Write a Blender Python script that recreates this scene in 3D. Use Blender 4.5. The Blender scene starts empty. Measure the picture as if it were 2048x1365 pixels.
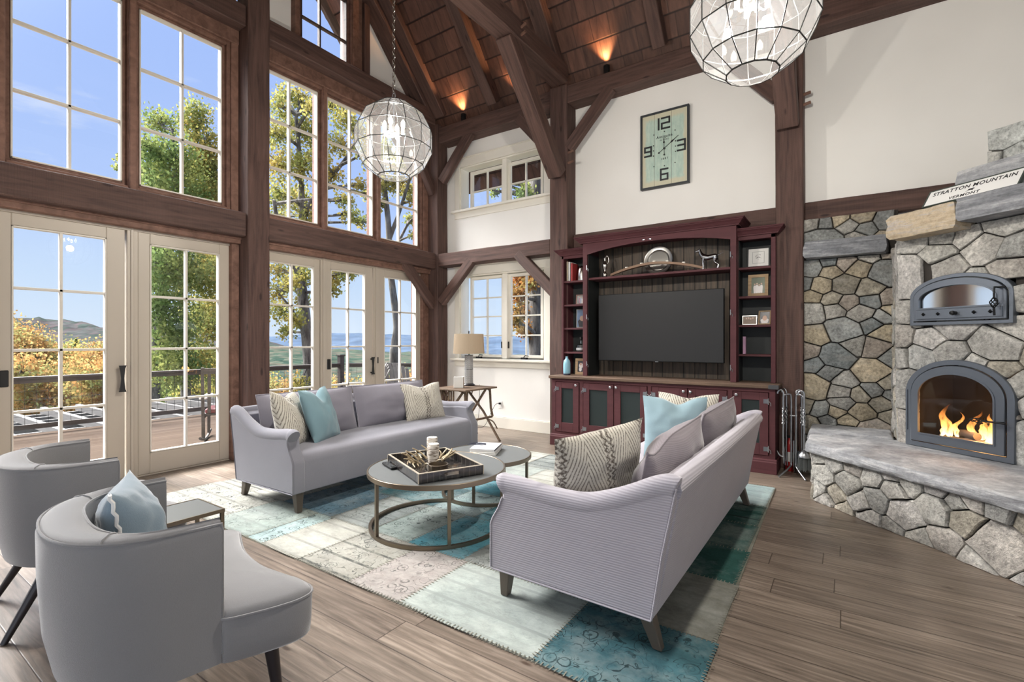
import bpy, bmesh, math, random
from mathutils import Vector, Matrix, noise
S = bpy.context.scene
COL = S.collection
PI = math.pi
random.seed(7)
# ------------------------------------------------------------------ camera
TH = math.atan(672 / 983.0)
cam = bpy.data.cameras.new('camera')
cam.sensor_width = 36.0
cam.lens = 983.0 / 2048 * 36
cam.clip_start = 0.05
cam.clip_end = 3000
co = bpy.data.objects.new('camera', cam)
COL.objects.link(co)
co.location = (0, 0, 1.35)
co.rotation_euler = (PI / 2, 0, TH)
S.camera = co
# ------------------------------------------------------------------ view
S.view_settings.view_transform = 'Standard'
S.view_settings.look = 'None'
S.view_settings.gamma = 1.0
S.view_settings.use_curve_mapping = False
S.view_settings.exposure = 0.12
S.cycles.use_denoising = True
S.cycles.max_bounces = 8
S.cycles.diffuse_bounces = 4
S.cycles.glossy_bounces = 4
S.cycles.transparent_max_bounces = 24
S.cycles.sample_clamp_indirect = 6.0
# ------------------------------------------------------------------ sky
W = bpy.data.worlds.new('sky')
S.world = W
W.use_nodes = True
wn = W.node_tree
wn.nodes.clear()
def wnode(t, **k):
    n = wn.nodes.new(t)
    for a, b in k.items(): setattr(n, a, b)
    return n
w_out = wnode('ShaderNodeOutputWorld')
w_bg = wnode('ShaderNodeBackground')
w_tc = wnode('ShaderNodeTexCoord')
w_sep = wnode('ShaderNodeSeparateXYZ')
wn.links.new(w_tc.outputs['Generated'], w_sep.inputs[0])
w_ramp = wnode('ShaderNodeValToRGB')
wn.links.new(w_sep.outputs['Z'], w_ramp.inputs[0])
el = w_ramp.color_ramp.elements
el[0].position = 0.0; el[0].color = (0.70, 0.82, 0.96, 1)
el[1].position = 0.75; el[1].color = (0.34, 0.50, 0.96, 1)
for p, c in ((0.10, (0.58, 0.74, 0.96, 1)), (0.24, (0.44, 0.60, 0.97, 1)), (0.45, (0.385, 0.545, 0.97, 1))):
    e = el.new(p); e.color = c
w_map = wnode('ShaderNodeMapping')
w_map.inputs['Scale'].default_value = (2.2, 2.2, 9.0)
wn.links.new(w_tc.outputs['Generated'], w_map.inputs[0])
w_no = wnode('ShaderNodeTexNoise')
w_no.inputs['Scale'].default_value = 1.6
w_no.inputs['Detail'].default_value = 8
w_no.inputs['Roughness'].default_value = 0.6
wn.links.new(w_map.outputs[0], w_no.inputs['Vector'])
w_cr = wnode('ShaderNodeValToRGB')
w_cr.color_ramp.elements[0].position = 0.56; w_cr.color_ramp.elements[0].color = (0, 0, 0, 1)
w_cr.color_ramp.elements[1].position = 0.80; w_cr.color_ramp.elements[1].color = (0.75, 0.75, 0.75, 1)
wn.links.new(w_no.outputs['Fac'], w_cr.inputs[0])
w_mix = wnode('ShaderNodeMixRGB')
w_mix.inputs['Color2'].default_value = (0.88, 0.93, 1, 1)
wn.links.new(w_cr.outputs[0], w_mix.inputs['Fac'])
wn.links.new(w_ramp.outputs[0], w_mix.inputs['Color1'])
# unseen glow lobe added to the sky to strengthen light through the windows
w_dot = wnode('ShaderNodeVectorMath', operation='DOT_PRODUCT')
wn.links.new(w_tc.outputs['Generated'], w_dot.inputs[0])
w_dot.inputs[1].default_value = Vector((-0.56, -0.33, 0.76)).normalized()
w_pw = wnode('ShaderNodeMath', operation='POWER')
w_mx = wnode('ShaderNodeMath', operation='MAXIMUM'); w_mx.inputs[1].default_value = 0.0
wn.links.new(w_dot.outputs['Value'], w_mx.inputs[0])
wn.links.new(w_mx.outputs[0], w_pw.inputs[0]); w_pw.inputs[1].default_value = 26.0
GLOW_BOOST = 64.0
w_gm = wnode('ShaderNodeVectorMath', operation='SCALE')
w_gm.inputs[0].default_value = (1.0 * GLOW_BOOST, 0.985 * GLOW_BOOST, 0.96 * GLOW_BOOST)
wn.links.new(w_pw.outputs[0], w_gm.inputs['Scale'])
w_sc = wnode('ShaderNodeVectorMath', operation='ADD')
wn.links.new(w_mix.outputs[0], w_sc.inputs[0]); wn.links.new(w_gm.outputs[0], w_sc.inputs[1])
wn.links.new(w_sc.outputs[0], w_bg.inputs['Color'])
w_bg.inputs['Strength'].default_value = 0.96
wn.links.new(w_bg.outputs[0], w_out.inputs[0])
W.cycles.sampling_method = 'MANUAL'
W.cycles.sample_map_resolution = 512
# ------------------------------------------------------------------ sun, portals and fill lamps
def area(name, loc, rot, sx, sy, energy, color=(1, 1, 1), portal=False):
    l = bpy.data.lights.new(name, 'AREA'); l.shape = 'RECTANGLE'; l.size = sx; l.size_y = sy
    l.energy = energy; l.color = color
    if portal: l.cycles.is_portal = True
    o = bpy.data.objects.new(name, l); COL.objects.link(o); o.location = loc; o.rotation_euler = rot
    return o
sl = bpy.data.lights.new('sun', 'SUN'); sl.energy = 18; sl.angle = 0.55; sl.color = (1, 0.97, 0.94)
so = bpy.data.objects.new('sun', sl); COL.objects.link(so)
so.rotation_euler = Vector((0.72, 0.10, -0.69)).to_track_quat('-Z', 'Y').to_euler()
# fill lamps added out of view, standing in for kitchen-end daylight
area('fill_kitchen', (-0.8, -5.2, 1.75), (PI / 2, 0, 0), 7.0, 2.4, 38, (0.96, 0.98, 1))
area('fill_side', (3.2, -2.6, 1.8), (PI / 2, 0, PI / 2), 4.0, 2.4, 35, (0.96, 0.98, 1))
area('fill_kitchen_doors', (-6.15, -2.2, 1.3), (PI / 2, 0, -PI / 2), 4.0, 2.4, 90, (0.96, 0.98, 1.0))
# the glass of the view side lets the sky in
area('portal_view', (-6.10, 1.45, 2.4), (PI / 2, 0, -PI / 2), 2.8, 4.8, 1, portal=True)
area('portal_view_far', (-6.10, 4.5, 2.4), (PI / 2, 0, -PI / 2), 2.8, 4.8, 1, portal=True)

# ------------------------------------------------------------------ mesh helpers
class MB:
    def __init__(s): s.v = []; s.f = []; s.mi = []; s.m = 0; s.c = None; s.col = []
    def add(s, vs, fs):
        b = len(s.v); s.v += [tuple(v) for v in vs]
        for f in fs:
            s.f.append([i + b for i in f]); s.mi.append(s.m); s.col.append(s.c)
        return s
    def box(s, x0, x1, y0, y1, z0, z1, M=None):
        vs = [Vector((x, y, z)) for z in (z0, z1) for y in (y0, y1) for x in (x0, x1)]
        if M is not None: vs = [M @ v for v in vs]
        return s.add(vs, [(0, 2, 3, 1), (4, 5, 7, 6), (0, 1, 5, 4), (2, 6, 7, 3), (0, 4, 6, 2), (1, 3, 7, 5)])
    def taper(s, c0, a0, b0, c1, a1, b1):   # box from centre c0 (half sizes a0,b0) to c1
        vs = [(c0[0] + i * a0, c0[1] + j * b0, c0[2]) for i, j in ((-1, -1), (1, -1), (1, 1), (-1, 1))]
        vs += [(c1[0] + i * a1, c1[1] + j * b1, c1[2]) for i, j in ((-1, -1), (1, -1), (1, 1), (-1, 1))]
        fs = [(0, 3, 2, 1), (4, 5, 6, 7)] + [(i, (i + 1) % 4, (i + 1) % 4 + 4, i + 4) for i in range(4)]
        if c1[2] < c0[2]: fs = [tuple(reversed(f)) for f in fs]
        return s.add(vs, fs)
    def tube(s, pts, r, n=8, cap=True, closed=False, flat=1.0):
        pts = [Vector(p) for p in pts]; N = len(pts)
        rs = r if isinstance(r, (list, tuple)) else [r] * N
        vs = []; prev = None
        for i, p in enumerate(pts):
            if closed: t = pts[(i + 1) % N] - pts[i - 1]
            else: t = pts[min(i + 1, N - 1)] - pts[max(i - 1, 0)]
            if t.length < 1e-9: t = Vector((0, 0, 1))
            t.normalize()
            if prev is None:
                a = Vector((0, 0, 1)) if abs(t.z) < .9 else Vector((1, 0, 0))
                u = t.cross(a).normalized()
            else:
                u = prev - t * prev.dot(t)
                u = u.normalized() if u.length > 1e-6 else t.orthogonal().normalized()
            w = t.cross(u); prev = u
            for k in range(n):
                a = 2 * PI * k / n + (PI / n if n == 4 else 0)
                vs.append(p + u * math.cos(a) * rs[i] + w * math.sin(a) * rs[i] * flat)
        fs = []
        for i in range(N if closed else N - 1):
            j = (i + 1) % N
            for k in range(n):
                fs.append((i * n + k, i * n + (k + 1) % n, j * n + (k + 1) % n, j * n + k))
        if cap and not closed:
            fs.append(tuple(reversed(range(n)))); fs.append(tuple(range((N - 1) * n, N * n)))
        return s.add(vs, fs)
    def lathe(s, prof, c=(0, 0, 0), n=24, M=None):
        vs = []
        for r, z in prof:
            for k in range(n):
                a = 2 * PI * k / n
                v = Vector((c[0] + r * math.cos(a), c[1] + r * math.sin(a), c[2] + z))
                vs.append(M @ v if M is not None else v)
        fs = []
        for i in range(len(prof) - 1):
            for k in range(n):
                fs.append((i * n + k, i * n + (k + 1) % n, (i + 1) * n + (k + 1) % n, (i + 1) * n + k))
        fs.append(tuple(reversed(range(n)))); fs.append(tuple(range((len(prof) - 1) * n, len(prof) * n)))
        return s.add(vs, fs)
    def prism(s, poly, fn, a0, a1):   # poly 2D ccw; fn(u, v, a) -> 3D
        n = len(poly)
        vs = [fn(u, v, a0) for u, v in poly] + [fn(u, v, a1) for u, v in poly]
        fs = [tuple(reversed(range(n))), tuple(range(n, 2 * n))]
        fs += [(i, (i + 1) % n, (i + 1) % n + n, i + n) for i in range(n)]
        return s.add(vs, fs)
    def ring(s, A, B, fn, a0, a1):   # band between outlines A (outer) and B (inner), same length
        n = len(A)
        vs = [fn(u, v, a0) for u, v in A] + [fn(u, v, a1) for u, v in A] + [fn(u, v, a0) for u, v in B] + [fn(u, v, a1) for u, v in B]
        fs = []
        for i in range(n):
            j = (i + 1) % n
            fs += [(i, j, j + n, i + n), (i + n, j + n, j + 3 * n, i + 3 * n), (j + 2 * n, i + 2 * n, i + 3 * n, j + 3 * n), (j, i, i + 2 * n, j + 2 * n)]
        return s.add(vs, fs)
    def build(s, name, mats, parent=None, smooth=35, bevel=0.0, seg=1, loc=None, mat=None, sub=0, fix=True):
        me = bpy.data.meshes.new(name)
        me.from_pydata([tuple(v) for v in s.v], [], s.f)
        if not isinstance(mats, (list, tuple)): mats = [mats]
        for m in mats: me.materials.append(m)
        me.polygons.foreach_set('material_index', s.mi)
        if any(c is not None for c in s.col):
            at = me.color_attributes.new('col', 'FLOAT_COLOR', 'CORNER')
            d = []
            for f, c in zip(s.f, s.col):
                c = c or (1, 1, 1)
                for _ in f: d += [c[0], c[1], c[2], 1]
            at.data.foreach_set('color', d)
        if fix:
            bm = bmesh.new(); bm.from_mesh(me)
            bmesh.ops.recalc_face_normals(bm, faces=bm.faces)
            bm.to_mesh(me); bm.free()
        if smooth:
            me.polygons.foreach_set('use_smooth', [True] * len(me.polygons))
            me.set_sharp_from_angle(angle=math.radians(smooth))
        me.update()
        o = bpy.data.objects.new(name, me); COL.objects.link(o)
        if parent is not None: o.parent = parent
        if mat is not None: o.matrix_local = mat
        if loc is not None: o.location = loc
        if bevel:
            b = o.modifiers.new('b', 'BEVEL'); b.width = bevel; b.segments = seg; b.limit_method = 'ANGLE'; b.angle_limit = 0.6
            b.harden_normals = False
        if sub:
            b = o.modifiers.new('s', 'SUBSURF'); b.levels = sub; b.render_levels = sub
        return o
def T(o, label=None, cat=None, group=None, kind=None):
    if label: o['label'] = label
    if cat: o['category'] = cat
    if group: o['group'] = group
    if kind: o['kind'] = kind
    return o
def struct(o): o['kind'] = 'structure'; return o
def empty(name, loc=(0, 0, 0), rz=0.0, parent=None, mat=None):
    o = bpy.data.objects.new(name, None); COL.objects.link(o)
    o.empty_display_size = 0.1
    if parent is not None: o.parent = parent
    if mat is not None: o.matrix_world = mat
    else: o.location = loc; o.rotation_euler = (0, 0, rz)
    return o
def copy_tree(o, parent=None):
    c = o.copy(); COL.objects.link(c); c.parent = parent
    for ch in [x for x in bpy.data.objects if x.parent == o]: copy_tree(ch, c)
    return c
def spline(pts, n=6):
    P = [Vector(p) for p in pts]; out = []
    for i in range(len(P) - 1):
        p0 = P[max(i - 1, 0)]; p1 = P[i]; p2 = P[i + 1]; p3 = P[min(i + 2, len(P) - 1)]
        for k in range(n):
            t = k / n
            out.append(0.5 * ((2 * p1) + (p2 - p0) * t + (2 * p0 - 5 * p1 + 4 * p2 - p3) * t * t + (-p0 + 3 * p1 - 3 * p2 + p3) * t ** 3))
    out.append(P[-1]); return out
# ------------------------------------------------------------------ materials
class G:
    def __init__(s, name):
        s.m = bpy.data.materials.new(name); s.m.use_nodes = True; s.t = s.m.node_tree; s.t.nodes.clear()
        s.out = s.t.nodes.new('ShaderNodeOutputMaterial'); s.tc = None
    def put(s, sock, v):
        if isinstance(v, bpy.types.NodeSocket): s.t.links.new(v, sock)
        elif v is not None:
            if isinstance(v, (tuple, list)) and len(v) == 3 and sock.type == 'RGBA': v = (*v, 1)
            sock.default_value = v
    def n(s, t, ins=None, **kw):
        nd = s.t.nodes.new('ShaderNode' + t)
        for k, v in kw.items(): setattr(nd, k, v)
        for k, v in (ins or {}).items(): s.put(nd.inputs[k], v)
        return nd
    def co(s, kind='Object'):
        if s.tc is None: s.tc = s.n('TexCoord')
        return s.tc.outputs[kind]
    def map(s, v, sc=(1, 1, 1), loc=(0, 0, 0), rot=(0, 0, 0)):
        return s.n('Mapping', {'Vector': v, 'Scale': sc, 'Location': loc, 'Rotation': rot}).outputs[0]
    def noise(s, v, scale=5, detail=4, rough=.55, dist=0, out='Fac'):
        return s.n('TexNoise', {'Vector': v, 'Scale': scale, 'Detail': detail, 'Roughness': rough, 'Distortion': dist}).outputs[out]
    def vor(s, v, scale=5, feature='F1', out='Distance', rnd=1.0):
        nd = s.n('TexVoronoi', {'Vector': v, 'Scale': scale, 'Randomness': rnd}, feature=feature); return nd.outputs[out]
    def wave(s, v, scale=5, dist=0, detail=2, dscale=1, bands='X', prof='SIN'):
        return s.n('TexWave', {'Vector': v, 'Scale': scale, 'Distortion': dist, 'Detail': detail, 'Detail Scale': dscale}, bands_direction=bands, wave_profile=prof).outputs['Fac']
    def ramp(s, f, stops, interp='LINEAR'):
        nd = s.n('ValToRGB', {'Fac': f}); cr = nd.color_ramp; cr.interpolation = interp
        while len(cr.elements) < len(stops): cr.elements.new(0.5)
        for e, (p, c) in zip(cr.elements, stops):
            e.position = p; e.color = (*c, 1) if not isinstance(c, (int, float)) else (c, c, c, 1)
        return nd.outputs[0]
    def mix(s, f, a, b, bl='MIX'):
        return s.n('MixRGB', {'Fac': f, 'Color1': a, 'Color2': b}, blend_type=bl).outputs[0]
    def math(s, op, a, b=None, c=None):
        d = {0: a}
        if b is not None: d[1] = b
        if c is not None: d[2] = c
        return s.n('Math', d, operation=op).outputs[0]
    def sep(s, v): nd = s.n('SeparateXYZ', {0: v}); return nd.outputs[0], nd.outputs[1], nd.outputs[2]
    def comb(s, x, y, z=0.0): return s.n('CombineXYZ', {0: x, 1: y, 2: z}).outputs[0]
    def bump(s, h, st=.3, d=.01, nrm=None):
        return s.n('Bump', {'Height': h, 'Strength': st, 'Distance': d, 'Normal': nrm}).outputs[0]
    def pr(s, col, rough=.6, nrm=None, metal=0.0, spec=.5, sheen=0.0, coat=0.0, em=None, es=0.0, alpha=None, trans=None):
        b = s.n('BsdfPrincipled', {'Base Color': col, 'Roughness': rough, 'Metallic': metal, 'Specular IOR Level': spec})
        if nrm is not None: s.put(b.inputs['Normal'], nrm)
        if sheen: s.put(b.inputs['Sheen Weight'], sheen); s.put(b.inputs['Sheen Roughness'], .4)
        if coat: s.put(b.inputs['Coat Weight'], coat)
        if em is not None: s.put(b.inputs['Emission Color'], em); s.put(b.inputs['Emission Strength'], es)
        if trans is not None: s.put(b.inputs['Transmission Weight'], trans)
        s.t.links.new(b.outputs[0], s.out.inputs[0]); return s.m
    def fin(s, sh): s.t.links.new(sh, s.out.inputs[0]); return s.m
def plain(name, col, rough=.6, metal=0.0, bump=0.0, bs=200, spec=.5, coat=0.0, var=0.0):
    g = G(name); c = col
    nz = g.noise(g.co(), 6, 3) if var else None
    if var: c = g.mix(g.math('MULTIPLY', nz, var * 2), tuple(x * (1 - var) for x in col), tuple(min(1, x * (1 + var)) for x in col))
    nr = g.bump(g.noise(g.co(), bs, 3), bump, .002) if bump else None
    return g.pr(c, rough, nr, metal, spec, coat=coat)
def timber(name, dark, light, saw=.35, gs=1.0, knots=1.0):
    g = G(name); v = g.co(); oi = g.n('ObjectInfo').outputs['Random']
    v2 = g.n('VectorMath', {0: v, 1: g.comb(g.math('MULTIPLY', oi, 37.0), g.math('MULTIPLY', oi, 11.0), 0.0)}, operation='ADD').outputs[0]
    a = g.noise(g.map(v2, (1.1 * gs, 16 * gs, 16 * gs)), 1.6, 6, .62, .6)
    b = g.noise(g.map(v2, (.8, 2.5, 2.5)), 1.3, 3)
    c = g.ramp(a, [(.28, dark), (.52, tuple((x + y) / 2 for x, y in zip(dark, light))), (.78, light)])
    c = g.mix(.55, c, g.ramp(b, [(.3, .55), (.7, 1.0)]), 'MULTIPLY')
    kn = g.vor(g.map(v2, (1.5, 5, 5)), 1.5)
    if knots: c = g.mix(g.ramp(kn, [(.0, 1.0), (.07, .9), (.13, 0.0)]), c, tuple(x * .35 for x in dark))
    sw = g.wave(g.map(v2, (1, .15, .15)), 46, 2.2, 3, 1.4)
    c = g.mix(g.math('MULTIPLY', sw, .22), c, tuple(min(1, x * 1.35) for x in light))
    h = g.math('ADD', g.math('MULTIPLY', sw, saw), g.math('MULTIPLY', a, .8))
    return g.pr(c, .68, g.bump(h, .45, .006), spec=.35)
M = {}
M['timber'] = timber('reddish brown sawn timber', (.031, .016, .0145), (.150, .086, .069))
M['timber2'] = timber('window trim wood', (.10, .05, .036), (.27, .15, .11), .1, .5, 0)
M['trim_dark'] = timber('dark eave wood', (.03, .02, .015), (.09, .055, .04))
def plaster():
    g = G('cream plaster'); nz = g.noise(g.co(), 3.0, 5); n2 = g.noise(g.co(), 1.1, 2)
    c = g.ramp(n2, [(.3, (.84, .825, .79)), (.7, (.89, .875, .84))])
    return g.pr(c, .85, g.bump(nz, .08, .02), spec=.2)
M['plaster'] = plaster()
M['cream'] = plain('cream painted wood', (.80, .765, .68), .45)
M['doorpaint'] = plain('putty painted wood', (.46, .405, .335), .45, bump=.05, bs=40)
M['bar'] = plain('pale glazing bar', (.66, .62, .55), .4)
M['black'] = plain('black iron', (.012, .013, .014), .45, .6)
M['bronze'] = plain('dark bronze hardware', (.035, .035, .035), .4, .7)
def floorm():
    g = G('wide oak boards'); x, y, z = g.sep(g.co())
    row = g.math('DIVIDE', y, .185); ri = g.math('FLOOR', row)
    wr = g.n('TexWhiteNoise', {'W': ri}, noise_dimensions='1D').outputs['Value']
    xs = g.math('ADD', g.math('DIVIDE', x, 2.3), g.math('MULTIPLY', wr, 7.3)); xi = g.math('FLOOR', xs)
    pid = g.n('TexWhiteNoise', {'Vector': g.comb(xi, ri, 1.0)}, noise_dimensions='3D').outputs['Value']
    fy = g.math('FRACT', row); fx = g.math('FRACT', xs)
    ey = g.math('MULTIPLY', g.math('MINIMUM', fy, g.math('SUBTRACT', 1.0, fy)), .185)
    ex = g.math('MULTIPLY', g.math('MINIMUM', fx, g.math('SUBTRACT', 1.0, fx)), 2.3)
    e = g.math('MINIMUM', ey, ex)
    seam = g.ramp(e, [(.0, 0.0), (.004, 1.0)])
    v = g.comb(g.math('ADD', x, g.math('MULTIPLY', pid, 31.0)), g.math('ADD', y, g.math('MULTIPLY', pid, 17.0)), 0.0)
    a = g.noise(g.map(v, (1.4, 20, 1)), 1.6, 7, .65, .9)
    b = g.noise(g.map(v, (1.0, 3, 1)), 1.2, 3)
    w = g.wave(g.map(v, (.35, 6.5, 1)), 1.6, 7.5, 4, 1.2, 'Y')
    c = g.ramp(a, [(.25, (.105, .084, .067)), (.5, (.235, .192, .156)), (.78, (.41, .35, .297))])
    c = g.mix(.35, c, g.ramp(w, [(0, .45), (1, 1.0)]), 'MULTIPLY')
    c = g.mix(.6, c, g.ramp(b, [(.3, .6), (.7, 1.05)]), 'MULTIPLY')
    c = g.mix(.6, c, g.ramp(pid, [(0, (.62, .56, .52)), (.5, (.95, .9, .85)), (1, (1.1, 1.05, 1.0))]), 'MULTIPLY')
    kn = g.vor(g.map(v, (1.6, 5, 1)), 1.2)
    c = g.mix(g.ramp(kn, [(0, 1.0), (.035, .85), (.075, 0.0)]), c, (.05, .028, .018))
    c = g.mix(seam, (.03, .018, .012), c)
    h = g.math('ADD', g.math('MULTIPLY', a, .35), g.math('MULTIPLY', seam, .35))
    rgh = g.ramp(b, [(0, .26), (1, .45)])
    return g.pr(c, rgh, g.bump(h, .35, .004), spec=.45)
M['floor'] = floorm()
def ceilm():
    g = G('ceiling boards'); x, y, z = g.sep(g.co())
    row = g.math('DIVIDE', y, .27); ri = g.math('FLOOR', row)
    wr = g.n('TexWhiteNoise', {'W': ri}, noise_dimensions='1D').outputs['Value']
    xs = g.math('ADD', g.math('DIVIDE', x, .24), g.math('MULTIPLY', wr, 7.3)); xi = g.math('FLOOR', xs)
    pid = g.n('TexWhiteNoise', {'Vector': g.comb(xi, ri, 1.0)}, noise_dimensions='3D').outputs['Value']
    fx = g.math('FRACT', xs); ex = g.math('MINIMUM', fx, g.math('SUBTRACT', 1.0, fx))
    fy = g.math('FRACT', row); ey = g.math('MINIMUM', fy, g.math('SUBTRACT', 1.0, fy))
    seam = g.math('MULTIPLY', g.ramp(ex, [(0, .35), (.04, 1.0)]), g.ramp(ey, [(.02, 0.0), (.06, 1.0)]))
    v = g.comb(g.math('ADD', x, g.math('MULTIPLY', pid, 31.0)), y, 0.0)
    a = g.noise(g.map(v, (8, 1.6, 1)), 1.6, 6, .6, .5)
    c = g.ramp(a, [(.25, (.05, .022, .016)), (.75, (.16, .075, .05))])
    c = g.mix(.75, c, g.ramp(pid, [(0, .6), (1, 1.15)]), 'MULTIPLY')
    c = g.mix(seam, (.018, .008, .006), c)
    return g.pr(c, .6, g.bump(g.math('ADD', a, seam), .35, .006), spec=.4)
M['ceil'] = ceilm()
def fabric(name, col, rib=0.0, ribs=160, weave=420, bands='Z', sheen=.35, rough=.9, var=.10):
    g = G(name); v = g.co(); n1 = g.noise(v, 3.5, 4); n2 = g.noise(g.map(v, (1, 1, .35)), weave, 2)
    c = g.mix(n1, tuple(x * (1 - var) for x in col), tuple(min(1, x * (1 + var)) for x in col))
    c = g.mix(g.math('MULTIPLY', n2, .35), c, tuple(x * .62 for x in col))
    h = n2
    if rib:
        w = g.wave(v, ribs, 0, 0, 1, bands)
        h = g.math('ADD', g.math('MULTIPLY', n2, .4), g.math('MULTIPLY', w, rib))
        c = g.mix(g.math('MULTIPLY', g.math('SUBTRACT', 1.0, w), .35 * rib), c, tuple(x * .55 for x in col))
    return g.pr(c, rough, g.bump(h, .35, .003), spec=.15, sheen=sheen)
M['sofa'] = fabric('lilac grey linen', (.245, .245, .28))
M['sofa_rib'] = fabric('lilac grey ribbed cloth', (.43, .41, .455), 1.0, 28, bands='Z')
M['cushion'] = fabric('grey purple cushion cloth', (.235, .225, .265))
M['cushion_rib'] = fabric('mauve grey cushion cloth', (.235, .21, .23), .6, 40, bands='Z')
M['velvet'] = fabric('pale grey velvet', (.24, .237, .243), sheen=1.0, weave=700, var=.05)
M['blue'] = fabric('pale blue linen', (.27, .385, .435), weave=500)
M['powder'] = fabric('powder blue velvet', (.24, .315, .375), sheen=.7)
M['blue2'] = fabric('duck egg blue linen', (.19, .30, .34), weave=500)
def crewel():
    g = G('cream crewel cloth'); x, y, z = g.sep(g.co())
    zig = g.math('ABSOLUTE', g.math('SUBTRACT', g.math('FRACT', g.math('MULTIPLY', x, 3.6)), .5))
    t = g.math('ADD', g.math('MULTIPLY', z, 21.0), g.math('MULTIPLY', zig, 15.0))
    l = g.math('ABSOLUTE', g.math('SUBTRACT', g.math('FRACT', t), .5))
    ln = g.ramp(l, [(.12, 1.0), (.2, 0.0)])
    band = g.math('FRACT', g.math('MULTIPLY', x, 3.6))
    sc = g.math('ADD', band, g.math('MULTIPLY', g.math('SINE', g.math('MULTIPLY', z, 210.0)), .03))
    l2 = g.ramp(g.math('ABSOLUTE', g.math('SUBTRACT', sc, .06)), [(.02, 1.0), (.035, 0.0)])
    l3 = g.ramp(g.math('ABSOLUTE', g.math('SUBTRACT', sc, .94)), [(.02, 1.0), (.035, 0.0)])
    nz = g.noise(g.co(), 90, 3)
    m = g.math('MULTIPLY', g.math('MAXIMUM', g.math('MAXIMUM', g.math('MULTIPLY', ln, .8), l2), l3), g.ramp(nz, [(.36, .3), (.52, 1.0)]))
    c = g.mix(m, (.56, .53, .46), (.13, .11, .09))
    h = g.math('ADD', g.noise(g.co(), 160, 2), g.math('MULTIPLY', m, -1.6))
    return g.pr(c, .95, g.bump(h, .6, .005), spec=.1, sheen=.3)
M['crewel'] = crewel()
def stonem(name, cols, sc=1.0, rough=.85):
    g = G(name); v = g.co(); at = g.n('Attribute', attribute_name='col').outputs['Color']
    a = g.noise(v, 7 * sc, 8, .68); b = g.noise(v, 42 * sc, 6, .7); d = g.noise(g.map(v, (1, 1, 3)), 3 * sc, 4)
    c = g.mix(.8, at, g.ramp(a, [(.3, .45), (.5, .88), (.68, 1.35)]), 'MULTIPLY')
    c = g.mix(.75, c, g.ramp(b, [(.34, .45), (.5, 1.0), (.66, 1.45)]), 'MULTIPLY')
    c = g.mix(g.ramp(d, [(.52, 0.0), (.72, .45)]), c, cols)
    h = g.math('ADD', a, g.math('MULTIPLY', b, .35))
    return g.pr(c, rough, g.bump(h, 1.0, .035), spec=.3)
M['stone'] = stonem('split fieldstone', (.42, .40, .36))
def slab(name, c0, c1, top):
    g = G(name); v = g.co()
    a = g.noise(g.map(v, (1.2, 1.2, 9)), 3, 8, .7, .4); b = g.noise(v, 30, 5, .7)
    c = g.ramp(a, [(.3, c0), (.52, c1), (.7, top)])
    c = g.mix(.5, c, g.ramp(b, [(.3, .55), (.6, 1.15)]), 'MULTIPLY')
    return g.pr(c, .8, g.bump(g.math('ADD', a, g.math('MULTIPLY', b, .4)), .9, .02), spec=.3)
M['slab'] = slab('grey split slab', (.20, .205, .22), (.40, .41, .43), (.66, .66, .66))
M['slabdark'] = slab('dark grey ledge stone', (.13, .135, .15), (.26, .27, .29), (.5, .5, .52))
M['slabtan'] = slab('tan lintel stone', (.35, .27, .18), (.52, .43, .31), (.40, .40, .43))
M['mortar'] = plain('dark joint', (.035, .03, .026), .95)
M['wine'] = timber('wine red milk paint', (.062, .017, .021), (.10, .030, .035), .0, .6, 0)
M['panel'] = plain('dark green panel', (.013, .021, .021), .45)
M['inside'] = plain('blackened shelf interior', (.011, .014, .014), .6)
M['counter'] = timber('worn brown cabinet top', (.045, .03, .022), (.19, .12, .08), .1)
def bead():
    g = G('beadboard back'); x, y, z = g.sep(g.co())
    f = g.math('FRACT', g.math('MULTIPLY', x, 7.7)); e = g.math('MINIMUM', f, g.math('SUBTRACT', 1.0, f))
    s = g.ramp(e, [(.02, 0.0), (.06, 1.0)])
    a = g.noise(g.map(g.co(), (18, 1, 1.2)), 2, 5); b = g.noise(g.co(), 1.2, 2)
    c = g.ramp(a, [(.3, (.035, .027, .02)), (.7, (.115, .08, .052))])
    c = g.mix(.7, c, g.ramp(b, [(.35, .5), (.65, 1.1)]), 'MULTIPLY')
    return g.pr(g.mix(s, (.006, .006, .006), c), .6, g.bump(s, .6, .01))
M['bead'] = bead()
M['tvscreen'] = plain('matte dark screen', (.020, .020, .021), .42, spec=.3)
M['silver'] = plain('polished pewter', (.62, .60, .56), .2, 1.0)
M['pewter'] = plain('dull pewter', (.36, .35, .33), .32, 1.0)
M['steel'] = plain('brushed steel', (.38, .39, .41), .32, 1.0)
M['gun'] = plain('blued cast iron', (.155, .175, .205), .42, .75, bump=.2, bs=60)
M['brass'] = plain('aged brass edge', (.21, .17, .125), .36, .9)
M['tabletop'] = plain('grey shagreen top', (.135, .145, .147), .42, bump=.12, bs=160, var=.12)
M['legdark'] = plain('smoked oak leg', (.085, .068, .052), .5)
M['espresso'] = plain('espresso leg', (.018, .014, .016), .35)
M['white'] = plain('white', (.8, .8, .79), .6)
M['offwhite'] = plain('off white paper', (.78, .77, .74), .7)
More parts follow.
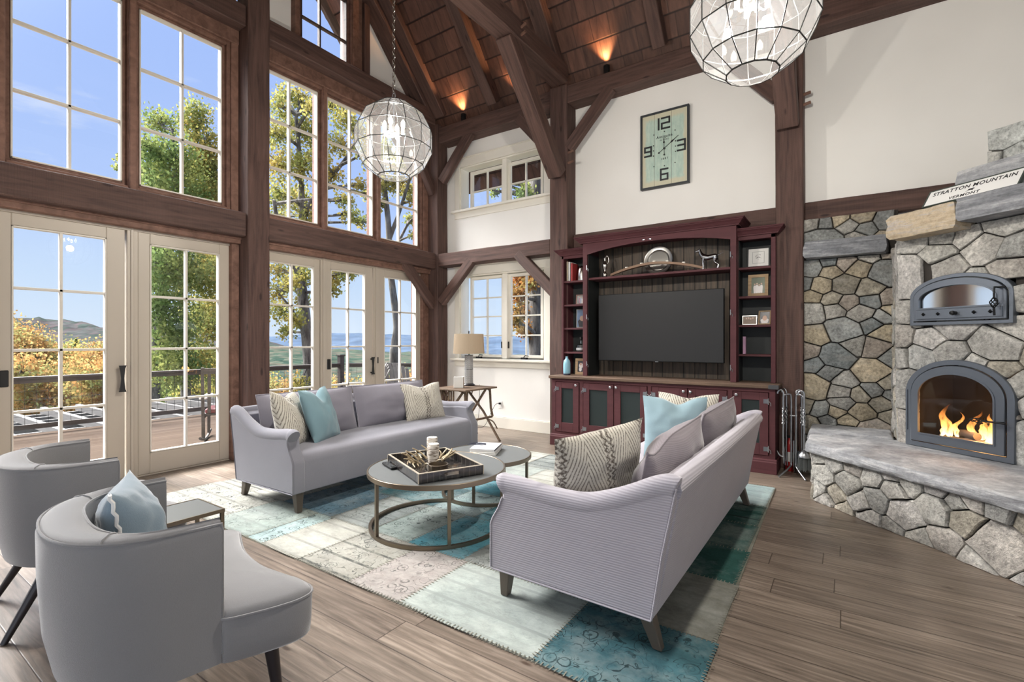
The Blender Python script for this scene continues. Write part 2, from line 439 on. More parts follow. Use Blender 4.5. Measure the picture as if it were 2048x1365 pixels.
def glass(name, op=.04, tint=(1, 1, 1), rough=0.0, milk=0.0):
    g = G(name); tr = g.n('BsdfTransparent', {'Color': tint}); gl = g.n('BsdfGlossy', {'Color': (1, 1, 1), 'Roughness': rough})
    ge = g.n('NewGeometry'); dt = g.n('VectorMath', {0: ge.outputs['Incoming'], 1: ge.outputs['Normal']}, operation='DOT_PRODUCT').outputs['Value']
    fr = g.math('MULTIPLY_ADD', g.math('POWER', g.math('SUBTRACT', 1.0, g.math('ABSOLUTE', dt)), 5.0), .96, .03)
    mx = g.n('MixShader', {0: g.math('MINIMUM', g.math('ADD', g.math('MULTIPLY', fr, 1.0), op - .04), 1.0), 1: tr.outputs[0], 2: gl.outputs[0]}).outputs[0]
    if milk:
        df = g.n('BsdfTranslucent', {'Color': (.95, .96, .97)}).outputs[0]
        d2 = g.n('BsdfDiffuse', {'Color': (.95, .96, .97)}).outputs[0]
        mk = g.n('MixShader', {0: .5, 1: df, 2: d2}).outputs[0]
        mx = g.n('MixShader', {0: milk, 1: mx, 2: mk}).outputs[0]
    return g.fin(mx)
M['glass'] = glass('window glass', .03)
M['lglass'] = glass('lantern glass', .07, (.97, .98, .98), .02, .011)
M['bglass'] = glass('bottle glass', .15, (.8, .87, .86))
def emit(name, col, st):
    g = G(name); return g.fin(g.n('Emission', {'Color': col, 'Strength': st}).outputs[0])
M['bulb'] = emit('lit bulb', (1, .84, .62), 15.0)
def flame():
    g = G('flame'); x, y, z = g.sep(g.co('Generated'))
    nz = g.noise(g.map(g.co('Object'), (22, 22, 5)), 2.2, 3)
    c = g.ramp(z, [(0, (1, .62, .25)), (.3, (1, .42, .10)), (1, (.9, .22, .03))])
    em = g.n('Emission', {'Color': c, 'Strength': g.ramp(z, [(0, 1.0), (.5, .55), (1, .15)])})
    em.inputs['Strength'].default_value = 3
    st = g.math('MULTIPLY', g.ramp(z, [(0, 1.0), (.45, .5), (1, .12)]), 5.5); g.put(em.inputs['Strength'], st)
    lw = g.n('LayerWeight', {'Blend': .35}).outputs['Facing']
    al = g.math('MULTIPLY', g.math('MULTIPLY', g.math('SUBTRACT', 1.0, lw), g.ramp(z, [(0, 1.0), (.6, .5), (1, .0)])), g.ramp(nz, [(.35, .15), (.6, 1.0)]))
    return g.fin(g.n('MixShader', {0: al, 1: g.n('BsdfTransparent').outputs[0], 2: em.outputs[0]}).outputs[0])
M['flame'] = flame()
M['log'] = plain('charred log', (.10, .085, .075), .95, bump=.8, bs=40, var=.5)
M['soot'] = plain('sooty firebrick', (.014, .014, .015), .95, var=.4)
M['candle'] = None
def birch():
    g = G('birch bark'); v = g.co(); a = g.noise(g.map(v, (10, 10, 60)), 2, 4); b = g.noise(v, 60, 2)
    c = g.ramp(a, [(.38, (.16, .12, .09)), (.5, (.52, .47, .41)), (.7, (.68, .64, .58))])
    return g.pr(c, .8, g.bump(a, .4, .003))
M['candle'] = birch()
M['wax'] = plain('cream wax', (.82, .79, .72), .4)
M['antler'] = plain('gilded twigs', (.44, .36, .24), .4, .5)
def tortoise():
    g = G('inlaid dark horn'); x, y, z = g.sep(g.co())
    def grid(u, k):
        f = g.math('FRACT', g.math('MULTIPLY', u, k)); e = g.math('MINIMUM', f, g.math('SUBTRACT', 1.0, f)); return g.ramp(e, [(.015, 1.0), (.03, 0.0)])
    m = g.math('MAXIMUM', grid(x, 23.0), grid(y, 14.0))
    nz = g.noise(g.co(), 9, 4)
    c = g.ramp(nz, [(.35, (.010, .012, .016)), (.62, (.035, .03, .028)), (.8, (.12, .07, .035))])
    return g.pr(g.mix(g.math('MULTIPLY', m, .5), c, (.25, .23, .20)), .12, spec=.6)
M['horn'] = tortoise()
M['horntrim'] = plain('bone edging', (.40, .35, .28), .35)
M['shade'] = None
def shade():
    g = G('linen lamp shade'); n2 = g.noise(g.map(g.co(), (1, 1, 6)), 90, 2)
    c = g.mix(n2, (.52, .42, .30), (.66, .55, .42))
    d = g.n('BsdfDiffuse', {'Color': c}).outputs[0]; t = g.n('BsdfTranslucent', {'Color': c}).outputs[0]
    return g.fin(g.n('MixShader', {0: .3, 1: d, 2: t}).outputs[0])
M['shade'] = shade()
def lattice():
    g = G('pierced ceramic'); x, y, z = g.sep(g.co('Object'))
    a = g.math('ARCTAN2', y, x); u = g.math('MULTIPLY', a, 3.5)
    w = g.math('MULTIPLY', z, 36.0)
    p = g.math('ABSOLUTE', g.math('SUBTRACT', g.math('FRACT', g.math('ADD', u, w)), .5))
    q = g.math('ABSOLUTE', g.math('SUBTRACT', g.math('FRACT', g.math('SUBTRACT', u, w)), .5))
    m = g.ramp(g.math('MAXIMUM', p, q), [(.33, 0.0), (.38, 1.0)])
    return g.pr(g.mix(m, (.06, .06, .065), (.62, .62, .62)), .35)
M['lattice'] = lattice()
M['rattan'] = timber('bamboo cane', (.08, .052, .035), (.24, .165, .11), .0, 1.5)
M['red'] = plain('red cloth binding', (.32, .03, .03), .6)
M['navy'] = plain('navy ribbon', (.012, .016, .035), .4)
M['vaseblue'] = plain('sky blue glaze', (.26, .50, .62), .2, var=.1)
M['framewood'] = timber('light picture frame wood', (.26, .17, .09), (.50, .36, .22), .1, 2)
M['framered'] = plain('red brown picture frame', (.16, .05, .035), .4)
M['framesilver'] = plain('silver picture frame', (.45, .44, .42), .3, .9)
M['snow'] = wn and plain('snowshoe ash', (.20, .115, .065), .5)
M['leather'] = plain('red vinyl pad', (.20, .06, .06), .5)
M['grey wood'] = timber('weathered grey wood', (.05, .045, .04), (.12, .11, .10), .1)
M['adir'] = timber('silvered teak', (.085, .08, .075), (.16, .152, .145), .1, 1, 0)
M['railwood'] = timber('dark railing wood', (.035, .03, .028), (.095, .082, .075), .1, 1, 0)
def deckm():
    g = G('deck boards'); x, y, z = g.sep(g.co()); r = g.math('DIVIDE', x, .135); f = g.math('FRACT', r)
    e = g.math('MINIMUM', f, g.math('SUBTRACT', 1.0, f)); s = g.ramp(e, [(.03, 0.0), (.06, 1.0)])
    pid = g.n('TexWhiteNoise', {'W': g.math('FLOOR', r)}, noise_dimensions='1D').outputs['Value']
    c = g.mix(pid, (.062, .047, .037), (.084, .065, .052))
    return g.pr(g.mix(s, (.04, .03, .026), c), 1.0, spec=0.0)
M['deck'] = deckm()
def leafm(name, a, b, c2):
    g = G(name); oi = g.noise(g.co(), .9, 3); at = g.n('Attribute', attribute_name='col').outputs['Fac']
    c = g.mix(at, a, b); c = g.mix(g.ramp(oi, [(.42, 0.0), (.62, 1.0)]), c, c2)
    d = g.n('BsdfDiffuse', {'Color': c}).outputs[0]; t = g.n('BsdfTranslucent', {'Color': c}).outputs[0]
    return g.fin(g.n('MixShader', {0: .45, 1: d, 2: t}).outputs[0])
M['leaf_green'] = leafm('green leaves', (0.082, 0.139, 0.041), (0.197, 0.262, 0.098), (0.262, 0.279, 0.090))
M['leaf_yellow'] = leafm('yellow green leaves', (0.139, 0.172, 0.049), (0.312, 0.312, 0.107), (0.361, 0.279, 0.082))
M['leaf_orange'] = leafm('orange leaves', (0.377, 0.180, 0.061), (0.426, 0.271, 0.115), (0.262, 0.279, 0.107))
M['leaf_rust'] = leafm('rust leaves', (0.279, 0.098, 0.033), (0.377, 0.180, 0.057), (0.197, 0.205, 0.074))
def bark():
    g = G('grey bark'); a = g.noise(g.map(g.co(), (1, 1, .22)), 9, 6, .7); c = g.ramp(a, [(.35, (.03, .027, .024)), (.55, (.15, .14, .125)), (.75, (.30, .29, .27))])
    return g.pr(c, .95, g.bump(a, 1.0, .05))
M['bark'] = bark()
def hillm(name, cols, s=.05):
    g = G(name); v = g.co(); a = g.vor(g.map(v, (1, 1, 1.6)), s * 1.5, out='Color'); x, y, z = g.sep(a); n = g.noise(v, s * .12, 4)
    k = g.math('ADD', g.math('MULTIPLY', x, .55), g.math('MULTIPLY', n, .55))
    c = g.ramp(k, list(zip((.25, .42, .55, .68, .85), cols)))
    d = g.vor(g.map(v, (1, 1, 1.6)), s); c = g.mix(.6, c, g.ramp(d, [(0, 1.15), (.9, .45)]), 'MULTIPLY')
    return g.pr(c, 1.0, g.bump(d, .6, 2.0), spec=0.0)
M['hillnear'] = hillm('autumn wooded slope', [(0.024, 0.039, 0.017), (0.055, 0.069, 0.031), (0.085, 0.081, 0.037), (0.091, 0.057, 0.025), (0.036, 0.050, 0.022)], .28)
M['hillmid'] = hillm('wooded hills', [(0.022, 0.039, 0.031), (0.036, 0.054, 0.041), (0.053, 0.067, 0.051), (0.073, 0.067, 0.053), (0.031, 0.048, 0.041)], .11)
M['hillleft'] = hillm('russet wooded hill', [(0.031, 0.042, 0.039), (0.044, 0.054, 0.049), (0.055, 0.054, 0.056), (0.066, 0.054, 0.056), (0.038, 0.050, 0.046)], .09)
M['hillfar'] = hillm('distant wooded ridge with haze tint', [(0.044, 0.067, 0.102), (0.051, 0.074, 0.113), (0.057, 0.081, 0.117), (0.055, 0.076, 0.110), (0.049, 0.073, 0.110)], .02)  # aerial haze put into the base colour as a blue tint
# ------------------------------------------------------------------ room shell
def xyz(u, v, a): return (u, v, a)
XW = -5.85      # glass plane of the view wall
YW = 6.20       # plaster plane of the television wall
YB = 5.95       # room face of the frame on that wall
SL = 1.07       # roof pitch
RY = 3.0        # ridge
def zb(y): return 4.84 + SL * (5.95 - y) if y >= RY else 4.84 + SL * (5.95 - (2 * RY - y))
struct(MB().box(-6.02, 3.4, -5.6, 6.3, -.12, 0).build('floor', M['floor'], smooth=0))
# television wall with its two window openings
OP = [(-5.35, -3.65, 1.07, 2.42), (-5.28, -3.66, 3.49, 4.20)]
w = MB()
xs = [-6.05, OP[0][0], OP[0][1], 3.4]
w.box(-6.05, -5.35, YW, 6.42, 0, 5.05); w.box(-3.65, 3.4, YW, 6.42, 0, 5.05)
w.box(-5.35, -3.65, YW, 6.42, 0, 1.07); w.box(-5.35, -3.65, YW, 6.42, 2.42, 3.49); w.box(-5.35, -3.65, YW, 6.42, 4.20, 5.05)
w.box(-5.35, -5.28, YW, 6.42, 3.49, 4.20); w.box(-3.66, -3.65, YW, 6.42, 3.49, 4.20)
struct(w.build('wall_back', M['plaster'], smooth=0))
# view wall: everything that is not glass, door or timber
w = MB()
def fz(y): return zb(y) + .24
w.box(-6.05, XW, -5.6, -4.2, 0, 4.8)
# gable plaster with one window each side of the king post
GW = (3.62, 4.46, 5.12, 6.55)
def gable(y0, y1, z0):
    n = 2
    vs = [(XW - a, y, z) for a in (0, .2) for y, z in ((y0, z0), (y1, z0), (y1, max(z0, fz(y1))), (y0, max(z0, fz(y0))))]
    w.add(vs, [(0, 1, 2, 3), (7, 6, 5, 4), (0, 4, 5, 1), (1, 5, 6, 2), (2, 6, 7, 3), (3, 7, 4, 0)])
gable(3.10, GW[0], 5.0); gable(GW[1], 5.95, 5.0); gable(GW[0], GW[1], GW[3]); w.box(-6.05, XW, GW[0], GW[1], 5.0, GW[2])
gable(.05, 2.90, 5.0)
struct(w.build('wall_left', M['plaster'], smooth=0))
# kitchen end: back wall and side wall with wide window openings
w = MB(); w.box(-6.05, -4.4, -5.6, -5.42, 0, 3.0); w.box(2.8, 3.4, -5.6, -5.42, 0, 3.0); w.box(-4.4, 2.8, -5.6, -5.42, 0, .4); w.box(-4.4, 2.8, -5.6, -5.42, 2.9, 3.0)
struct(w.build('wall_front', M['plaster'], smooth=0))
w = MB(); w.box(3.25, 3.4, -5.42, -4.7, 0, 3.1); w.box(3.25, 3.4, -.5, 6.2, 0, 5.0); w.box(3.25, 3.4, -4.7, -.5, 0, .55); w.box(3.25, 3.4, -4.7, -.5, 3.0, 3.1)
w.add([(3.25, y, z) for y, z in ((0, 5), (6, 5), (3, 8.3))] + [(3.4, y, z) for y, z in ((0, 5), (6, 5), (3, 8.3))], [(0, 1, 2), (5, 4, 3), (0, 3, 4, 1), (1, 4, 5, 2), (2, 5, 3, 0)])
w.box(3.25, 3.4, -.1, .1, 2.9, 5.0)
struct(w.build('wall_right', M['plaster'], smooth=0))
struct(MB().box(-6.05, 3.4, -5.6, -.12, 3.1, 3.25).build('ceiling_kitchen', M['plaster'], smooth=0))
struct(MB().box(-6.05, 3.4, -.2, -.1, 3.1, 5.1).build('wall_gallery', M['plaster'], smooth=0))
# sloping board ceiling, each course lapping the one below
def slope(name, sgn):
    L = math.hypot(1, SL)
    ang = math.atan(SL)
    y0 = 6.95 if sgn > 0 else -.95
    z0 = zb(5.95) + .27 + SL * (5.95 - 6.95)
    X = Vector((1, 0, 0)); Y = Vector((0, -sgn * math.cos(ang), math.sin(ang))); Z = X.cross(Y)
    if sgn > 0: Z = -Z; X = -X
    Mt = Matrix((X, Y, Z)).transposed().to_4x4(); Mt.translation = Vector((0, y0, z0))
    m = MB(); n = int((6.95 - RY) * L / .27) + 1
    for i in range(n):
        a, b = i * .27, (i + 1) * .27
        lx0, lx1 = (-3.4, 6.75) if sgn > 0 else (-6.75, 3.4)
        m.add([(lx0, a, -.03), (lx1, a, -.03), (lx1, b, 0), (lx0, b, 0), (lx0, a, .12), (lx1, a, .12), (lx1, b, .12), (lx0, b, .12), ],
              [(0, 3, 2, 1), (4, 5, 6, 7), (0, 1, 5, 4), (2, 3, 7, 6), (0, 4, 7, 3), (1, 2, 6, 5)])
    o = m.build(name, M['ceil'], smooth=0, mat=Mt, fix=True)
    return struct(o)
slope('ceiling', 1); slope('ceiling_far', -1)
# ------------------------------------------------------------------ timber frame
def beam(name, p0, p1, w, h, label, up=(0, 0, 1), group=None, mt='timber', cat='beam', parent=None, ext=0):
    p0, p1 = Vector(p0), Vector(p1); d = (p1 - p0); L = d.length; X = d.normalized()
    U = Vector(up); Y = U.cross(X).normalized(); Z = X.cross(Y)
    R = Matrix((X, Y, Z)).transposed().to_4x4(); R.translation = p0
    m = MB(); n = max(2, int(L / .35)); vs = []
    rnd = random.Random(hash((round(p0.x, 2), round(p0.y, 2), round(p1.z, 2))) & 0xffff)
    for i in range(n + 1):
        j = [rnd.uniform(-.0035, .0035) for _ in range(2)]
        for a, b in ((-1, -1), (1, -1), (1, 1), (-1, 1)):
            vs.append((L * i / n, a * (w / 2) + j[0], b * (h / 2) + j[1]))
    fs = [(0, 3, 2, 1), tuple(4 * n + k for k in range(4))]
    for i in range(n):
        for k in range(4): fs.append((4 * i + k, 4 * i + (k + 1) % 4, 4 * i + 4 + (k + 1) % 4, 4 * i + 4 + k))
    m.add(vs, fs)
    o = m.build(name, M[mt], parent, smooth=0, bevel=.009, mat=R)
    if label: T(o, label, cat, group)
    return o
UY = (0, 1, 0)
# posts (vertical): x centre, y centre
def post(x, y, top, label, w=.25, h=.25): return beam('timber_post', (x, y, 0), (x, y, top), w, h, label, up=UY, cat='post')
post(-5.655, 2.995, 8.2, 'tall central timber post between the two banks of windows, running to the ridge', .25, .25)
post(-5.655, 6.06, 4.9, 'timber post in the corner beside the bamboo lamp table', .25, .24)
post(-5.655, -.075, 4.9, 'timber post at the kitchen side of the view wall')
post(-3.292, 6.07, 4.86, 'timber post with vertical crack between the small windows and the media cabinet', .275, .25)
post(-.515, 6.07, 4.86, 'dark timber post between the media cabinet and the stone wall', .26, .25)
post(-3.292, -.075, 4.9, 'timber post by the gallery, under the trussed beam')
# window wall beams
bl = [(-.2 + .25, 2.87, 'near'), (3.12, 5.94, 'far')]
beam('timber_beam', (-5.70, .05, 2.655), (-5.70, 2.87, 2.655), .26, .27, 'dark timber beam over the sliding doors beside the barrel chairs')
beam('timber_beam', (-5.70, 3.12, 2.66), (-5.70, 5.94, 2.66), .26, .255, 'knotty timber beam over the three glazed doors behind the long sofa')
beam('timber_beam', (-5.70, .05, 4.995), (-5.70, 2.87, 4.995), .26, .235, 'high timber beam above the tall windows near the barrel chairs')
beam('timber_beam', (-5.70, 3.12, 4.995), (-5.70, 5.94, 4.995), .26, .235, 'high timber beam above the windows, under the gable window')
# television wall beams
beam('timber_beam', (-5.53, 6.075, 4.705), (-3.43, 6.075, 4.705), .25, .25, 'timber wall plate above the small upper window')
beam('timber_beam', (-3.155, 6.075, 4.715), (-.645, 6.075, 4.715), .25, .24, 'timber wall plate above the square clock')
beam('timber_beam', (-.385, 6.075, 4.715), (3.25, 6.075, 4.715), .25, .24, 'timber wall plate above the white wall over the fireplace')
beam('timber_beam', (-5.53, 6.075, 2.67), (-3.43, 6.075, 2.67), .25, .205, 'timber beam between the lower and upper small windows')
beam('timber_board', (-3.155, 6.165, 2.69), (-.645, 6.165, 2.69), .07, .28, 'rough timber board on the wall behind the cabinet crown')
beam('timber_board', (-.385, 6.15, 2.725), (3.25, 6.15, 2.725), .10, .205, 'rough timber board on top of the fieldstone wall')
# cross beams of the trusses
beam('timber_beam', (-3.275, .05, 4.99), (-3.275, 5.95, 4.99), .25, .24, 'timber cross beam of the truss over the coffee tables')
beam('timber_beam', (-.52, .05, 4.99), (-.52, 5.95, 4.99), .25, .24, 'timber cross beam of the truss near the stone chimney')
for (y, z) in ((4.72, 4.955), (4.84, 4.90)):
    pass
# struts of the trusses
def strut(x, label):
    o = beam('timber_strut', (x, 5.88, 3.62), (x, 4.66, 4.90), .20, .19, label, cat='brace')
strut(-3.275, 'steep timber strut from the cracked post up to the cross beam')
strut(-.52, 'timber strut with flush end standing in front of the dark post by the chimney')
# pegs
for nm, x0, x1, y, zs, lb in (('a', -3.15, -3.07, 5.97, (3.78, 3.92), 'small round oak peg sticking out of the cracked post'),
                              ('b', -.40, -.32, 5.99, (3.83, 3.935), 'small round oak peg sticking out of the dark post by the chimney'),
                              ('c', -3.15, -3.08, 4.80, (4.93, 5.02), 'small round oak peg in the side of the cross beam')):
    for k, z in enumerate(zs):
        T(MB().tube([(x0, y, z), (x1, y - .02, z + .005)], .017, 8).build('oak_peg', M['timber2']), lb + (', upper of two' if k else ', lower of two'), 'peg')
# knee braces: plane axis, corner points
def brace(p0, p1, label, up, w=.10, h=.15): beam('timber_brace', p0, p1, w, h, label, up=up, cat='brace')
brace((-5.50, 6.0, 1.98), (-4.86, 6.0, 2.62), 'diagonal timber brace above the table lamp, under the middle beam', (0, -1, 0), .15, .10)
brace((-3.38, 6.0, 2.03), (-3.99, 6.0, 2.63), 'diagonal timber brace beside the cracked post, over the lower small window', (0, -1, 0), .15, .10)
brace((-5.49, 6.0, 3.96), (-4.88, 6.0, 4.63), 'diagonal timber brace in the corner, beside the upper small window', (0, -1, 0), .15, .10)
brace((-3.42, 6.0, 3.98), (-3.98, 6.0, 4.62), 'diagonal timber brace behind the strut, over the upper small window', (0, -1, 0), .15, .10)
brace((-3.16, 6.0, 3.98), (-2.54, 6.0, 4.64), 'diagonal timber brace on the clock side of the cracked post', (0, -1, 0), .15, .10)
brace((-.62, 6.0, 3.98), (-1.20, 6.0, 4.64), 'diagonal timber brace rising from the dark post towards the clock', (0, -1, 0), .15, .10)
brace((-5.66, 5.98, 1.93), (-5.66, 5.28, 2.62), 'diagonal timber brace in front of the last glazed door', (1, 0, 0), .15, .10)
brace((-5.66, 5.98, 3.78), (-5.66, 5.22, 4.94), 'diagonal timber brace high at the corner, in front of the tall windows', (1, 0, 0), .15, .10)
# rafters
def rafter(x0, x1, d0, d1, label, ya=5.98):
    xc = (x0 + x1) / 2; hh = (d1 - d0) / math.hypot(1, SL); off = (d0 + d1) / 2
    beam('timber_rafter', (xc, ya, zb(ya) + off), (xc, RY, zb(RY) + off), x1 - x0, hh, label, cat='rafter')
rafter(-5.85, -5.57, 0, .50, 'principal timber rafter against the gable wall')
rafter(-5.565, -5.37, .10, .34, 'dark rafter beside the gable rafter')
rafter(-4.49, -4.32, 0, .30, 'timber rafter between the gable and the truss, foot on the wall plate')
rafter(-3.37, -3.17, 0, .30, 'timber rafter above the truss cross beam over the coffee tables')
rafter(-1.97, -1.81, 0, .30, 'timber rafter above the clock wall')
rafter(-.62, -.42, 0, .30, 'timber rafter above the dark post')
rafter(.80, .98, 0, .30, 'timber rafter over the fireplace')
for x, lb in ((-6.6, 'eave rafter outside the gable window'),):
    beam('eave_board', (x, 6.9, zb(5.95) + SL * (5.95 - 6.9) + .2), (x, RY, zb(RY) + .2), .06, .22, 'dark edge board of the roof seen through the gable window', mt='trim_dark', cat='board')
# up-light cans on the wall plate
def can(x, lb):
    o = MB().lathe([(.040, 0), (.040, .115), (.034, .115), (.032, .03), (.0, .03)], (0, 0, 0), 16).build('spot_can', M['black'], loc=(x, 5.995, 4.830))
    T(o, lb, 'spotlight')
    b = MB().lathe([(.02, .035), (.022, .05), (0, .055)], (0, 0, 0), 12).build('bulb', M['bulb'], o)
    l = bpy.data.lights.new('spot', 'SPOT'); l.energy = 120; l.color = (1, .50, .22); l.spot_size = 1.5; l.spot_blend = .9; l.shadow_soft_size = .02
    lo = bpy.data.objects.new('spot_light', l); COL.objects.link(lo); lo.location = (x, 5.985, 4.95); lo.rotation_euler = Vector((0, -.60, .80)).to_track_quat('-Z', 'Y').to_euler()
can(-5.03, 'small black spotlight on the beam nearest the corner post')
can(-3.96, 'small black spotlight on the beam behind the steep strut')
can(-2.60, 'small black spotlight on the beam above the clock')
# ------------------------------------------------------------------ windows of the view wall
def window(n, y0, y1, z0, z1, rows, cols=2, bars='bar', tr='timber2', zbars=None, mid=None):
    root = struct(empty('window_%d' % n, (XW, (y0 + y1) / 2, z0)))
    L = Matrix.Translation(Vector(root.location)).inverted()
    def add(nm, mb, mt, bv=.004):
        for i, v in enumerate(mb.v): mb.v[i] = (v[0] - XW, v[1] - (y0 + y1) / 2, v[2] - z0)
        return struct(mb.build(nm, mt, root, smooth=0, bevel=bv))
    f = MB()
    for (a, b, xo, xi) in ((.035, .0, -.03, .035), (.07, .035, -.05, .085)):
        f.box(XW + xo, XW + xi, y0 - a, y0 - b, z0 - a, z1 + a); f.box(XW + xo, XW + xi, y1 + b, y1 + a, z0 - a, z1 + a)
        f.box(XW + xo, XW + xi, y0 - b, y1 + b, z1 + b, z1 + a); f.box(XW + xo, XW + xi, y0 - b, y1 + b, z0 - a, z0 - b)
    add('window_frame', f, M[tr])
    e = MB(); t = .014
    e.box(XW - .02, XW + .045, y0, y0 + t, z0, z1); e.box(XW - .02, XW + .045, y1 - t, y1, z0, z1); e.box(XW - .02, XW + .045, y0, y1, z1 - t, z1); e.box(XW - .02, XW + .045, y0, y1, z0, z0 + t)
    ys = [mid] if mid else [y0 + (y1 - y0) * i / cols for i in range(1, cols)]
    for y in ys: e.box(XW - .02, XW + .03, y - .011, y + .011, z0, z1)
    zs = zbars or [z0 + (z1 - z0) * i / rows for i in range(1, rows)]
    for z in zs: e.box(XW - .02, XW + .03, y0, y1, z - .011, z + .011)
    add('glazing_bar', e, M[bars], .002)
    p = MB(); p.box(XW + .002, XW + .006, y0, y1, z0, z1); add('window_pane', p, M['glass'], 0)
    return root
WN = 0
for (y0, y1) in ((.11, .89), (1.03, 1.80), (1.94, 2.72), (3.15, 3.93), (4.07, 4.845), (4.98, 5.765)):
    WN += 1; window(WN, y0, y1, 2.895, 4.655, 3)
WN += 1; window(WN, 3.69, 4.39, 5.19, 6.48, 2, bars='trim_dark', zbars=(5.56, 6.14), mid=3.976)
# window surrounds: mullion faces, heads and sills in brown wood
t = MB()
for (y0, y1) in ((.05, .03), (.96, .96), (1.87, 1.87), (4.0, 4.0), (4.912, 4.912)):
    if y0 != y1: continue
    t.box(-6.0, XW + .11, y0 - .028, y0 + .028, 2.79, 4.88)
t.box(-6.0, XW + .11, 2.79, 2.87, 2.79, 4.88); t.box(-6.0, XW + .11, 5.835, 5.94, 2.79, 4.88); t.box(-6.0, XW + .11, .05, .06, 2.79, 4.88)
for a, b in ((.05, 2.87), (3.12, 5.94)):
    t.box(-6.0, XW + .12, a, b, 4.725, 4.885); t.box(-6.0, XW + .10, a, b, 2.72, 2.826)
    t.box(-5.99, XW + .16, a, b, 2.452, 2.56); t.box(-6.0, XW + .18, a, b, 2.50, 2.56)
t.box(-6.0, XW + .12, 5.80, 5.94, 0, 2.5); t.box(-6.0, XW + .12, 2.79, 2.87, 0, 2.5); t.box(-6.0, XW + .05, 3.11, 3.16, 0, 2.5)
struct(t.build('trim_1', M['timber2'], smooth=0, bevel=.006))
# gable window surround
t = MB(); y0, y1 = 3.58, 4.62
t.box(-6.0, XW + .10, 3.575, 3.63, 5.05, 6.62); t.box(-6.0, XW + .10, 4.45, 4.61, 5.05, 6.62); t.box(-6.0, XW + .10, 3.575, 4.61, 6.54, 6.66); t.box(-6.0, XW + .10, 3.575, 4.61, 5.05, 5.13)
struct(t.build('trim_2', M['timber2'], smooth=0, bevel=.006))
beam('timber_stud', (XW + .09, 4.67, 5.11), (XW + .09, 4.67, 6.2), .10, .10, 'dark upright timber beside the gable window', up=UY, cat='post')
# ------------------------------------------------------------------ glazed doors of the view wall
DX = -5.80
def gdoor(n, y0, y1, gy0, gy1, hinge=None, dx=DX, latch=None, pull=None, mull=None):
    root = struct(empty('door_%d' % n, (dx, (y0 + y1) / 2, 0)))
    def add(nm, mb, mt, bv=.004, par=root):
        for i, v in enumerate(mb.v): mb.v[i] = (v[0] - dx, v[1] - (y0 + y1) / 2, v[2])
        return struct(mb.build(nm, mt, par, smooth=0, bevel=bv))
    f = MB(); a, b = dx - .055, dx
    f.box(a, b, y0, gy0, .015, 2.45); f.box(a, b, gy1, y1, .015, 2.45); f.box(a, b, gy0, gy1, .015, .225); f.box(a, b, gy0, gy1, 2.325, 2.45)
    add('door_frame', f, M['doorpaint'], .005)
    e = MB(); t = .012
    e.box(a + .005, b + .006, gy0, gy0 + t, .225, 2.325); e.box(a + .005, b + .006, gy1 - t, gy1, .225, 2.325); e.box(a + .005, b + .006, gy0, gy1, 2.325 - t, 2.325); e.box(a + .005, b + .006, gy0, gy1, .225, .225 + t)
    ym = mull or (gy0 + gy1) / 2
    e.box(a + .01, b, ym - .011, ym + .011, .225, 2.325)
    for z in (.745, 1.27, 1.80): e.box(a + .01, b, gy0, gy1, z - .011, z + .011)
    add('glazing_bar', e, M['bar'], .002)
    add('door_pane', MB().box(dx - .03, dx - .026, gy0, gy1, .225, 2.325), M['glass'], 0)
    if latch:
        add('latch_plate', MB().box(dx, dx + .012, latch - .028, latch + .028, .965, 1.105), M['bronze'], .006)
    if pull:
        m = MB(); pts = [(0, 1.115), (0, .86)]
        vs = []
        prof = [(.86, .030), (.885, .020), (.99, .011), (1.085, .020), (1.115, .030)]
        for z, w_ in prof: vs += [(dx + .045, pull - w_, z), (dx + .045, pull + w_, z), (dx + .062, pull + w_, z), (dx + .062, pull - w_, z)]
        fs = [(0, 1, 2, 3), tuple(4 * 4 + k for k in (3, 2, 1, 0))]
        for i in range(4):
            for k in range(4): fs.append((4 * i + k, 4 * i + (k + 1) % 4, 4 * i + 4 + (k + 1) % 4, 4 * i + 4 + k))
        m.add(vs, fs); m.box(dx, dx + .05, pull - .009, pull + .009, .875, .895); m.box(dx, dx + .05, pull - .009, pull + .009, 1.075, 1.095)
        add('door_handle', m, M['bronze'], .002)
    return root
gdoor(1, .10, .90, .20, .80)
gdoor(2, .95, 1.82, 1.035, 1.676, latch=.99, pull=1.785, mull=1.352)
gdoor(3, 1.925, 2.80, 2.028, 2.69)
gdoor(4, 3.13, 3.955, 3.25, 3.868)
gdoor(5, 4.06, 4.83, 4.12, 4.70, latch=4.09, pull=4.80)
gdoor(6, 4.965, 5.79, 5.05, 5.72)
t = MB()
for a, b in ((.02, .10), (.90, .95), (1.835, 1.922), (3.958, 4.055), (4.84, 4.96), (3.10, 3.13), (5.79, 5.84), (2.80, 2.82)):
    t.box(-5.97, DX + .012, a, b, .0, 2.47)
    t.box(-5.97, DX + .026, a + (b - a) * .3, a + (b - a) * .55, .0, 2.47)
for a, b in ((.05, 2.82), (3.12, 5.84)): t.box(-5.97, DX + .02, a, b, 2.43, 2.475); t.box(-5.97, DX + .01, a, b, .0, .014)
t.box(DX, DX + .012, 1.86, 1.872, 1.0, 1.09)
struct(t.build('trim_3', M['cream'] if False else M['doorpaint'], smooth=0, bevel=.004))
t = MB(); t.box(DX + .013, DX + .03, 4.90, 4.92, 1.02, 1.11)
struct(t.build('trim_4', M['bronze'], smooth=0))
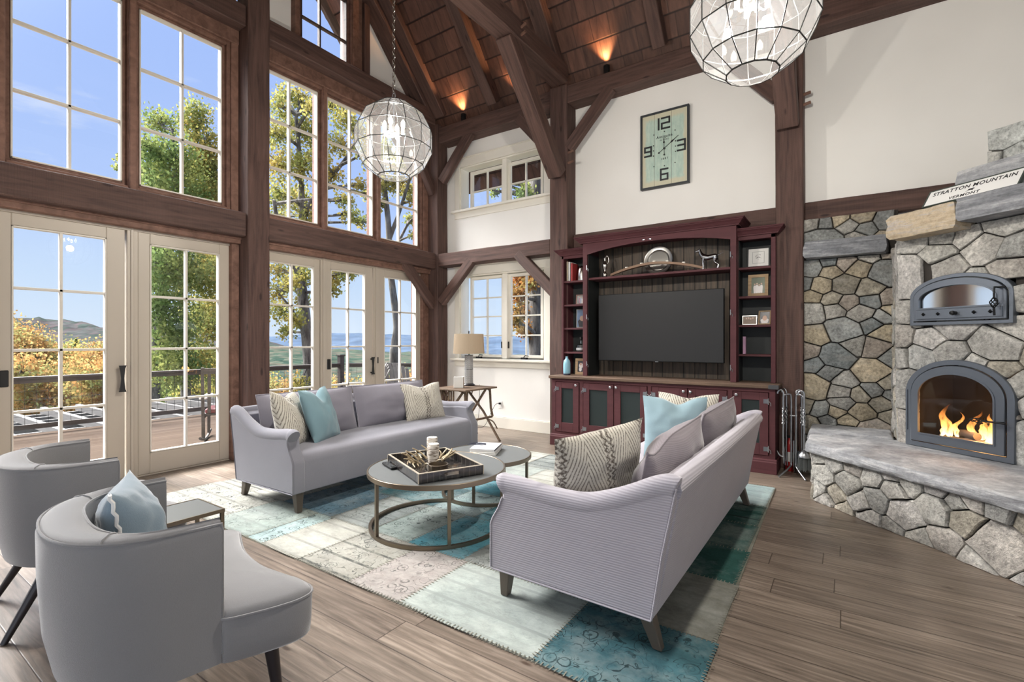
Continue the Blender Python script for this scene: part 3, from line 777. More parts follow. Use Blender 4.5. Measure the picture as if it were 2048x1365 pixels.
# another pair of sliding doors further along, towards the kitchen
for k, y in enumerate((-1.15, -2.1, -3.05, -4.0)): gdoor(7 + k, y, y + .87, y + .10, y + .77)
w = MB(); w.box(-6.0, DX + .02, -4.2, -.2, 2.46, 3.1); w.box(-6.0, DX + .02, -.28, -.2, 0, 2.46); w.box(-6.0, DX + .02, -4.2, -4.0, 0, 2.46)
struct(w.build('trim_5', M['timber2'], smooth=0))
# ------------------------------------------------------------------ small windows of the television wall
def small_window(n, x0, x1, z0, z1, g1, g2, gz0, gz1, rows, sill, head, hw):
    root = struct(empty('window_%d' % n, ((x0 + x1) / 2, YW, z0)))
    ox, oz = (x0 + x1) / 2, z0
    def add(nm, mb, mt, bv=.003):
        for i, v in enumerate(mb.v): mb.v[i] = (v[0] - ox, v[1] - YW, v[2] - oz)
        return struct(mb.build(nm, mt, root, smooth=0, bevel=bv))
    c = MB(); cw = .10; y = YW
    c.box(x0 - cw, x0, y - .022, y + .01, z0, z1 + .01); c.box(x1, x1 + cw, y - .022, y + .01, z0, z1 + .01)
    c.box(x0 - cw, x1 + cw, y - .026, y + .01, z1, head); c.box(x0 - cw - .02, x1 + cw + .02, y - .04, y + .01, head, head + .02)
    add('window_casing', c, M['cream'])
    s = MB(); s.box(x0 - cw - .05, x1 + cw + .05, y - .075, y + .12, z0 - .035, z0); s.box(x0 - cw - .01, x1 + cw + .01, y - .02, y + .01, z0 - .13, z0 - .035)
    add('window_sill', s, M['cream'])
    r = MB(); r.box(x0, x0 + .02, y, y + .2, z0, z1); r.box(x1 - .02, x1, y, y + .2, z0, z1); r.box(x0, x1, y, y + .2, z1 - .02, z1); r.box(x0, x1, y + .1, y + .2, z0, z0 + .02)
    xm0, xm1 = g1[1] + .045, g2[0] - .045
    r.box(xm0, xm1, y + .03, y + .16, z0, z1)
    add('window_jamb', r, M['cream'])
    for g in (g1, g2):
        f = MB(); t = .045; ya, yb = y + .075, y + .125
        f.box(g[0] - t, g[0], ya, yb, gz0 - t, gz1 + t); f.box(g[1], g[1] + t, ya, yb, gz0 - t, gz1 + t); f.box(g[0], g[1], ya, yb, gz1, gz1 + t); f.box(g[0], g[1], ya, yb, gz0 - t, gz0)
        xm = (g[0] + g[1]) / 2; f.box(xm - .01, xm + .01, ya + .01, yb, gz0, gz1)
        for i in range(1, rows):
            zz = gz0 + (gz1 - gz0) * i / rows; f.box(g[0], g[1], ya + .01, yb, zz - .01, zz + .01)
        add('window_sash', f, M['cream'], .002)
        add('window_pane', MB().box(g[0], g[1], y + .10, y + .104, gz0, gz1), M['glass'], 0)
    return root, add
r8, add8 = small_window(8, -5.27, -3.655, 3.49, 4.20, (-5.075, -4.49), (-4.32, -3.775), 3.50, 4.075, 2, 3.47, 4.33, .1)
r9, add9 = small_window(9, -5.27, -3.655, 1.07, 2.42, (-5.075, -4.49), (-4.31, -3.775), 1.135, 2.345, 4, 1.05, 2.56, .1)
for xx in (-4.92, -4.05):
    m = MB(); m.box(xx - .05, xx + .05, YW + .03, YW + .075, 1.07, 1.10); m.tube([(xx, YW + .04, 1.10), (xx + .05, YW + .0, 1.13), (xx + .10, YW + .02, 1.125)], .008, 6)
    add9('crank_handle', m, M['bronze'], 0)
for xx in (-4.475, -4.345):
    add9('window_latch', MB().box(xx - .008, xx + .008, YW + .05, YW + .075, 1.24, 1.34), M['bronze'], .003)
m = MB(); m.box(-5.53, -3.43, YW - .02, YW, 0, .165); m.box(-5.53, -3.43, YW - .014, YW, .165, .18)
struct(m.build('baseboard_back', M['cream'], smooth=0, bevel=.003))
# socket with plug and lamp cord
o = MB().box(-.037, .037, -.006, 0, -.06, .06).build('wall_outlet', M['white'], loc=(-4.455, YW - .0, .36), bevel=.003, smooth=0)
T(o, 'white wall outlet with a black plug, low beside the bamboo table', 'outlet')
MB().box(-.017, .017, -.009, -.005, -.045, -.008).build('socket_face', M['offwhite'], o, smooth=0)
pl = MB().box(-.014, .014, -.035, -.006, .008, .036).build('plug', M['black'], o, smooth=0, bevel=.003)
cpts = spline([(-4.46, 6.165, .385), (-4.50, 6.12, .36), (-4.56, 6.06, .20), (-4.62, 6.0, .04), (-4.72, 5.9, .012), (-4.60, 5.75, .012), (-4.50, 5.72, .30), (-4.46, 5.68, .71)], 8)
T(MB().tube(cpts, .0035, 6).build('lamp_cord', M['black']), 'thin black lamp cord hanging behind the bamboo table to the outlet', 'cord')
# ------------------------------------------------------------------ rug
def build_rug():
    g = G('patchwork rug'); v = g.co(); at = g.n('Attribute', attribute_name='col').outputs['Color']
    al = g.n('Attribute', attribute_name='pat').outputs['Color']; pr_, pg_, pb_ = g.sep(al)
    a = g.noise(g.map(v, (2.2, 4, 1)), 3.0, 9, .8, .3); b = g.noise(v, 2.2, 6, .7); wv = g.noise(g.map(v, (30, 190, 1)), 4, 2, .6)
    c = g.mix(.8, at, g.ramp(a, [(.3, .5), (.52, .88), (.7, 1.15)]), 'MULTIPLY')
    c = g.mix(g.ramp(b, [(.44, 0.0), (.68, .75)]), c, g.mix(.5, (.50, .52, .49), c))
    # florals: rings and stems
    vd = g.vor(g.map(v, (1, 1, 0)), 9.0, rnd=.7); n1 = g.noise(v, 24, 2)
    vv = g.math('ADD', vd, g.math('MULTIPLY', n1, .22))
    r1 = g.ramp(g.math('ABSOLUTE', g.math('SUBTRACT', vv, .42)), [(.014, 1.0), (.032, 0.0)])
    r2 = g.ramp(g.math('ABSOLUTE', g.math('SUBTRACT', vv, .24)), [(.012, .9), (.028, 0.0)])
    n2 = g.noise(g.map(v, (1, 1, 0)), 13, 1, .5, 1.2)
    r3 = g.ramp(g.math('ABSOLUTE', g.math('SUBTRACT', n2, .5)), [(.009, 1.0), (.019, 0.0)])
    fl = g.math('MAXIMUM', g.math('MAXIMUM', r1, r2), r3)
    m = g.math('MULTIPLY', g.math('MULTIPLY', fl, pr_), g.ramp(g.noise(v, 7, 4), [(.38, .1), (.55, 1.0)]))
    x, y, z = g.sep(v)
    ln = g.math('ABSOLUTE', g.math('SUBTRACT', g.math('FRACT', g.math('MULTIPLY', y, 6.5)), .5))
    lm = g.math('MULTIPLY', g.math('MULTIPLY', g.ramp(ln, [(.05, 1.0), (.09, 0.0)]), pg_), g.ramp(a, [(.4, .1), (.55, 1.0)]))
    c = g.mix(g.math('MULTIPLY', g.math('MAXIMUM', m, lm), .9), c, g.mix(.5, (.018, .03, .035), g.mix(.75, at, (.0, .0, .0))))
    c = g.mix(g.math('MULTIPLY', wv, .35), c, g.mix(.5, c, (.06, .07, .07), 'MIX'))
    mat = g.pr(c, .95, g.bump(g.math('ADD', wv, m), .5, .004), spec=.1)
    M['stitch'] = plain('rug stitching', (.17, .165, .13), .9, bump=.5, bs=300)
    me = MB(); pat = []
    cream = (0.470, 0.470, 0.420); pale = (0.395, 0.445, 0.420); aqua = (0.336, 0.437, 0.437); teal = (0.055, 0.143, 0.168); green = (0.025, 0.088, 0.076); gry = (0.252, 0.277, 0.269)
    taupe = (0.202, 0.202, 0.172); turq = (0.101, 0.302, 0.370); blue = (0.118, 0.210, 0.277); beige = (0.370, 0.361, 0.319); rose = (0.353, 0.319, 0.302); pgreen = (0.319, 0.378, 0.353)
    rows = [
        (1.75, 2.31, [(-4.95, cream, 1, .5), (-3.95, pgreen, .6, .2), (-3.40, aqua, 1, 0), (-2.79 - .42, cream, .1, .5), (-2.79, beige, .8, 1), (-2.30, rose, .8, 0), (-1.90, pale, .1, .3), (-1.10, teal, 1, 0), (-.47, None, 0, 0)]),
        (2.31, 2.92, [(-4.93, beige, .5, 1), (-4.35, cream, .2, .3), (-3.90, blue, .8, 0), (-3.25, gry, .7, .4), (-2.80, pgreen, 1, .2), (-2.42, turq, .8, 0), (-1.95, gry, .9, .3), (-1.40, rose, .6, 0), (-1.13, pale, .2, .3), (-.77 - .15, taupe, .1, .2), (-.49, None, 0, 0)]),
        (2.92, 3.42, [(-4.90, pale, .6, .3), (-4.1, blue, .6, .5), (-3.45, teal, .7, 0), (-2.78, aqua, .8, 0), (-2.35, turq, 1, 0), (-1.9, pgreen, .8, .4), (-1.4, gry, .6, 0), (-.95, green, .3, 0), (-.51, None, 0, 0)]),
        (3.42, 3.93, [(-4.88, aqua, .8, 0), (-4.2, cream, .2, .5), (-3.3, turq, .7, .2), (-2.45, turq, .6, .0), (-1.9, pale, .4, .6), (-1.35, cream, .3, .2), (-.98, green, .3, .1), (-.53, None, 0, 0)]),
        (3.93, 4.43, [(-4.86, cream, .3, .6), (-4.0, teal, .7, 0), (-3.2, pale, .2, .3), (-2.6, cream, .2, .6), (-1.9, aqua, .5, 0), (-1.4, gry, .8, .5), (-.98, green, .5, 1), (-.54, None, 0, 0)]),
        (4.43, 5.06, [(-4.84, pale, .4, .2), (-3.8, cream, .2, .6), (-2.9, gry, .6, 1), (-2.45, pale, .2, .5), (-1.6, pgreen, .4, .3), (-1.1, aqua, .1, .2), (-.55, None, 0, 0)]),
    ]
    st = []
    rnd = random.Random(3)
    for (y0, y1, cs) in rows:
        for (xa, c, p1, p2), (xb, _, _, _) in zip(cs[:-1], cs[1:]):
            k = rnd.uniform(.9, 1.1)
            if xb < xa: xa, xb = xb, xa
            me.c = tuple(q * k for q in c)
            h = .009 + rnd.uniform(0, .002)
            nn = max(2, int((xb - xa) / .12))
            vs = []
            for i in range(nn + 1):
                x = xa + (xb - xa) * i / nn
                wob = .006 * math.sin(x * 9) if y0 < 1.8 else 0
                vs += [(x, y0 + wob, h), (x, y1, h)]
            me.add(vs, [(2 * i, 2 * i + 2, 2 * i + 3, 2 * i + 1) for i in range(nn)])
            pat += [(p1, p2, 0)] * nn
            st.append(((xb, y0), (xb, y1)))
        st.append(((cs[0][0], y1), (cs[-1][0], y1)))
    st.append(((-4.95, 1.75), (-.47, 1.75)))
    me.c = (.25, .25, .2)
    me.prism([(-4.95, 1.752), (-.47, 1.752), (-.548, 5.058), (-4.84, 5.058)], xyz, .001, .008); pat += [(0, 0, 0)] * 6
    o = me.build('patchwork_rug', mat, smooth=0, fix=False)
    at = o.data.color_attributes.new('pat', 'FLOAT_COLOR', 'CORNER'); d = []
    for f, p in zip(o.data.polygons, pat):
        for _ in range(f.loop_total): d += [*p, 1]
    at.data.foreach_set('color', d)
    T(o, 'large patchwork rug of faded teal, aqua, green and cream pieces under the sofas', 'rug')
    s = MB()
    for (a, b) in st:
        a = Vector((*a, .011)); b = Vector((*b, .011)); n = int((b - a).length / .022); d = (b - a).normalized(); q = Vector((-d.y, d.x, 0))
        for i in range(n):
            p = a + d * (.022 * i + .008); w_ = .013 + rnd.uniform(-.003, .004)
            sk = d * rnd.uniform(-.004, .006)
            s.add([p - q * w_ - d * .0025, p - q * w_ + d * .0025, p + q * w_ + d * .0025 + sk, p + q * w_ - d * .0025 + sk], [(0, 1, 2, 3)])
    for v in range(len(s.v)): s.v[v] = (s.v[v][0], s.v[v][1], .0125)
    s.build('stitching', M['stitch'], o, smooth=0)
    return o
build_rug()
# ------------------------------------------------------------------ sofas: q = distance back from the front, y = along, z = up
def make_sofa(x0, y0, sgn, body_mat, label, Ln):
    """front face at x0, sgn=+1: back lies towards -x (view sofa), -1: back towards +x"""
    root = empty('sofa', (x0, y0, 0))
    def P(q, y, z): return (-sgn * q, y, z)
    TH_ = .105
    side = [(0.0, .17), (0.0, .40), (.012, .43), (.05, .49), (.075, .545), (.08, .60), (.20, .60), (.38, .585), (.55, .585), (.70, .63), (.80, .675), (.88, .715), (.93, .725), (.955, .715), (.90, .45), (.855, .16)]
    b = MB()
    # back slab
    b.prism([(.855, .16), (.958, .71), (.90, .74), (.82, .71), (.68, .44), (.66, .16)], lambda u, v, a: P(u, a, v), .05, Ln - .05)
    # seat base with rounded front
    front = [(.02, .165), (.02, .40), (.028, .435), (.05, .462), (.09, .475), (.30, .482), (.70, .47), (.70, .165)]
    b.prism(front, lambda u, v, a: P(u, a, v), .09, Ln - .09)
    b.build('seat_base', body_mat, root, smooth=50, bevel=.01, seg=2)
    bk = MB()
    tp = [P(.925 + .012 * math.sin(PI * i / 14) , .035 + (Ln - .07) * i / 14, .722 + .016 * math.sin(PI * i / 14)) for i in range(15)]
    bk.tube(tp, .046, 12)
    bk.build('back_rail', body_mat, root, smooth=60)
    for k, (ya, yb, out) in enumerate(((0, TH_, -1), (Ln - TH_, Ln, 1))):
        m = MB()
        m.prism(side, lambda u, v, a: P(u, a, v), ya, yb)
        m.build('arm_panel', body_mat, root, smooth=40, bevel=.012, seg=2)
        r = MB(); ym = (ya + yb) / 2
        pts = [(.055, .600), (.075, .607), (.15, .606), (.28, .592), (.42, .584), (.55, .592), (.68, .632), (.78, .675), (.86, .715), (.92, .735), (.95, .728)]
        sp = spline([P(q, ym + out * .012, z) for q, z in pts], 5)
        n = len(sp)
        rs = [.046 + (.004 if i < 6 else 0) for i in range(n)]
        rs[0] = .040; rs[-1] = .04
        r.tube(sp, rs, 14, flat=1.18)
        r.build('arm_roll', body_mat, root, smooth=60)
        pp = MB(); yo = ya if out < 0 else yb
        pth = [(.004, .175), (.004, .40), (.016, .432), (.054, .492), (.078, .55)]
        pp.tube([P(q, yo, z) for q, z in pth], .0045, 6); pp.tube([P(.957, yo, .74), P(.897, yo, .45), P(.852, yo, .165)], .0045, 6)
        pp.tube([P(.01, yo, .17), P(.85, yo, .162)], .0045, 6)
        pp.build('piping', body_mat, root, smooth=60)
    for (q, dq, lab) in ((.06, -.012, 'front'), (.80, .06, 'rear')):
        for y in (.075, Ln - .075):
            l = MB(); c0 = P(q, y, .175); c1 = P(q + dq, y, .012)
            l.taper(c0, .034, .034, c1, .021, .021); l.build('leg', M['legdark'], root, smooth=0, bevel=.004)
    T(root, label, 'sofa', 'pair of matching sofas')
    return root
LS = 2.26
make_sofa(-3.49, 2.15, 1, M['sofa'], 'lilac grey sofa with its back to the glazed doors', LS)
make_sofa(-1.54, 2.05, -1, M['sofa_rib'], 'ribbed lilac grey sofa seen from behind, beside the open floor by the fireplace', 2.42)
# ------------------------------------------------------------------ cushions
def pillow(name, c, ax, up, w, h, d, mat, label, cat='cushion', group=None, n=22, seed=0, pinch=.10, sag=0.0, piping=None, crease=None):
    X = Vector(ax).normalized(); Z = Vector(up); Z = (Z - X * Z.dot(X)).normalized(); Y = Z.cross(X)
    R = Matrix((X, Y, Z)).transposed().to_4x4(); R.translation = Vector(c)
    m = MB(); vs = []; idx = {}
    for s in (-1, 1):
        for i in range(n + 1):
            for j in range(n + 1):
                u = i / n * 2 - 1; v = j / n * 2 - 1
                edge = i in (0, n) or j in (0, n)
                if edge and s == 1: idx[(s, i, j)] = idx[(-1, i, j)]; continue
                px = u * w / 2 * (1 - pinch * (1 - abs(u)) * abs(v) ** 2 * 0 - pinch * (1 - v * v) * abs(u) ** 1 * .55)
                pz = v * h / 2 * (1 - pinch * (1 - u * u) * abs(v) * .55)
                t = (max(0, (1 - u * u)) ** .55) * (max(0, (1 - v * v)) ** .55)
                nz = noise.noise(Vector((u * 1.7 + seed * 3.1, v * 1.7, s * 2.0 + seed)))
                py = s * d / 2 * t * (1 + .22 * nz) + .012 * noise.noise(Vector((u * 4 + seed, v * 4, s * 5.0))) * t
                if crease:
                    k = math.exp(-((u - crease[0]) / crease[2]) ** 2) * max(0, (v - .0)) ** 1.4
                    pz -= crease[1] * k; py *= (1 - .45 * k)
                py -= sag * (1 - u * u) * (1 - v * v)
                idx[(s, i, j)] = len(vs); vs.append((px, py, pz))
    fs = []
    for s in (-1, 1):
        for i in range(n):
            for j in range(n):
                q = [idx[(s, i, j)], idx[(s, i + 1, j)], idx[(s, i + 1, j + 1)], idx[(s, i, j + 1)]]
                if s == 1: q.reverse()
                fs.append(tuple(q))
    m.add(vs, fs)
    o = m.build(name, mat, smooth=80, mat=R)
    if piping is not None:
        pts = [vs[idx[(-1, i, 0)]] for i in range(n)] + [vs[idx[(-1, n, j)]] for j in range(n)] + [vs[idx[(-1, i, n)]] for i in range(n, 0, -1)] + [vs[idx[(-1, 0, j)]] for j in range(n, 0, -1)]
        MB().tube(pts, .0055, 6, closed=True).build('piping', piping, o, smooth=60)
    T(o, label, cat, group); return o
# sofa facing the room (back towards the doors): x decreasing = back
pillow('back_cushion', (-4.15, 2.735, .665), (0, 1, .0), (-.24, 0, 1), .98, .45, .24, M['cushion'], 'long grey back cushion behind the blue pillow on the door-side sofa', group=None, seed=1, pinch=.05, piping=M['cushion'])
pillow('back_cushion', (-4.15, 3.74, .665), (0, 1, .0), (-.24, 0, 1), 1.0, .45, .24, M['cushion'], 'long grey back cushion next to the bamboo table end of the door-side sofa', seed=2, pinch=.05, piping=M['cushion'])
pillow('throw_pillow', (-3.93, 2.40, .68), (-.55, .75, -.10), (-.25, -.22, 1), .50, .50, .20, M['crewel'], 'cream embroidered pillow leaning on the near arm of the door-side sofa', 'pillow', seed=3, crease=(-.1, .05, .35))
pillow('throw_pillow', (-3.92, 2.68, .69), (-.45, .85, 0), (-.30, -.16, 1), .48, .50, .17, M['blue2'], 'duck egg blue pillow with a dented top on the door-side sofa', 'pillow', seed=4, crease=(.05, .09, .28))
pillow('throw_pillow', (-3.97, 4.03, .665), (.22, 1, 0), (-.34, .10, 1), .52, .44, .18, M['crewel'], 'cream chevron embroidered pillow by the far arm of the door-side sofa', 'pillow', seed=5, crease=(0, .04, .4))
# sofa seen from behind
pillow('back_cushion', (-.83, 2.80, .655), (0, 1, .03), (.24, 0, 1), 1.0, .42, .25, M['cushion_rib'], 'mauve grey back cushion in front of the ribbed sofa back, nearer the camera', seed=6, pinch=.05, piping=M['cushion_rib'], crease=(-.75, .06, .3))
pillow('back_cushion', (-.82, 3.83, .675), (0, 1, .02), (.24, 0, 1), 1.0, .43, .25, M['cushion_rib'], 'mauve grey back cushion at the fireplace end of the ribbed sofa', seed=7, pinch=.05, piping=M['cushion_rib'])
pillow('throw_pillow', (-1.10, 2.42, .655), (.42, .90, .10), (.22, -.05, 1), .60, .50, .21, M['crewel'], 'large cream embroidered pillow beside the near arm of the ribbed sofa', 'pillow', seed=8)
pillow('throw_pillow', (-1.07, 3.74, .70), (.93, .38, 0), (.10, .26, 1), .47, .47, .16, M['blue'], 'pale blue pillow standing in the middle of the ribbed sofa', 'pillow', seed=9, crease=(.1, .05, .35))
pillow('throw_pillow', (-1.07, 4.06, .70), (.98, .12, 0), (.0, .28, 1), .47, .47, .15, M['crewel'], 'cream pillow mostly hidden behind the pale blue pillow', 'pillow', seed=10, crease=(0, .03, .4))
# ------------------------------------------------------------------ barrel chairs
def make_chair():
    root = empty('barrel_chair', (0, 0, 0))
    def outline(inset, n=44):
        R = .375 - inset; pts = []
        tip = 0.0
        for i in range(6): pts.append((R, tip - .10 * i / 5))
        for i in range(1, n):
            a = PI * i / n
            ca, sa = math.cos(a), math.sin(a)
            e = .86
            pts.append((R * math.copysign(abs(ca) ** e, ca), -.10 - (.31 - inset) * abs(sa) ** e))
        for i in range(6): pts.append((-R, tip - .10 + .10 * i / 5))
        return pts
    NP = len(outline(0))
    def top(i): return .772
    def prof(i):
        s = i / (NP - 1); back = math.sin(PI * s) ** 2
        th = .05 + .075 * back
        return [(.004 + .03 * back, .31), (.002 + .010 * back, .42), (.0, .60), (-.002, .735), (.004, .757), (.016, .769), (.03, .772), (th * .5, .776), (th - .02, .770), (th - .005, .758), (th, .74), (th + .004, .60), (th + .01, .42), (th + .01, .33)]
    rows = []
    m = MB(); vs = []
    K = len(prof(0))
    cache = {}
    for i in range(NP):
        for inset, z in prof(i):
            x, y = outline(inset)[i]
            if i < 3 or i > NP - 4:
                pass
            vs.append((x, y, z))
    fs = []
    for i in range(NP - 1):
        for k in range(K - 1): fs.append((i * K + k, i * K + k + 1, (i + 1) * K + k + 1, (i + 1) * K + k))
        fs.append((i * K + K - 1, i * K, (i + 1) * K, (i + 1) * K + K - 1))
    fs.append(tuple(range(K))); fs.append(tuple(reversed(range((NP - 1) * K, NP * K))))
    m.add(vs, fs)
    sh = m.build('shell', M['velvet'], root, smooth=50, bevel=.006, seg=2)
    p = MB()
    for k, off in ((4, .001), (9, .001)):
        pts = [Vector(vs[i * K + k]) + Vector((0, 0, .004)) for i in range(NP)]
        e0 = [Vector(vs[k]), Vector(vs[0 * K + (0 if k == 4 else K - 1)])]
        if k == 4:
            pts = [Vector((vs[0][0], vs[0][1] + .004, .34))] + [Vector((pts[0].x, pts[0].y + .003, .6))] + [Vector((pts[0].x, pts[0].y + .003, .74))] + pts + [Vector((pts[-1].x, pts[-1].y + .003, .74)), Vector((pts[-1].x, pts[-1].y + .003, .6)), Vector((vs[(NP - 1) * K][0], vs[(NP - 1) * K][1] + .004, .34))]
        p.tube(pts, .0042, 6)
    for i in (14, NP - 15):
        p.tube([Vector(vs[i * K + k]) + Vector((0, 0, .002)) for k in range(4, 10)], .003, 6)
    p.build('piping', M['velvet'], root, smooth=60)
    # seat
    oc = spline([(.335, -.12, 0), (.35, -.02, 0), (.382, .008, 0), (.40, .05, 0), (.425, .14, 0), (.435, .22, 0), (.415, .275, 0), (.36, .293, 0), (.28, .272, 0), (.14, .238, 0), (0, .228, 0), (-.14, .238, 0), (-.28, .272, 0), (-.36, .293, 0), (-.415, .275, 0), (-.435, .22, 0), (-.425, .14, 0), (-.40, .05, 0), (-.382, .008, 0), (-.35, -.02, 0), (-.335, -.12, 0)], 4)
    bk = [(.30, -.25, 0), (.15, -.33, 0), (0, -.35, 0), (-.15, -.33, 0), (-.30, -.25, 0)][::-1]
    oc = [Vector(q) for q in oc] + [Vector(q) for q in bk]
    c = Vector((0, .02, 0)); s = MB(); n = len(oc)
    lv = [(.97, .305), (.985, .315), (.995, .36), (1.0, .435), (.99, .452), (.97, .463), (.92, .473), (.75, .486), (.5, .493), (.2, .496)]
    vs2 = []
    for f, z in lv:
        for q in oc: w_ = c + (q - c) * f; vs2.append((w_.x, w_.y, z))
    fs2 = [tuple(reversed(range(n)))]
    for i in range(len(lv) - 1):
        for k in range(n): fs2.append((i * n + k, i * n + (k + 1) % n, (i + 1) * n + (k + 1) % n, (i + 1) * n + k))
    fs2.append(tuple(range((len(lv) - 1) * n, len(lv) * n)))
    s.add(vs2, fs2); s.build('seat', M['velvet'], root, smooth=60)
    MB().tube([(q.x, q.y, .452) for q in oc[6:67]], .0045, 6).build('piping', M['velvet'], root, smooth=60)
    # three buttons on the inner back
    for a in (-.42, 0, .42):
        x = .235 * math.sin(a) / .42 * .42; y = -.285 + abs(a) * .06
        MB().lathe([(0, .0), (.014, .002), (.012, .008), (0, .012)], (0, 0, 0), 12).build('button', M['velvet'], root, mat=Matrix.Translation((x * 1.0, y, .63)) @ Matrix.Rotation(-PI / 2, 4, 'X') , smooth=60)
    for (x, y, dx, dy) in ((.31, .17, .035, .03), (-.31, .17, -.035, .03), (.235, -.22, .05, -.17), (-.235, -.22, -.05, -.17)):
        l = MB(); l.tube([(x, y, .315), (x + dx, y + dy, 0.0)], [.026, .0135], 14); l.build('leg', M['espresso'], root, smooth=60)
    return root
ch = make_chair()
ch.location = (-2.035, .835, 0); ch.rotation_euler = (0, 0, -math.radians(8.5))
T(ch, 'pale grey velvet barrel chair with a blue cushion in it', 'armchair', 'pair of grey barrel chairs')
c2 = copy_tree(ch); c2.location = (-3.335, .945, 0); c2.rotation_euler = (0, 0, -math.radians(6.3))
T(c2, 'pale grey velvet barrel chair without a cushion, nearer the sliding doors', 'armchair')
pc = pillow('throw_pillow', (-2.17, .70, .655), (.90, -.44, .0), (-.06, -.16, 1), .36, .38, .19, M['powder'], 'light blue velvet pillow with a pale trim, standing in the barrel chair', 'pillow', seed=12, pinch=.2)
tr = MB(); pts = []
for i in range(25):
    t = -1 + 2 * i / 24
    pts.append((.181 - .02 * (1 - t * t), .004 * math.sin(i * 2.1), t * .186))
tr.tube(pts, .006, 6, flat=1.8); tr.build('trim_braid', M['white'], pc, smooth=60)
# ------------------------------------------------------------------ nesting coffee tables
def arc(cx, cy, r, a0, a1, n, z): return [(cx + r * math.cos(a0 + (a1 - a0) * i / n), cy + r * math.sin(a0 + (a1 - a0) * i / n), z) for i in range(n + 1)]
def coffee(cx, cy, r, h, a0, a1, label, legs):
    root = empty('coffee_table', (cx, cy, 0))
    t = MB(); t.lathe([(0, h - .012), (r - .006, h - .012), (r - .006, h), (0, h)], n=72); t.build('table_top', M['tabletop'], root, smooth=30)
    e = MB(); A = [(r * math.cos(2 * PI * i / 72), r * math.sin(2 * PI * i / 72)) for i in range(72)]; B = [(x * (r - .012) / r, y * (r - .012) / r) for x, y in A]
    e.ring(A, B, xyz, h - .030, h + .003); e.build('table_rim', M['brass'], root, smooth=40, bevel=.002)
    b = MB(); P_ = arc(0, 0, r - .012, a0, a1, 60, 0); Q = arc(0, 0, r - .034, a0, a1, 60, 0)
    vs = []
    for p, q in zip(P_, Q): vs += [(p[0], p[1], .012), (q[0], q[1], .012), (q[0], q[1], .034), (p[0], p[1], .034)]
    fs = [(0, 1, 2, 3), tuple(60 * 4 + k for k in (3, 2, 1, 0))]
    for i in range(60):
        for k in range(4): fs.append((4 * i + k, 4 * i + 4 + k, 4 * i + 4 + (k + 1) % 4, 4 * i + (k + 1) % 4))
    b.add(vs, fs); b.build('base_ring', M['brass'], root, smooth=40)
    for a in legs:
        l = MB(); R_ = Matrix.Rotation(a, 4, 'Z'); l.box(r - .034, r - .012, -.011, .011, .03, h - .012, R_); l.build('leg', M['brass'], root, smooth=0, bevel=.0015)
    T(root, label, 'coffee table', 'nesting coffee tables'); return root
D = math.radians
coffee(-2.496, 2.678, .50, .425, D(118), D(118 + 285), 'larger round coffee table with grey top and brass ring base, under the black tray', (D(118), D(118 + 285), D(255), D(322)))
coffee(-2.640, 3.455, .40, .355, D(0), D(360), 'smaller lower round coffee table tucked under the larger one, holding books', (D(15), D(100), D(195), D(292)))
# tray
tc = (-2.478, 2.618); ta = math.atan2(.416, .19)   # short side direction
root = empty('serving_tray', (tc[0], tc[1], .428), ta)
w2, l2 = .235, .325
b = MB(); b.box(-w2, w2, -l2, l2, 0, .008); b.build('tray_base', M['horn'], root, smooth=0)
H = .062
b = MB()
for sx in (-1, 1):
    b.box(*sorted((sx * w2, sx * (w2 - .012))), -l2, l2, .0, H)
b.build('side_wall', M['horn'], root, smooth=0)
for sy in (-1, 1):
    b = MB(); ya, yb = sorted((sy * l2, sy * (l2 - .012)))
    b.box(-w2, -.055, ya, yb, 0, H); b.box(.055, w2, ya, yb, 0, H); b.box(-.055, .055, ya, yb, 0, .026); b.box(-.055, .055, ya, yb, .048, H)
    b.build('end_wall', M['horn'], root, smooth=0)
b = MB()
A = [(-w2 - .001, -l2 - .001), (w2 + .001, -l2 - .001), (w2 + .001, l2 + .001), (-w2 - .001, l2 + .001)]; B = [(-w2 + .013, -l2 + .013), (w2 - .013, -l2 + .013), (w2 - .013, l2 - .013), (-w2 + .013, l2 - .013)]
b.ring(A, B, xyz, H, H + .004)
for sx in (-1, 1):
    for sy in (-1, 1): b.box(sx * w2 - .003, sx * w2 + .003, sy * l2 - .003, sy * l2 + .003, 0, H)
b.build('edging', M['horntrim'], root, smooth=0)
T(root, 'rectangular dark horn tray with pale grid inlay and cut-out handles on the coffee table', 'tray')
def world_at(u, v, z):   # pixel of the photograph onto a horizontal plane, used while laying things out
    t = (u - 1024) / 983.0; k = (z - 1.35) / ((682.5 - v) / 983.0)
    return (-math.sin(TH) + t * math.cos(TH)) * k, (math.cos(TH) + t * math.sin(TH)) * k
def candle(x, y, h, r, lb):
    o = MB().lathe([(r * .98, 0), (r, .01), (r * .985, h * .5), (r, h - .004), (r * .93, h)], (0, 0, 0), 28).build('birch_candle', M['candle'], loc=(x, y, .437), smooth=40)
    MB().lathe([(0, h - .006), (r * .9, h - .004), (r * .93, h + .001), (0, h + .001)], (0, 0, 0), 24).build('wax', M['wax'], o, smooth=0)
    MB().tube([(0, 0, h), (.001, 0, h + .010)], .0012, 5).build('wick', M['black'], o)
    T(o, lb, 'candle', 'birch bark candles on the tray')
candle(-2.555, 2.70, .145, .041, 'birch bark candle on the tray, in front of its taller twin')
candle(-2.665, 2.80, .165, .041, 'birch bark candle on the tray, behind the other one')
o = MB().lathe([(.062, 0), (.068, .004), (.068, .045), (.072, .05), (.064, .052), (.063, .012), (0, .010)], (0, 0, 0), 36).build('brass_bowl', M['brass'], loc=(-2.375, 2.555, .437), smooth=40)
T(o, 'small round dark brass bowl with straight sides on the tray', 'bowl')
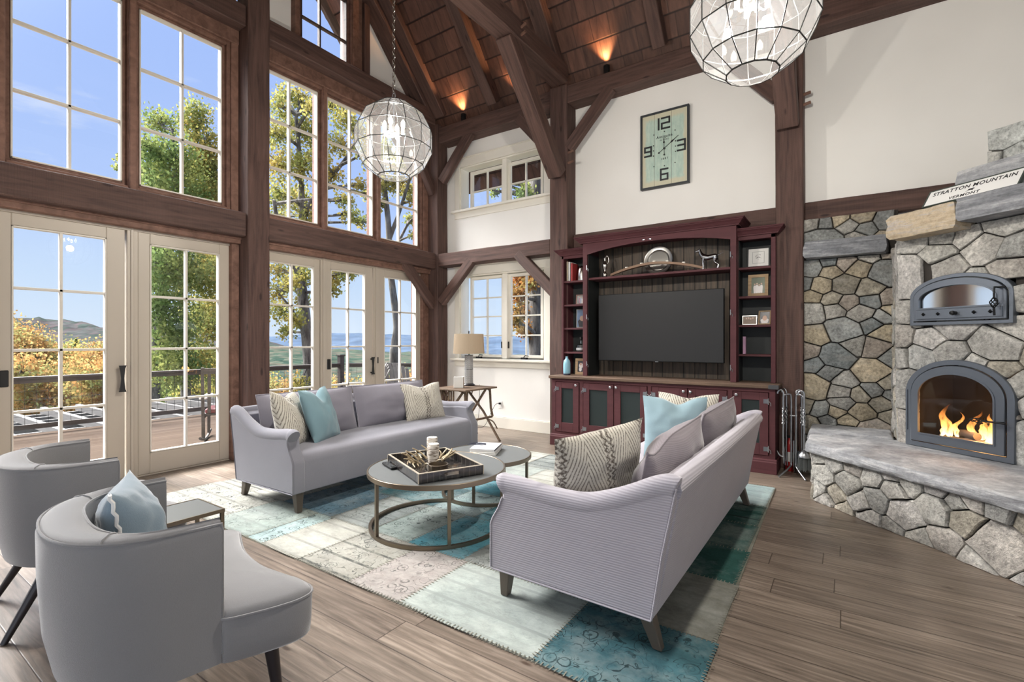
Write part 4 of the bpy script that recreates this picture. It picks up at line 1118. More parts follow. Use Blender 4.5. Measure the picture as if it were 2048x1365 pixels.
rnd = random.Random(5); m = MB()
for i in range(26):
    a = rnd.uniform(0, 2 * PI); r0 = rnd.uniform(.0, .04); L = rnd.uniform(.05, .12); bx, by = -2.60 + .085 * math.cos(a) * rnd.uniform(.6, 1.2), 2.70 + .11 * math.sin(a) * rnd.uniform(.6, 1.2)
    a2 = a + rnd.uniform(-.8, .8); z0 = .448
    up = rnd.uniform(.0, .10)
    p = [(bx, by, z0), (bx + L * .5 * math.cos(a2), by + L * .5 * math.sin(a2), z0 + up * .4 + .012), (bx + L * math.cos(a2 + .4), by + L * math.sin(a2 + .4), z0 + up)]
    m.tube(spline(p, 4), [.009 - .0006 * k for k in range(9)], 7)
T(m.build('twig_cluster', M['antler'], smooth=60), 'tangle of gilded twigs around the birch candles', 'ornament')
# remote control
rx, ry = -2.775, 2.468
root = empty('remote_control', (rx, ry, .4285), math.atan2(-.08, .20))
b = MB(); b.box(-.098, .098, -.024, .024, 0, .016); b.build('casing', M['black'], root, smooth=40, bevel=.006, seg=3)
for i in range(7):
    for j in range(3):
        MB().box(-.07 + i * .021, -.058 + i * .021, -.015 + j * .0115, -.0075 + j * .0115, .0155, .018).build('button', M['steel'] if (i + j) % 3 == 0 else M['tabletop'], root, smooth=0)
T(root, 'slim black television remote on the coffee table beside the tray', 'remote')
# books and glasses case on the small table
bz = .358
for k, (dx, dy, w_, l_, h_, a, mt, lb) in enumerate(((0, 0, .235, .30, .020, .06, 'offwhite', 'white paperback at the bottom of the book stack on the small table'),
                                                 (.004, .006, .225, .29, .016, -.02, 'white', 'white book in the middle of the stack on the small table'),
                                                 (.0, .0, .225, .285, .012, .02, 'snowwhite', 'thin white magazine with navy edge on top of the book stack'))):
    if 'snowwhite' not in M: M['snowwhite'] = plain('glossy white cover', (.80, .81, .84), .25)
    root = empty('book', (-2.685 + dx, 3.515 + dy, bz), math.atan2(.30, -.12) - PI / 2 + a)
    MB().box(-w_ / 2 + .003, w_ / 2 - .003, -l_ / 2 + .003, l_ / 2 - .003, .0015, h_ - .0015).build('page_block', M['offwhite'], root, smooth=0)
    c = MB(); c.box(-w_ / 2, w_ / 2, -l_ / 2, l_ / 2, 0, .0015); c.box(-w_ / 2, w_ / 2, -l_ / 2, l_ / 2, h_ - .0015, h_)
    c.build('cover', M[mt], root, smooth=0)
    MB().box(w_ / 2 - .002, w_ / 2, -l_ / 2, l_ / 2, 0, h_).build('spine', M['navy'] if k == 2 else M[mt], root, smooth=0)
    T(root, lb, 'book'); bz += h_ + .0008
cp = [(-2.83 + .03, 3.44, bz + .006), (-2.80, 3.50, bz + .010), (-2.755, 3.545, bz + .012), (-2.70, 3.545, bz + .006)]
m = MB(); m.tube(spline([(-2.82, 3.43, bz + .008), (-2.815, 3.49, bz + .010), (-2.77, 3.53, bz + .010), (-2.71, 3.545, bz + .008)], 6), .009, 8, flat=.6)
m.tube(spline([(-2.82, 3.43, bz + .008), (-2.775, 3.455, bz + .010), (-2.735, 3.50, bz + .010), (-2.71, 3.545, bz + .008)], 6), .008, 8, flat=.6)
T(m.build('ribbon_loop', M['navy'], smooth=60), 'dark navy loop of ribbon lying on the white magazine', 'ribbon')
# narrow drinks table between the barrel chairs
root = empty('drinks_table', (-2.75, 1.06, 0))
MB().box(-.14, .14, -.17, .17, .488, .50).build('table_top', M['tabletop'], root, smooth=0)
b = MB(); b.ring([(-.145, -.175), (.145, -.175), (.145, .175), (-.145, .175)], [(-.138, -.168), (.138, -.168), (.138, .168), (-.138, .168)], xyz, .484, .502); b.build('table_rim', M['brass'], root, smooth=0)
for sx in (-1, 1):
    for sy in (-1, 1): MB().box(sx * .135 - .008, sx * .135 + .008, sy * .165 - .008, sy * .165 + .008, .0, .486).build('leg', M['brass'], root, smooth=0)
T(root, 'narrow low drinks table with brass edge between the two barrel chairs', 'side table')
# ------------------------------------------------------------------ bamboo lamp table
root = empty('bamboo_table', (-4.33, 5.22, 0))
m = MB(); m.prism([(-.30, -.36), (.29, -.36), (.31, .30), (-.30, .34)], xyz, .695, .718)
m.build('table_top', M['rattan'], root, smooth=0, bevel=.006)
def cane(pts, r, nm='leg'): 
    MB().tube(pts, r, 10).build(nm, M['rattan'], root, smooth=60)
for sy in (-1, 1):
    y = sy * .27
    cane([(.20, y, .70), (.22, y, .42), (.25, y, .30)], .017)
    cane([(-.20, y, .70), (-.22, y, .42), (-.25, y, .30)], .017)
    cane([(-.22, y * .9, .69), (.10, y * .95, .36), (.46, y * .55, .0)] if sy > 0 else [(-.22, y * .9, .69), (.10, y, .36), (.44, y, .0)], .017)
    cane([(.16, y * .9, .69), (-.10, y, .36), (-.42, y, .0)], .017)
    cane(spline([(.22, y, .58), (.19, y, .66), (.10, y, .69)], 5), .009, 'bracket')
    cane(spline([(-.02, y, .69), (-.10, y, .65), (-.13, y, .56)], 5), .009, 'bracket')
    cane(spline([(.20, y * .8, .27), (.30, y * .8, .24), (.37, y * .8, .15)], 5), .009, 'bracket')
cane([(.24, -.27, .30), (.24, .27, .30)], .015, 'stretcher'); cane([(-.24, -.27, .30), (-.24, .27, .30)], .015, 'stretcher')
cane([(-.24, -.27, .28), (.24, -.27, .28)], .015, 'stretcher')
for k in range(3): cane([(-.05 + .04 * k, -.30, .70), (-.05 + .04 * k, -.30, .30)], .012, 'spindle')
T(root, 'bamboo side table with crossed cane legs in the corner behind the sofa arm', 'side table')
# lamp
root = empty('table_lamp', (-4.44, 5.41, .719))
MB().lathe([(.085, 0), (.088, .012), (.075, .022), (.064, .03)], n=32).build('lamp_base', M['espresso'], root, smooth=40)
MB().lathe([(.0595, .03), (.0595, .43), (.05, .435), (.05, .03)], n=40).build('lamp_body', M['lattice'], root, smooth=40)
for z in (.03, .235, .43): MB().lathe([(.0605, z - .004), (.064, z), (.0605, z + .004)], n=32).build('band', M['bronze'], root, smooth=40)
MB().tube([(0, 0, .43), (0, 0, .76)], .006, 8).build('stem', M['bronze'], root)
MB().lathe([(0, .738), (.011, .742), (.008, .756), (.012, .766), (0, .780)], n=16).build('finial', M['bronze'], root, smooth=60)
sh = MB(); sh.lathe([(.222, .455), (.207, .730), (.204, .730), (.219, .455)], n=48)
sh.f = sh.f[:-2]; sh.mi = sh.mi[:-2]; sh.col = sh.col[:-2]
sh.build('lamp_shade', M['shade'], root, smooth=60)
MB().lathe([(0, .56), (.02, .575), (.028, .60), (.02, .63), (0, .64)], n=14).build('bulb', M['wax'], root, smooth=60)
T(root, 'table lamp with pierced cylindrical base and wide linen drum shade in the corner', 'lamp')
# tissue box cover: half cream, half brown
root = empty('tissue_box', (-4.36, 5.10, .719), .62)
MB().box(-.065, .065, -.065, .065, 0, .145).build('box_cover', M['offwhite'], root, smooth=0, bevel=.003)
MB().box(.0655, .068, -.064, .064, .002, .143).build('side_panel', plain('tan leather panel', (.28, .19, .13), .5), root, smooth=0)
MB().box(-.05, .05, -.012, .012, .144, .147).build('slot', M['black'], root, smooth=0)
T(root, 'small square tissue box cover, cream and tan, beside the lamp', 'box')
# ------------------------------------------------------------------ media cabinet
cab = empty('media_cabinet', (-1.905, 5.87, 0))
cx0, cy0 = -1.905, 5.87
def part(nm, mb, mt, par=None, smooth=0, bevel=.003, seg=1, off=(cx0, cy0, 0)):
    if off: mb.v = [(v[0] - off[0], v[1] - off[1], v[2] - off[2]) for v in mb.v]
    return mb.build(nm, mt, par or cab, smooth=smooth, bevel=bevel, seg=seg)
# base carcass: face frame with openings for six doors
ds = [(-3.13, -2.80, 1), (-2.74, -2.335, 1), (-2.33, -1.925, -1), (-1.87, -1.47, 1), (-1.465, -1.06, -1), (-1.0, -.667, -1)]
b = MB(); b.box(-3.195, -.605, 5.63, 5.935, .14, .865); b.box(-3.15, -.65, 5.93, 6.12, .14, .865)
part('base_body', b, M['wine'])
b = MB(); xs = [-3.195, -3.135, -2.795, -2.745, -1.92, -1.875, -1.055, -1.005, -.662, -.605]
for i in range(0, len(xs), 2): b.box(xs[i], xs[i + 1], 5.592, 5.632, .14, .865)
b.box(-3.195, -.605, 5.593, 5.632, .825, .865); b.box(-3.195, -.605, 5.593, 5.632, .14, .182)
part('face_frame', b, M['wine'])
b = MB(); b.prism([(5.57, 0), (5.57, .118), (5.578, .128), (5.576, .138), (5.592, .150), (5.60, .150), (5.60, 0)], lambda u, v, a: (a, u, v), -3.21, -.59)
b.box(-3.21, -3.19, 5.6, 5.93, 0, .13); b.box(-.61, -.59, 5.6, 5.93, 0, .13)
part('plinth', b, M['wine'])
b = MB(); b.box(-3.225, -.575, 5.555, 5.94, .866, .902); b.box(-3.15, -.65, 5.94, 6.12, .866, .902)
part('counter', b, M['counter'], bevel=.006)
b = MB(); b.box(-.665, -.572, 5.552, 5.60, .862, .904)
part('counter_end', b, plain('dark end grain', (.05, .05, .055), .6))
for (a, c, hs) in ds:
    fr = MB(); st = .082; z0, z1 = .185, .822; ya, yb = 5.585, 5.61
    fr.box(a + .002, a + st, ya, yb, z0, z1); fr.box(c - st, c - .002, ya, yb, z0, z1); fr.box(a + st, c - st, ya, yb, z0, .302); fr.box(a + st, c - st, ya, yb, .743, z1)
    d = part('cabinet_door', fr, M['wine'], bevel=.002)
    part('door_panel', MB().box(a + st, c - st, 5.60, 5.606, .30, .745), M['panel'], d, bevel=0)
    kx = c - .035 if hs > 0 else a + .035
    k = MB().lathe([(.006, 0), (.006, .012), (.015, .018), (.015, .026), (.008, .031), (0, .032)], n=14, M=Matrix.Translation((kx, 5.585, .79)) @ Matrix.Rotation(PI / 2, 4, 'X'))
    part('knob', k, M['steel'], d, smooth=50, bevel=0)
    for z in (.25, .735):
        hx = a if hs > 0 else c
        h = MB(); sx = 1 if hs > 0 else -1
        h.box(*sorted((hx + sx * .004, hx + sx * .045)), 5.581, 5.586, z - .022, z + .022)
        h.tube([(hx, 5.582, z - .032), (hx, 5.582, z + .032)], .005, 6)
        h.tube([(hx - sx * .006, 5.585, z), (hx - sx * .022, 5.583, z - .018), (hx - sx * .022, 5.583, z - .045)], .0035, 6)
        part('hinge', h, M['steel'], d, bevel=0)
# hutch: centre bay stands forward of the two side bays
def crown(x0, x1, yf, z, d):
    p = [(0, 0), (-.018, 0), (-.022, .014), (-.028, .016), (-.045, .038), (-.062, .052), (-.066, .056), (-.066, .062), (-.075, .066), (-.080, .078), (0, .078)]
    m = MB(); n = len(p)
    loop = [(x0, d), (x0, yf), (x1, yf), (x1, d)]
    vs = []
    for k, (x, y) in enumerate(loop):
        sx = -1 if k < 2 else 1
        for o, h in p:
            vs.append((x - sx * o * 1 if False else x + sx * (-o), y + (o if k in (1, 2) else 0), z + h))
    fs = []
    for k in range(3):
        for i in range(n - 1): fs.append((k * n + i, k * n + i + 1, (k + 1) * n + i + 1, (k + 1) * n + i))
    fs.append(tuple(k * n + n - 1 for k in range(4)))
    m.add(vs, fs); m.box(x0 + .01, x1 - .01, yf + .01, d, z, z + .07)
    return m
CF, SF, BK = 5.74, 5.85, 6.11
part('crown_moulding', crown(-2.84, -.985, CF, 2.60, 6.10), M['wine'], bevel=0)
part('crown_moulding', crown(-3.19, -2.84, SF, 2.49, 5.94), M['wine'], bevel=0)
part('crown_moulding', crown(-.985, -.625, SF, 2.49, 5.94), M['wine'], bevel=0)
b = MB()
b.box(-2.82, -2.76, CF, BK, .902, 2.60); b.box(-1.055, -.995, CF, BK, .902, 2.60); b.box(-2.80, -1.0, CF + .05, BK, 2.57, 2.60)
part('hutch_upright', b, M['wine'])
n = 24; A = []
b = MB(); vs = []
for i in range(n + 1):
    t = -1 + 2 * i / n; x = -1.907 + t * .855; z = 2.455 + .085 * (1 - abs(t) ** 2.2)
    for y in (CF, CF + .022):
        vs += [(x, y, z), (x, y, 2.61)]
fs = [(0, 2, 3, 1), tuple(n * 4 + k for k in (1, 3, 2, 0))]
for i in range(n):
    a, c = i * 4, i * 4 + 4
    fs += [(a, a + 1, c + 1, c), (a + 2, c + 2, c + 3, a + 3), (a, c, c + 2, a + 2), (a + 1, a + 3, c + 3, c + 1)]
b.add(vs, fs); part('arched_rail', b, M['wine'], smooth=30, bevel=0)
for sx, (xa, xb) in (('a', (-3.19, -2.82)), ('b', (-.995, -.63))):
    b = MB(); ya = SF
    if sx == 'a': b.box(xa, xa + .03, ya, 5.94, .902, 2.49); b.box(-3.15, -3.14, 5.94, BK, .902, 2.49)
    else: b.box(xb - .045, xb, ya, 5.94, .902, 2.49); b.box(-.66, -.65, 5.94, BK, .902, 2.49)
    b.box(xa, xb, ya, ya + .02, 2.45, 2.495); b.box(max(xa, -3.14), min(xb, -.66), ya + .02, BK, 2.47, 2.49)
    part('side_frame', b, M['wine'])
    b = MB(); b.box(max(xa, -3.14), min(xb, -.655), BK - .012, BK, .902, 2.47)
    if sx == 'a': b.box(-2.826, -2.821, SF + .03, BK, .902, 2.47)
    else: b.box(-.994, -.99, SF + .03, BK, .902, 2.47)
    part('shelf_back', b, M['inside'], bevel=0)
    for z in (1.206, 1.526, 1.838, 2.154):
        b = MB(); x0_, x1_ = (-3.158, -2.822) if sx == 'a' else (-.993, -.676)
        b.box(x0_, x1_, SF + .012, 5.94, z - .024, z); b.box(max(x0_, -3.14), min(x1_, -.66), 5.94, BK, z - .024, z)
        part('shelf', b, M['wine'], bevel=.002)
part('back_boards', MB().box(-2.76, -1.055, BK - .012, BK, .902, 2.60), M['bead'], bevel=0)
part('shelf', MB().box(-2.76, -1.055, CF + .04, BK - .012, 2.135, 2.162), M['wine'], bevel=.003)
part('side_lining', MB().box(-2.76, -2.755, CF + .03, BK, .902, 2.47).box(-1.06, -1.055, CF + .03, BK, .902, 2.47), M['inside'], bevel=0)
for x in (-2.763, -1.052):
    for z in (1.06, 1.66, 2.29):
        h = MB(); h.tube([(x, CF - .004, z - .03), (x, CF - .004, z + .03)], .005, 6); h.tube([(x, CF - .002, z), (x + .02, CF - .004, z - .02), (x + .018, CF - .004, z - .045)], .003, 5)
        part('pintle_hinge', h, M['steel'], bevel=0)
for x in (-2.02, -1.94):
    part('puck_light', MB().lathe([(.022, 0), (.022, .01), (0, .01)], (x, CF + .012, 2.555), 14), M['steel'], bevel=0)
T(cab, 'wine red media cabinet with arched hutch, six panelled doors and brown counter', 'cabinet')
# television
tv = empty('television', (-1.895, 5.86, 1.52))
b = MB(); b.box(-.755, .755, -.012, .03, -.42, .42); b.build('tv_body', M['black'], tv, smooth=0, bevel=.004)
b = MB(); b.box(-.748, .748, -.0145, -.012, -.410, .413); b.build('tv_screen', M['tvscreen'], tv, smooth=0)
b = MB(); b.box(-.2, .2, .03, .235, -.15, .15); b.build('wall_bracket', M['black'], tv, smooth=0)
MB().box(-.018, .018, -.016, -.012, -.424, -.417).build('logo_plate', M['steel'], tv, smooth=0)
T(tv, 'large flat black television in front of the beadboard back of the cabinet', 'television')
# ------------------------------------------------------------------ things on the cabinet
def lathe_thing(name, prof, loc, mt, label, cat, n=32, group=None, smooth=50):
    return T(MB().lathe(prof, n=n).build(name, mt, loc=loc, smooth=smooth), label, cat, group)
v = lathe_thing('vase', [(.036, 0), (.045, .01), (.047, .05), (.047, .15), (.040, .19), (.018, .215), (.016, .24), (.020, .245), (.013, .245), (.012, .21), (0, .2)], (-3.045, 5.73, .903), M['vaseblue'], 'slim sky blue bottle vase on the counter in front of the left shelves'.replace(' left', ' open'), 'vase')
MB().lathe([(.047, .0), (.0475, .006), (.0475, .018), (.046, .022)], n=24).build('dark_foot', M['navy'], v, smooth=50)
def framed(name, c, w, h, bw, mf, draw, label, rz=0.0, tilt=.14, mat_w=0.0, bg='offwhite', depth=.018, cat='picture frame'):
    root = empty(name, c); root.rotation_euler = (tilt * -1, 0, rz)
    A = [(-w / 2, 0), (w / 2, 0), (w / 2, h), (-w / 2, h)]; B = [(-w / 2 + bw, bw), (w / 2 - bw, bw), (w / 2 - bw, h - bw), (-w / 2 + bw, h - bw)]
    fn = lambda u, v, a: (u, a, v)
    MB().ring(A, B, fn, 0, depth).build('frame_border', mf, root, smooth=0, bevel=.002)
    MB().box(-w / 2 + .002, w / 2 - .002, depth, depth + .006, .002, h - .002).build('frame_back', M['black'], root, smooth=0)
    iw, ih = w - 2 * bw, h - 2 * bw
    MB().box(-iw / 2, iw / 2, depth * .5, depth * .5 + .002, bw, h - bw).build('picture', M[bg], root, smooth=0)
    if draw: draw(root, iw, ih, bw, depth * .5 - .001)
    T(root, label, cat); return root
def blob(root, pts, mt, y, nm='printed_shape'):
    MB().add([(x, y, z) for x, z in pts], [tuple(range(len(pts)))]).build(nm, mt, root, smooth=0, fix=False)
def ell(cx, cz, rx, rz, n=12, a=0): return [(cx + rx * math.cos(2 * PI * i / n + a), cz + rz * math.sin(2 * PI * i / n + a)) for i in range(n)]
P_green = plain('photo greenery', (.05, .07, .03), .3, var=.6); P_skin = plain('photo skin', (.55, .36, .27), .4); P_wht = plain('photo white clothes', (.72, .68, .66), .4)
P_dark = plain('photo dark', (.03, .03, .04), .3, var=.5); P_blue = plain('photo blue', (.16, .25, .42), .3, var=.5); P_brown = plain('photo brown', (.22, .14, .08), .4, var=.4); P_col = plain('photo clothes', (.35, .18, .28), .4, var=.5)
def people(n, top, cloth, bgm):
    def f(root, iw, ih, bw, y):
        blob(root, [(-iw / 2 * .99, bw + .001), (iw / 2 * .99, bw + .001), (iw / 2 * .99, bw + ih - .001), (-iw / 2 * .99, bw + ih - .001)], bgm, y + .0004)
        for k in range(n):
            x = -iw * .33 + iw * .66 * (k + .5) / n; hh = ih * (top + .05 * math.sin(k * 2.3))
            s = iw / n * .42
            blob(root, [(x - s * .7, bw + .002), (x + s * .7, bw + .002), (x + s, bw + hh * .62), (x + s * .7, bw + hh * .8), (x - s * .7, bw + hh * .8), (x - s, bw + hh * .62)], cloth[k % len(cloth)], y - .0004)
            blob(root, ell(x, bw + hh * .92, s * .55, s * .68), P_skin, y - .0008)
    return f
def sketch(root, iw, ih, bw, y):
    fr = MB(); A = [(-iw * .29, bw + ih * .17), (iw * .29, bw + ih * .17), (iw * .29, bw + ih * .83), (-iw * .29, bw + ih * .83)]
    B = [(x * .97, bw + ih / 2 + (z - bw - ih / 2) * .975) for x, z in A]
    fr.ring(A, B, lambda u, v, a: (u, a, v), y - .001, y); fr.build('mat_line', M['black'], root, smooth=0)
    rr = random.Random(4)
    for k in range(7): blob(root, ell(rr.uniform(-.03, .02), bw + ih * .6 + rr.uniform(-.03, .02), .005, .0035, 8), P_dark, y - .001)
    for (x, z, r) in ((.0, .6, .02), (-.015, .58, .012), (.012, .42, .018)):
        c = MB(); c.tube([(x + r * math.cos(t / 3), y - .001, bw + ih * z + r * .8 * math.sin(t / 3)) for t in range(14)], .0008, 4); c.build('pencil_line', M['legdark'], root)
def dogs(root, iw, ih, bw, y):
    blob(root, [(-iw / 2, bw), (iw / 2, bw), (iw / 2, bw + ih), (-iw / 2, bw + ih)], P_dark, y + .0004)
    blob(root, ell(-.005, bw + ih * .58, iw * .30, ih * .25), P_wht, y - .0002); blob(root, ell(-.01, bw + ih * .72, iw * .16, ih * .12), P_skin, y - .0005); blob(root, ell(-.012, bw + ih * .25, iw * .2, ih * .2), P_wht, y - .0004)
framed('picture_frame', (-.815, 5.99, 2.158), .235, .235, .018, M['black'], sketch, 'black framed pencil sketch on cream mat, top shelf by the stone wall', rz=.05)
framed('picture_frame', (-.815, 5.965, 1.842), .20, .245, .034, M['framewood'], people(4, .62, [P_wht], P_green), 'light wood framed photo of four people in white, second shelf down', rz=.05)
framed('picture_frame', (-.90, 5.98, 1.530), .15, .105, .010, M['framesilver'], people(4, .8, [P_brown], P_brown), 'small low silver framed brownish group photo, middle shelf', rz=.1)
framed('picture_frame', (-.755, 5.97, 1.530), .13, .155, .013, M['framewood'], people(1, .5, [P_wht], P_dark), 'upright framed dark photo with one pale figure, middle shelf', rz=-.25)
framed('picture_frame', (-2.935, 5.92, .904), .165, .215, .034, M['framewood'], dogs, 'light wood framed photo on the counter beside the blue vase', rz=.22)
framed('picture_frame', (-2.945, 5.97, 1.842), .17, .135, .014, M['framered'], people(5, .85, [P_col, P_blue, P_wht], P_dark), 'small red brown framed group photo over the snowy picture', rz=.25)
framed('picture_frame', (-2.945, 5.97, 1.530), .15, .25, .008, M['framesilver'], people(1, .55, [P_dark], P_blue), 'tall bluish framed picture of a dark dog shape in snow', rz=.4)
# books, domed silver dish, red notebook
def book_up(x, y, z, w_, d_, h_, mt, lb, rz=0):
    r = empty('book', (x, y, z), rz)
    c = MB(); c.box(-w_ / 2, -w_ / 2 + .002, -d_ / 2, d_ / 2, 0, h_); c.box(w_ / 2 - .002, w_ / 2, -d_ / 2, d_ / 2, 0, h_); c.box(-w_ / 2, w_ / 2, -d_ / 2, -d_ / 2 + .002, 0, h_)
    c.build('cover', mt, r, smooth=0); MB().box(-w_ / 2 + .002, w_ / 2 - .002, -d_ / 2 + .002, d_ / 2 - .003, .002, h_ - .003).build('page_block', M['offwhite'], r, smooth=0)
    T(r, lb, 'book')
book_up(-3.115, 5.97, 2.157, .022, .19, .26, plain('tan cloth binding', (.35, .29, .21), .7), 'tall tan book at the window end of the top shelf')
book_up(-3.088, 5.97, 2.157, .020, .19, .255, M['white'], 'tall white book between the tan book and the red book')
book_up(-3.052, 5.965, 2.157, .026, .17, .235, M['red'], 'red book on the top shelf beside the silver dome')
T(MB().lathe([(.065, 0), (.068, .02), (.06, .12), (.045, .17), (.02, .195), (0, .2)], n=28).build('silver_dome', M['silver'], loc=(-2.93, 5.95, 2.157), smooth=60), 'polished silver dome shaped object on the top shelf', 'ornament')
book_up(-.945, 5.95, 1.209, .03, .13, .19, P_col, 'single dark reddish book standing alone on the lower shelf by the stone wall', .1)
# decanter
dec = empty('decanter', (-2.945, 5.94, 1.209))
MB().lathe([(.055, 0), (.062, .01), (.064, .055), (.058, .085), (.03, .10), (.016, .108), (.015, .145), (.021, .15), (.016, .15)], n=28).build('glass_body', M['bglass'], dec, smooth=50)
MB().lathe([(0, .148), (.022, .155), (.024, .18), (.02, .195), (0, .2)], n=20).build('stopper', M['bronze'], dec, smooth=50)
MB().lathe([(.0645, .02), (.0647, .05), (.064, .05)], n=28).build('etched_band', plain('etched silver', (.5, .5, .5), .4, .5), dec, smooth=50)
T(dec, 'squat clear glass decanter with dark stopper above the blue vase', 'decanter')
# pewter ewer, plate, snowshoe-shaped server with candles, silver dog
ew = empty('pewter_ewer', (-2.585, 5.90, 2.163))
MB().lathe([(.046, 0), (.048, .008), (.03, .02), (.036, .05), (.018, .075), (.012, .09), (.026, .12), (.036, .155), (.032, .18), (.016, .20), (.013, .23), (.020, .255), (.014, .255)], n=28).build('ewer_body', M['silver'], ew, smooth=60)
MB().tube(spline([(.028, 0, .175), (.052, 0, .20), (.05, 0, .25), (.032, 0, .285), (.014, 0, .262)], 6), .0045, 8).build('handle', M['silver'], ew, smooth=60)
T(ew, 'small pewter ewer with looped handle on the long shelf', 'pitcher')
pl = MB().lathe([(0, .006), (.12, .004), (.13, .010), (.138, .018), (.168, .022), (.176, .026), (.176, .022), (.13, .002), (0, .0)], n=56).build('pewter_plate', M['pewter'], smooth=22)
pl.matrix_world = Matrix.Translation((-1.93, 6.03, 2.338)) @ Matrix.Rotation(PI / 2 - .16, 4, 'X')
T(pl, 'large round pewter plate leaning upright on the long shelf', 'plate')
bw = empty('wooden_candle_bow', (-1.93, 5.86, 2.163))
m = MB(); pts = []
vs = []
for i in range(29):
    t = -1 + i / 14; x = t * .56; z = .012 + .10 * max(0, 1 - abs(t) ** 1.7); w_ = .034 * (1 - abs(t) ** 3 * .85)
    vs += [(x, -w_, z), (x, w_, z), (x, w_, z + .028), (x, -w_, z + .028)]
fs = [(3, 2, 1, 0), tuple(28 * 4 + k for k in range(4))]
for i in range(28):
    for k in range(4): fs.append((4 * i + k, 4 * i + (k + 1) % 4, 4 * i + 4 + (k + 1) % 4, 4 * i + 4 + k))
m.add(vs, fs); m.build('bow_board', M['snow'], bw, smooth=40)
for t in (-.62, -.28, .28, .62, .0):
    z = .040 + .10 * (1 - abs(t) ** 1.7)
    MB().lathe([(.019, -.002), (.019, .014), (0, .016)], (t * .56, 0, z), 16).build('tealight', M['wax'], bw, smooth=40)
for sx in (-1, 1): MB().lathe([(.014, 0), (.012, .012), (0, .014)], (sx * .40, 0, 0), 12).build('foot', M['snow'], bw, smooth=40)
T(bw, 'long bowed wooden stave holding tealights on the shelf in front of the plate', 'candle holder')
def dog():
    r = MB()
    me_v = [(-.10, 0, .155), (-.085, 0, .16), (-.045, 0, .115), (.0, 0, .108), (.05, 0, .112), (.075, 0, .118)]
    r.tube(spline([(-.068, 0, .165), (-.058, 0, .14), (-.035, 0, .115), (-.005, 0, .106), (.03, 0, .112), (.062, 0, .115), (.078, 0, .105)], 5), [.013, .0135, .014, .015, .016, .017, .019, .021, .023, .025, .027, .027, .0265, .026, .025, .024, .023, .022, .0215, .021, .021, .021, .021, .021, .020, .019, .017, .014, .010, .006, .003], 12)
    r.tube(spline([(-.062, 0, .172), (-.082, 0, .172), (-.108, 0, .165)], 4), [.010, .015, .017, .0165, .014, .011, .009, .008, .006], 10)
    for sy in (-1, 1):
        y = sy * .014
        r.tube(spline([(-.035, y, .10), (-.042, y, .06), (-.040, y, .035), (-.043, y, .004)], 4), [.013, .012, .010, .008, .0065, .006, .0055, .0055, .005, .005, .0055, .006, .006], 8)
        r.tube([(-.043, y, .005), (-.054, y, .004)], [.006, .005], 8)
        r.tube(spline([(.065, y, .105), (.055, y, .065), (.085, y, .04), (.078, y, .004)], 4), [.018, .018, .016, .013, .010, .008, .007, .0065, .006, .005, .005, .0055, .006], 8)
        r.tube([(.078, y, .005), (.066, y, .004)], [.006, .005], 8)
        r.tube([(-.070, sy * .014, .182), (-.064, sy * .020, .160)], [.006, .003], 8)
    r.tube(spline([(.080, 0, .118), (.10, 0, .128), (.125, 0, .142)], 4), [.005, .0045, .004, .0035, .003, .0025, .002, .002, .001], 6)
    return r.build('dog_figurine', plain('pewter dog', (.42, .42, .43), .22, 1.0), smooth=60, loc=(-1.315, 5.88, 2.163))
DOG = dog(); DOG.scale = (1.3, 1.3, 1.3)
T(DOG, 'standing silver hunting dog figurine at the end of the long shelf', 'figurine')
MB_ = MB().lathe([(.022, 0), (.024, .006), (.018, .014), (0, .012)], n=20).build('pebble_dish', M['bronze'], loc=(-1.45, 5.84, 2.163), smooth=50)
T(MB_, 'tiny dark dish on the long shelf in front of the silver dog', 'dish')
# ------------------------------------------------------------------ clock
ck = empty('wall_clock', (-1.897, 6.155, 3.76))
cw, chh = .303, .478
fn = lambda u, v, a: (u, a, v)
A = [(-cw, -chh), (cw, -chh), (cw, chh), (-cw, chh)]; B = [(x * .925, z * .953) for x, z in A]
MB().ring(A, B, fn, -.02, .04).build('clock_frame', plain('charcoal frame', (.035, .04, .045), .5), ck, smooth=0, bevel=.003)
def clockface():
    g = G('aged mint clock face'); v = g.co(); x, y, z = g.sep(v)
    n = g.noise(g.map(v, (9, 1, 2.5)), 3, 6, .7); e = g.math('MAXIMUM', g.math('MULTIPLY', g.math('ABSOLUTE', x), 1 / .28), g.math('MULTIPLY', g.math('ABSOLUTE', z), 1 / .455))
    k = g.math('ADD', e, g.math('MULTIPLY', g.noise(v, 14, 5, .7), .22))
    c = g.ramp(n, [(.3, (.36, .50, .44)), (.7, (.55, .66, .56))])
    c = g.mix(g.ramp(k, [(.92, 0.0), (1.05, .8)]), c, (.62, .56, .40)); c = g.mix(g.ramp(k, [(1.09, 0.0), (1.14, .8)]), c, (.12, .06, .03))
    f = g.math('ABSOLUTE', g.math('SUBTRACT', g.math('ABSOLUTE', g.math('ADD', x, .02)), .108))
    c = g.mix(g.ramp(f, [(.0012, 1.0), (.003, 0.0)]), c, (.12, .09, .06))
    return g.pr(c, .7)
MB().box(-cw * .925, cw * .925, .0, .03, -chh * .953, chh * .953).build('clock_face', clockface(), ck, smooth=0)
CB = plain('clock black', (.02, .022, .024), .5)
def bars(nm, segs, w_=.021):
    m = MB()
    for (x0, z0, x1, z1) in segs:
        if abs(x1 - x0) < 1e-6: m.box(x0 - w_ / 2, x0 + w_ / 2, -.006, 0, min(z0, z1) - w_ / 2, max(z0, z1) + w_ / 2)
        else: m.box(min(x0, x1) - w_ / 2, max(x0, x1) + w_ / 2, -.0058, 0, z0 - w_ / 2, z0 + w_ / 2)
    m.build(nm, CB, ck, smooth=0)
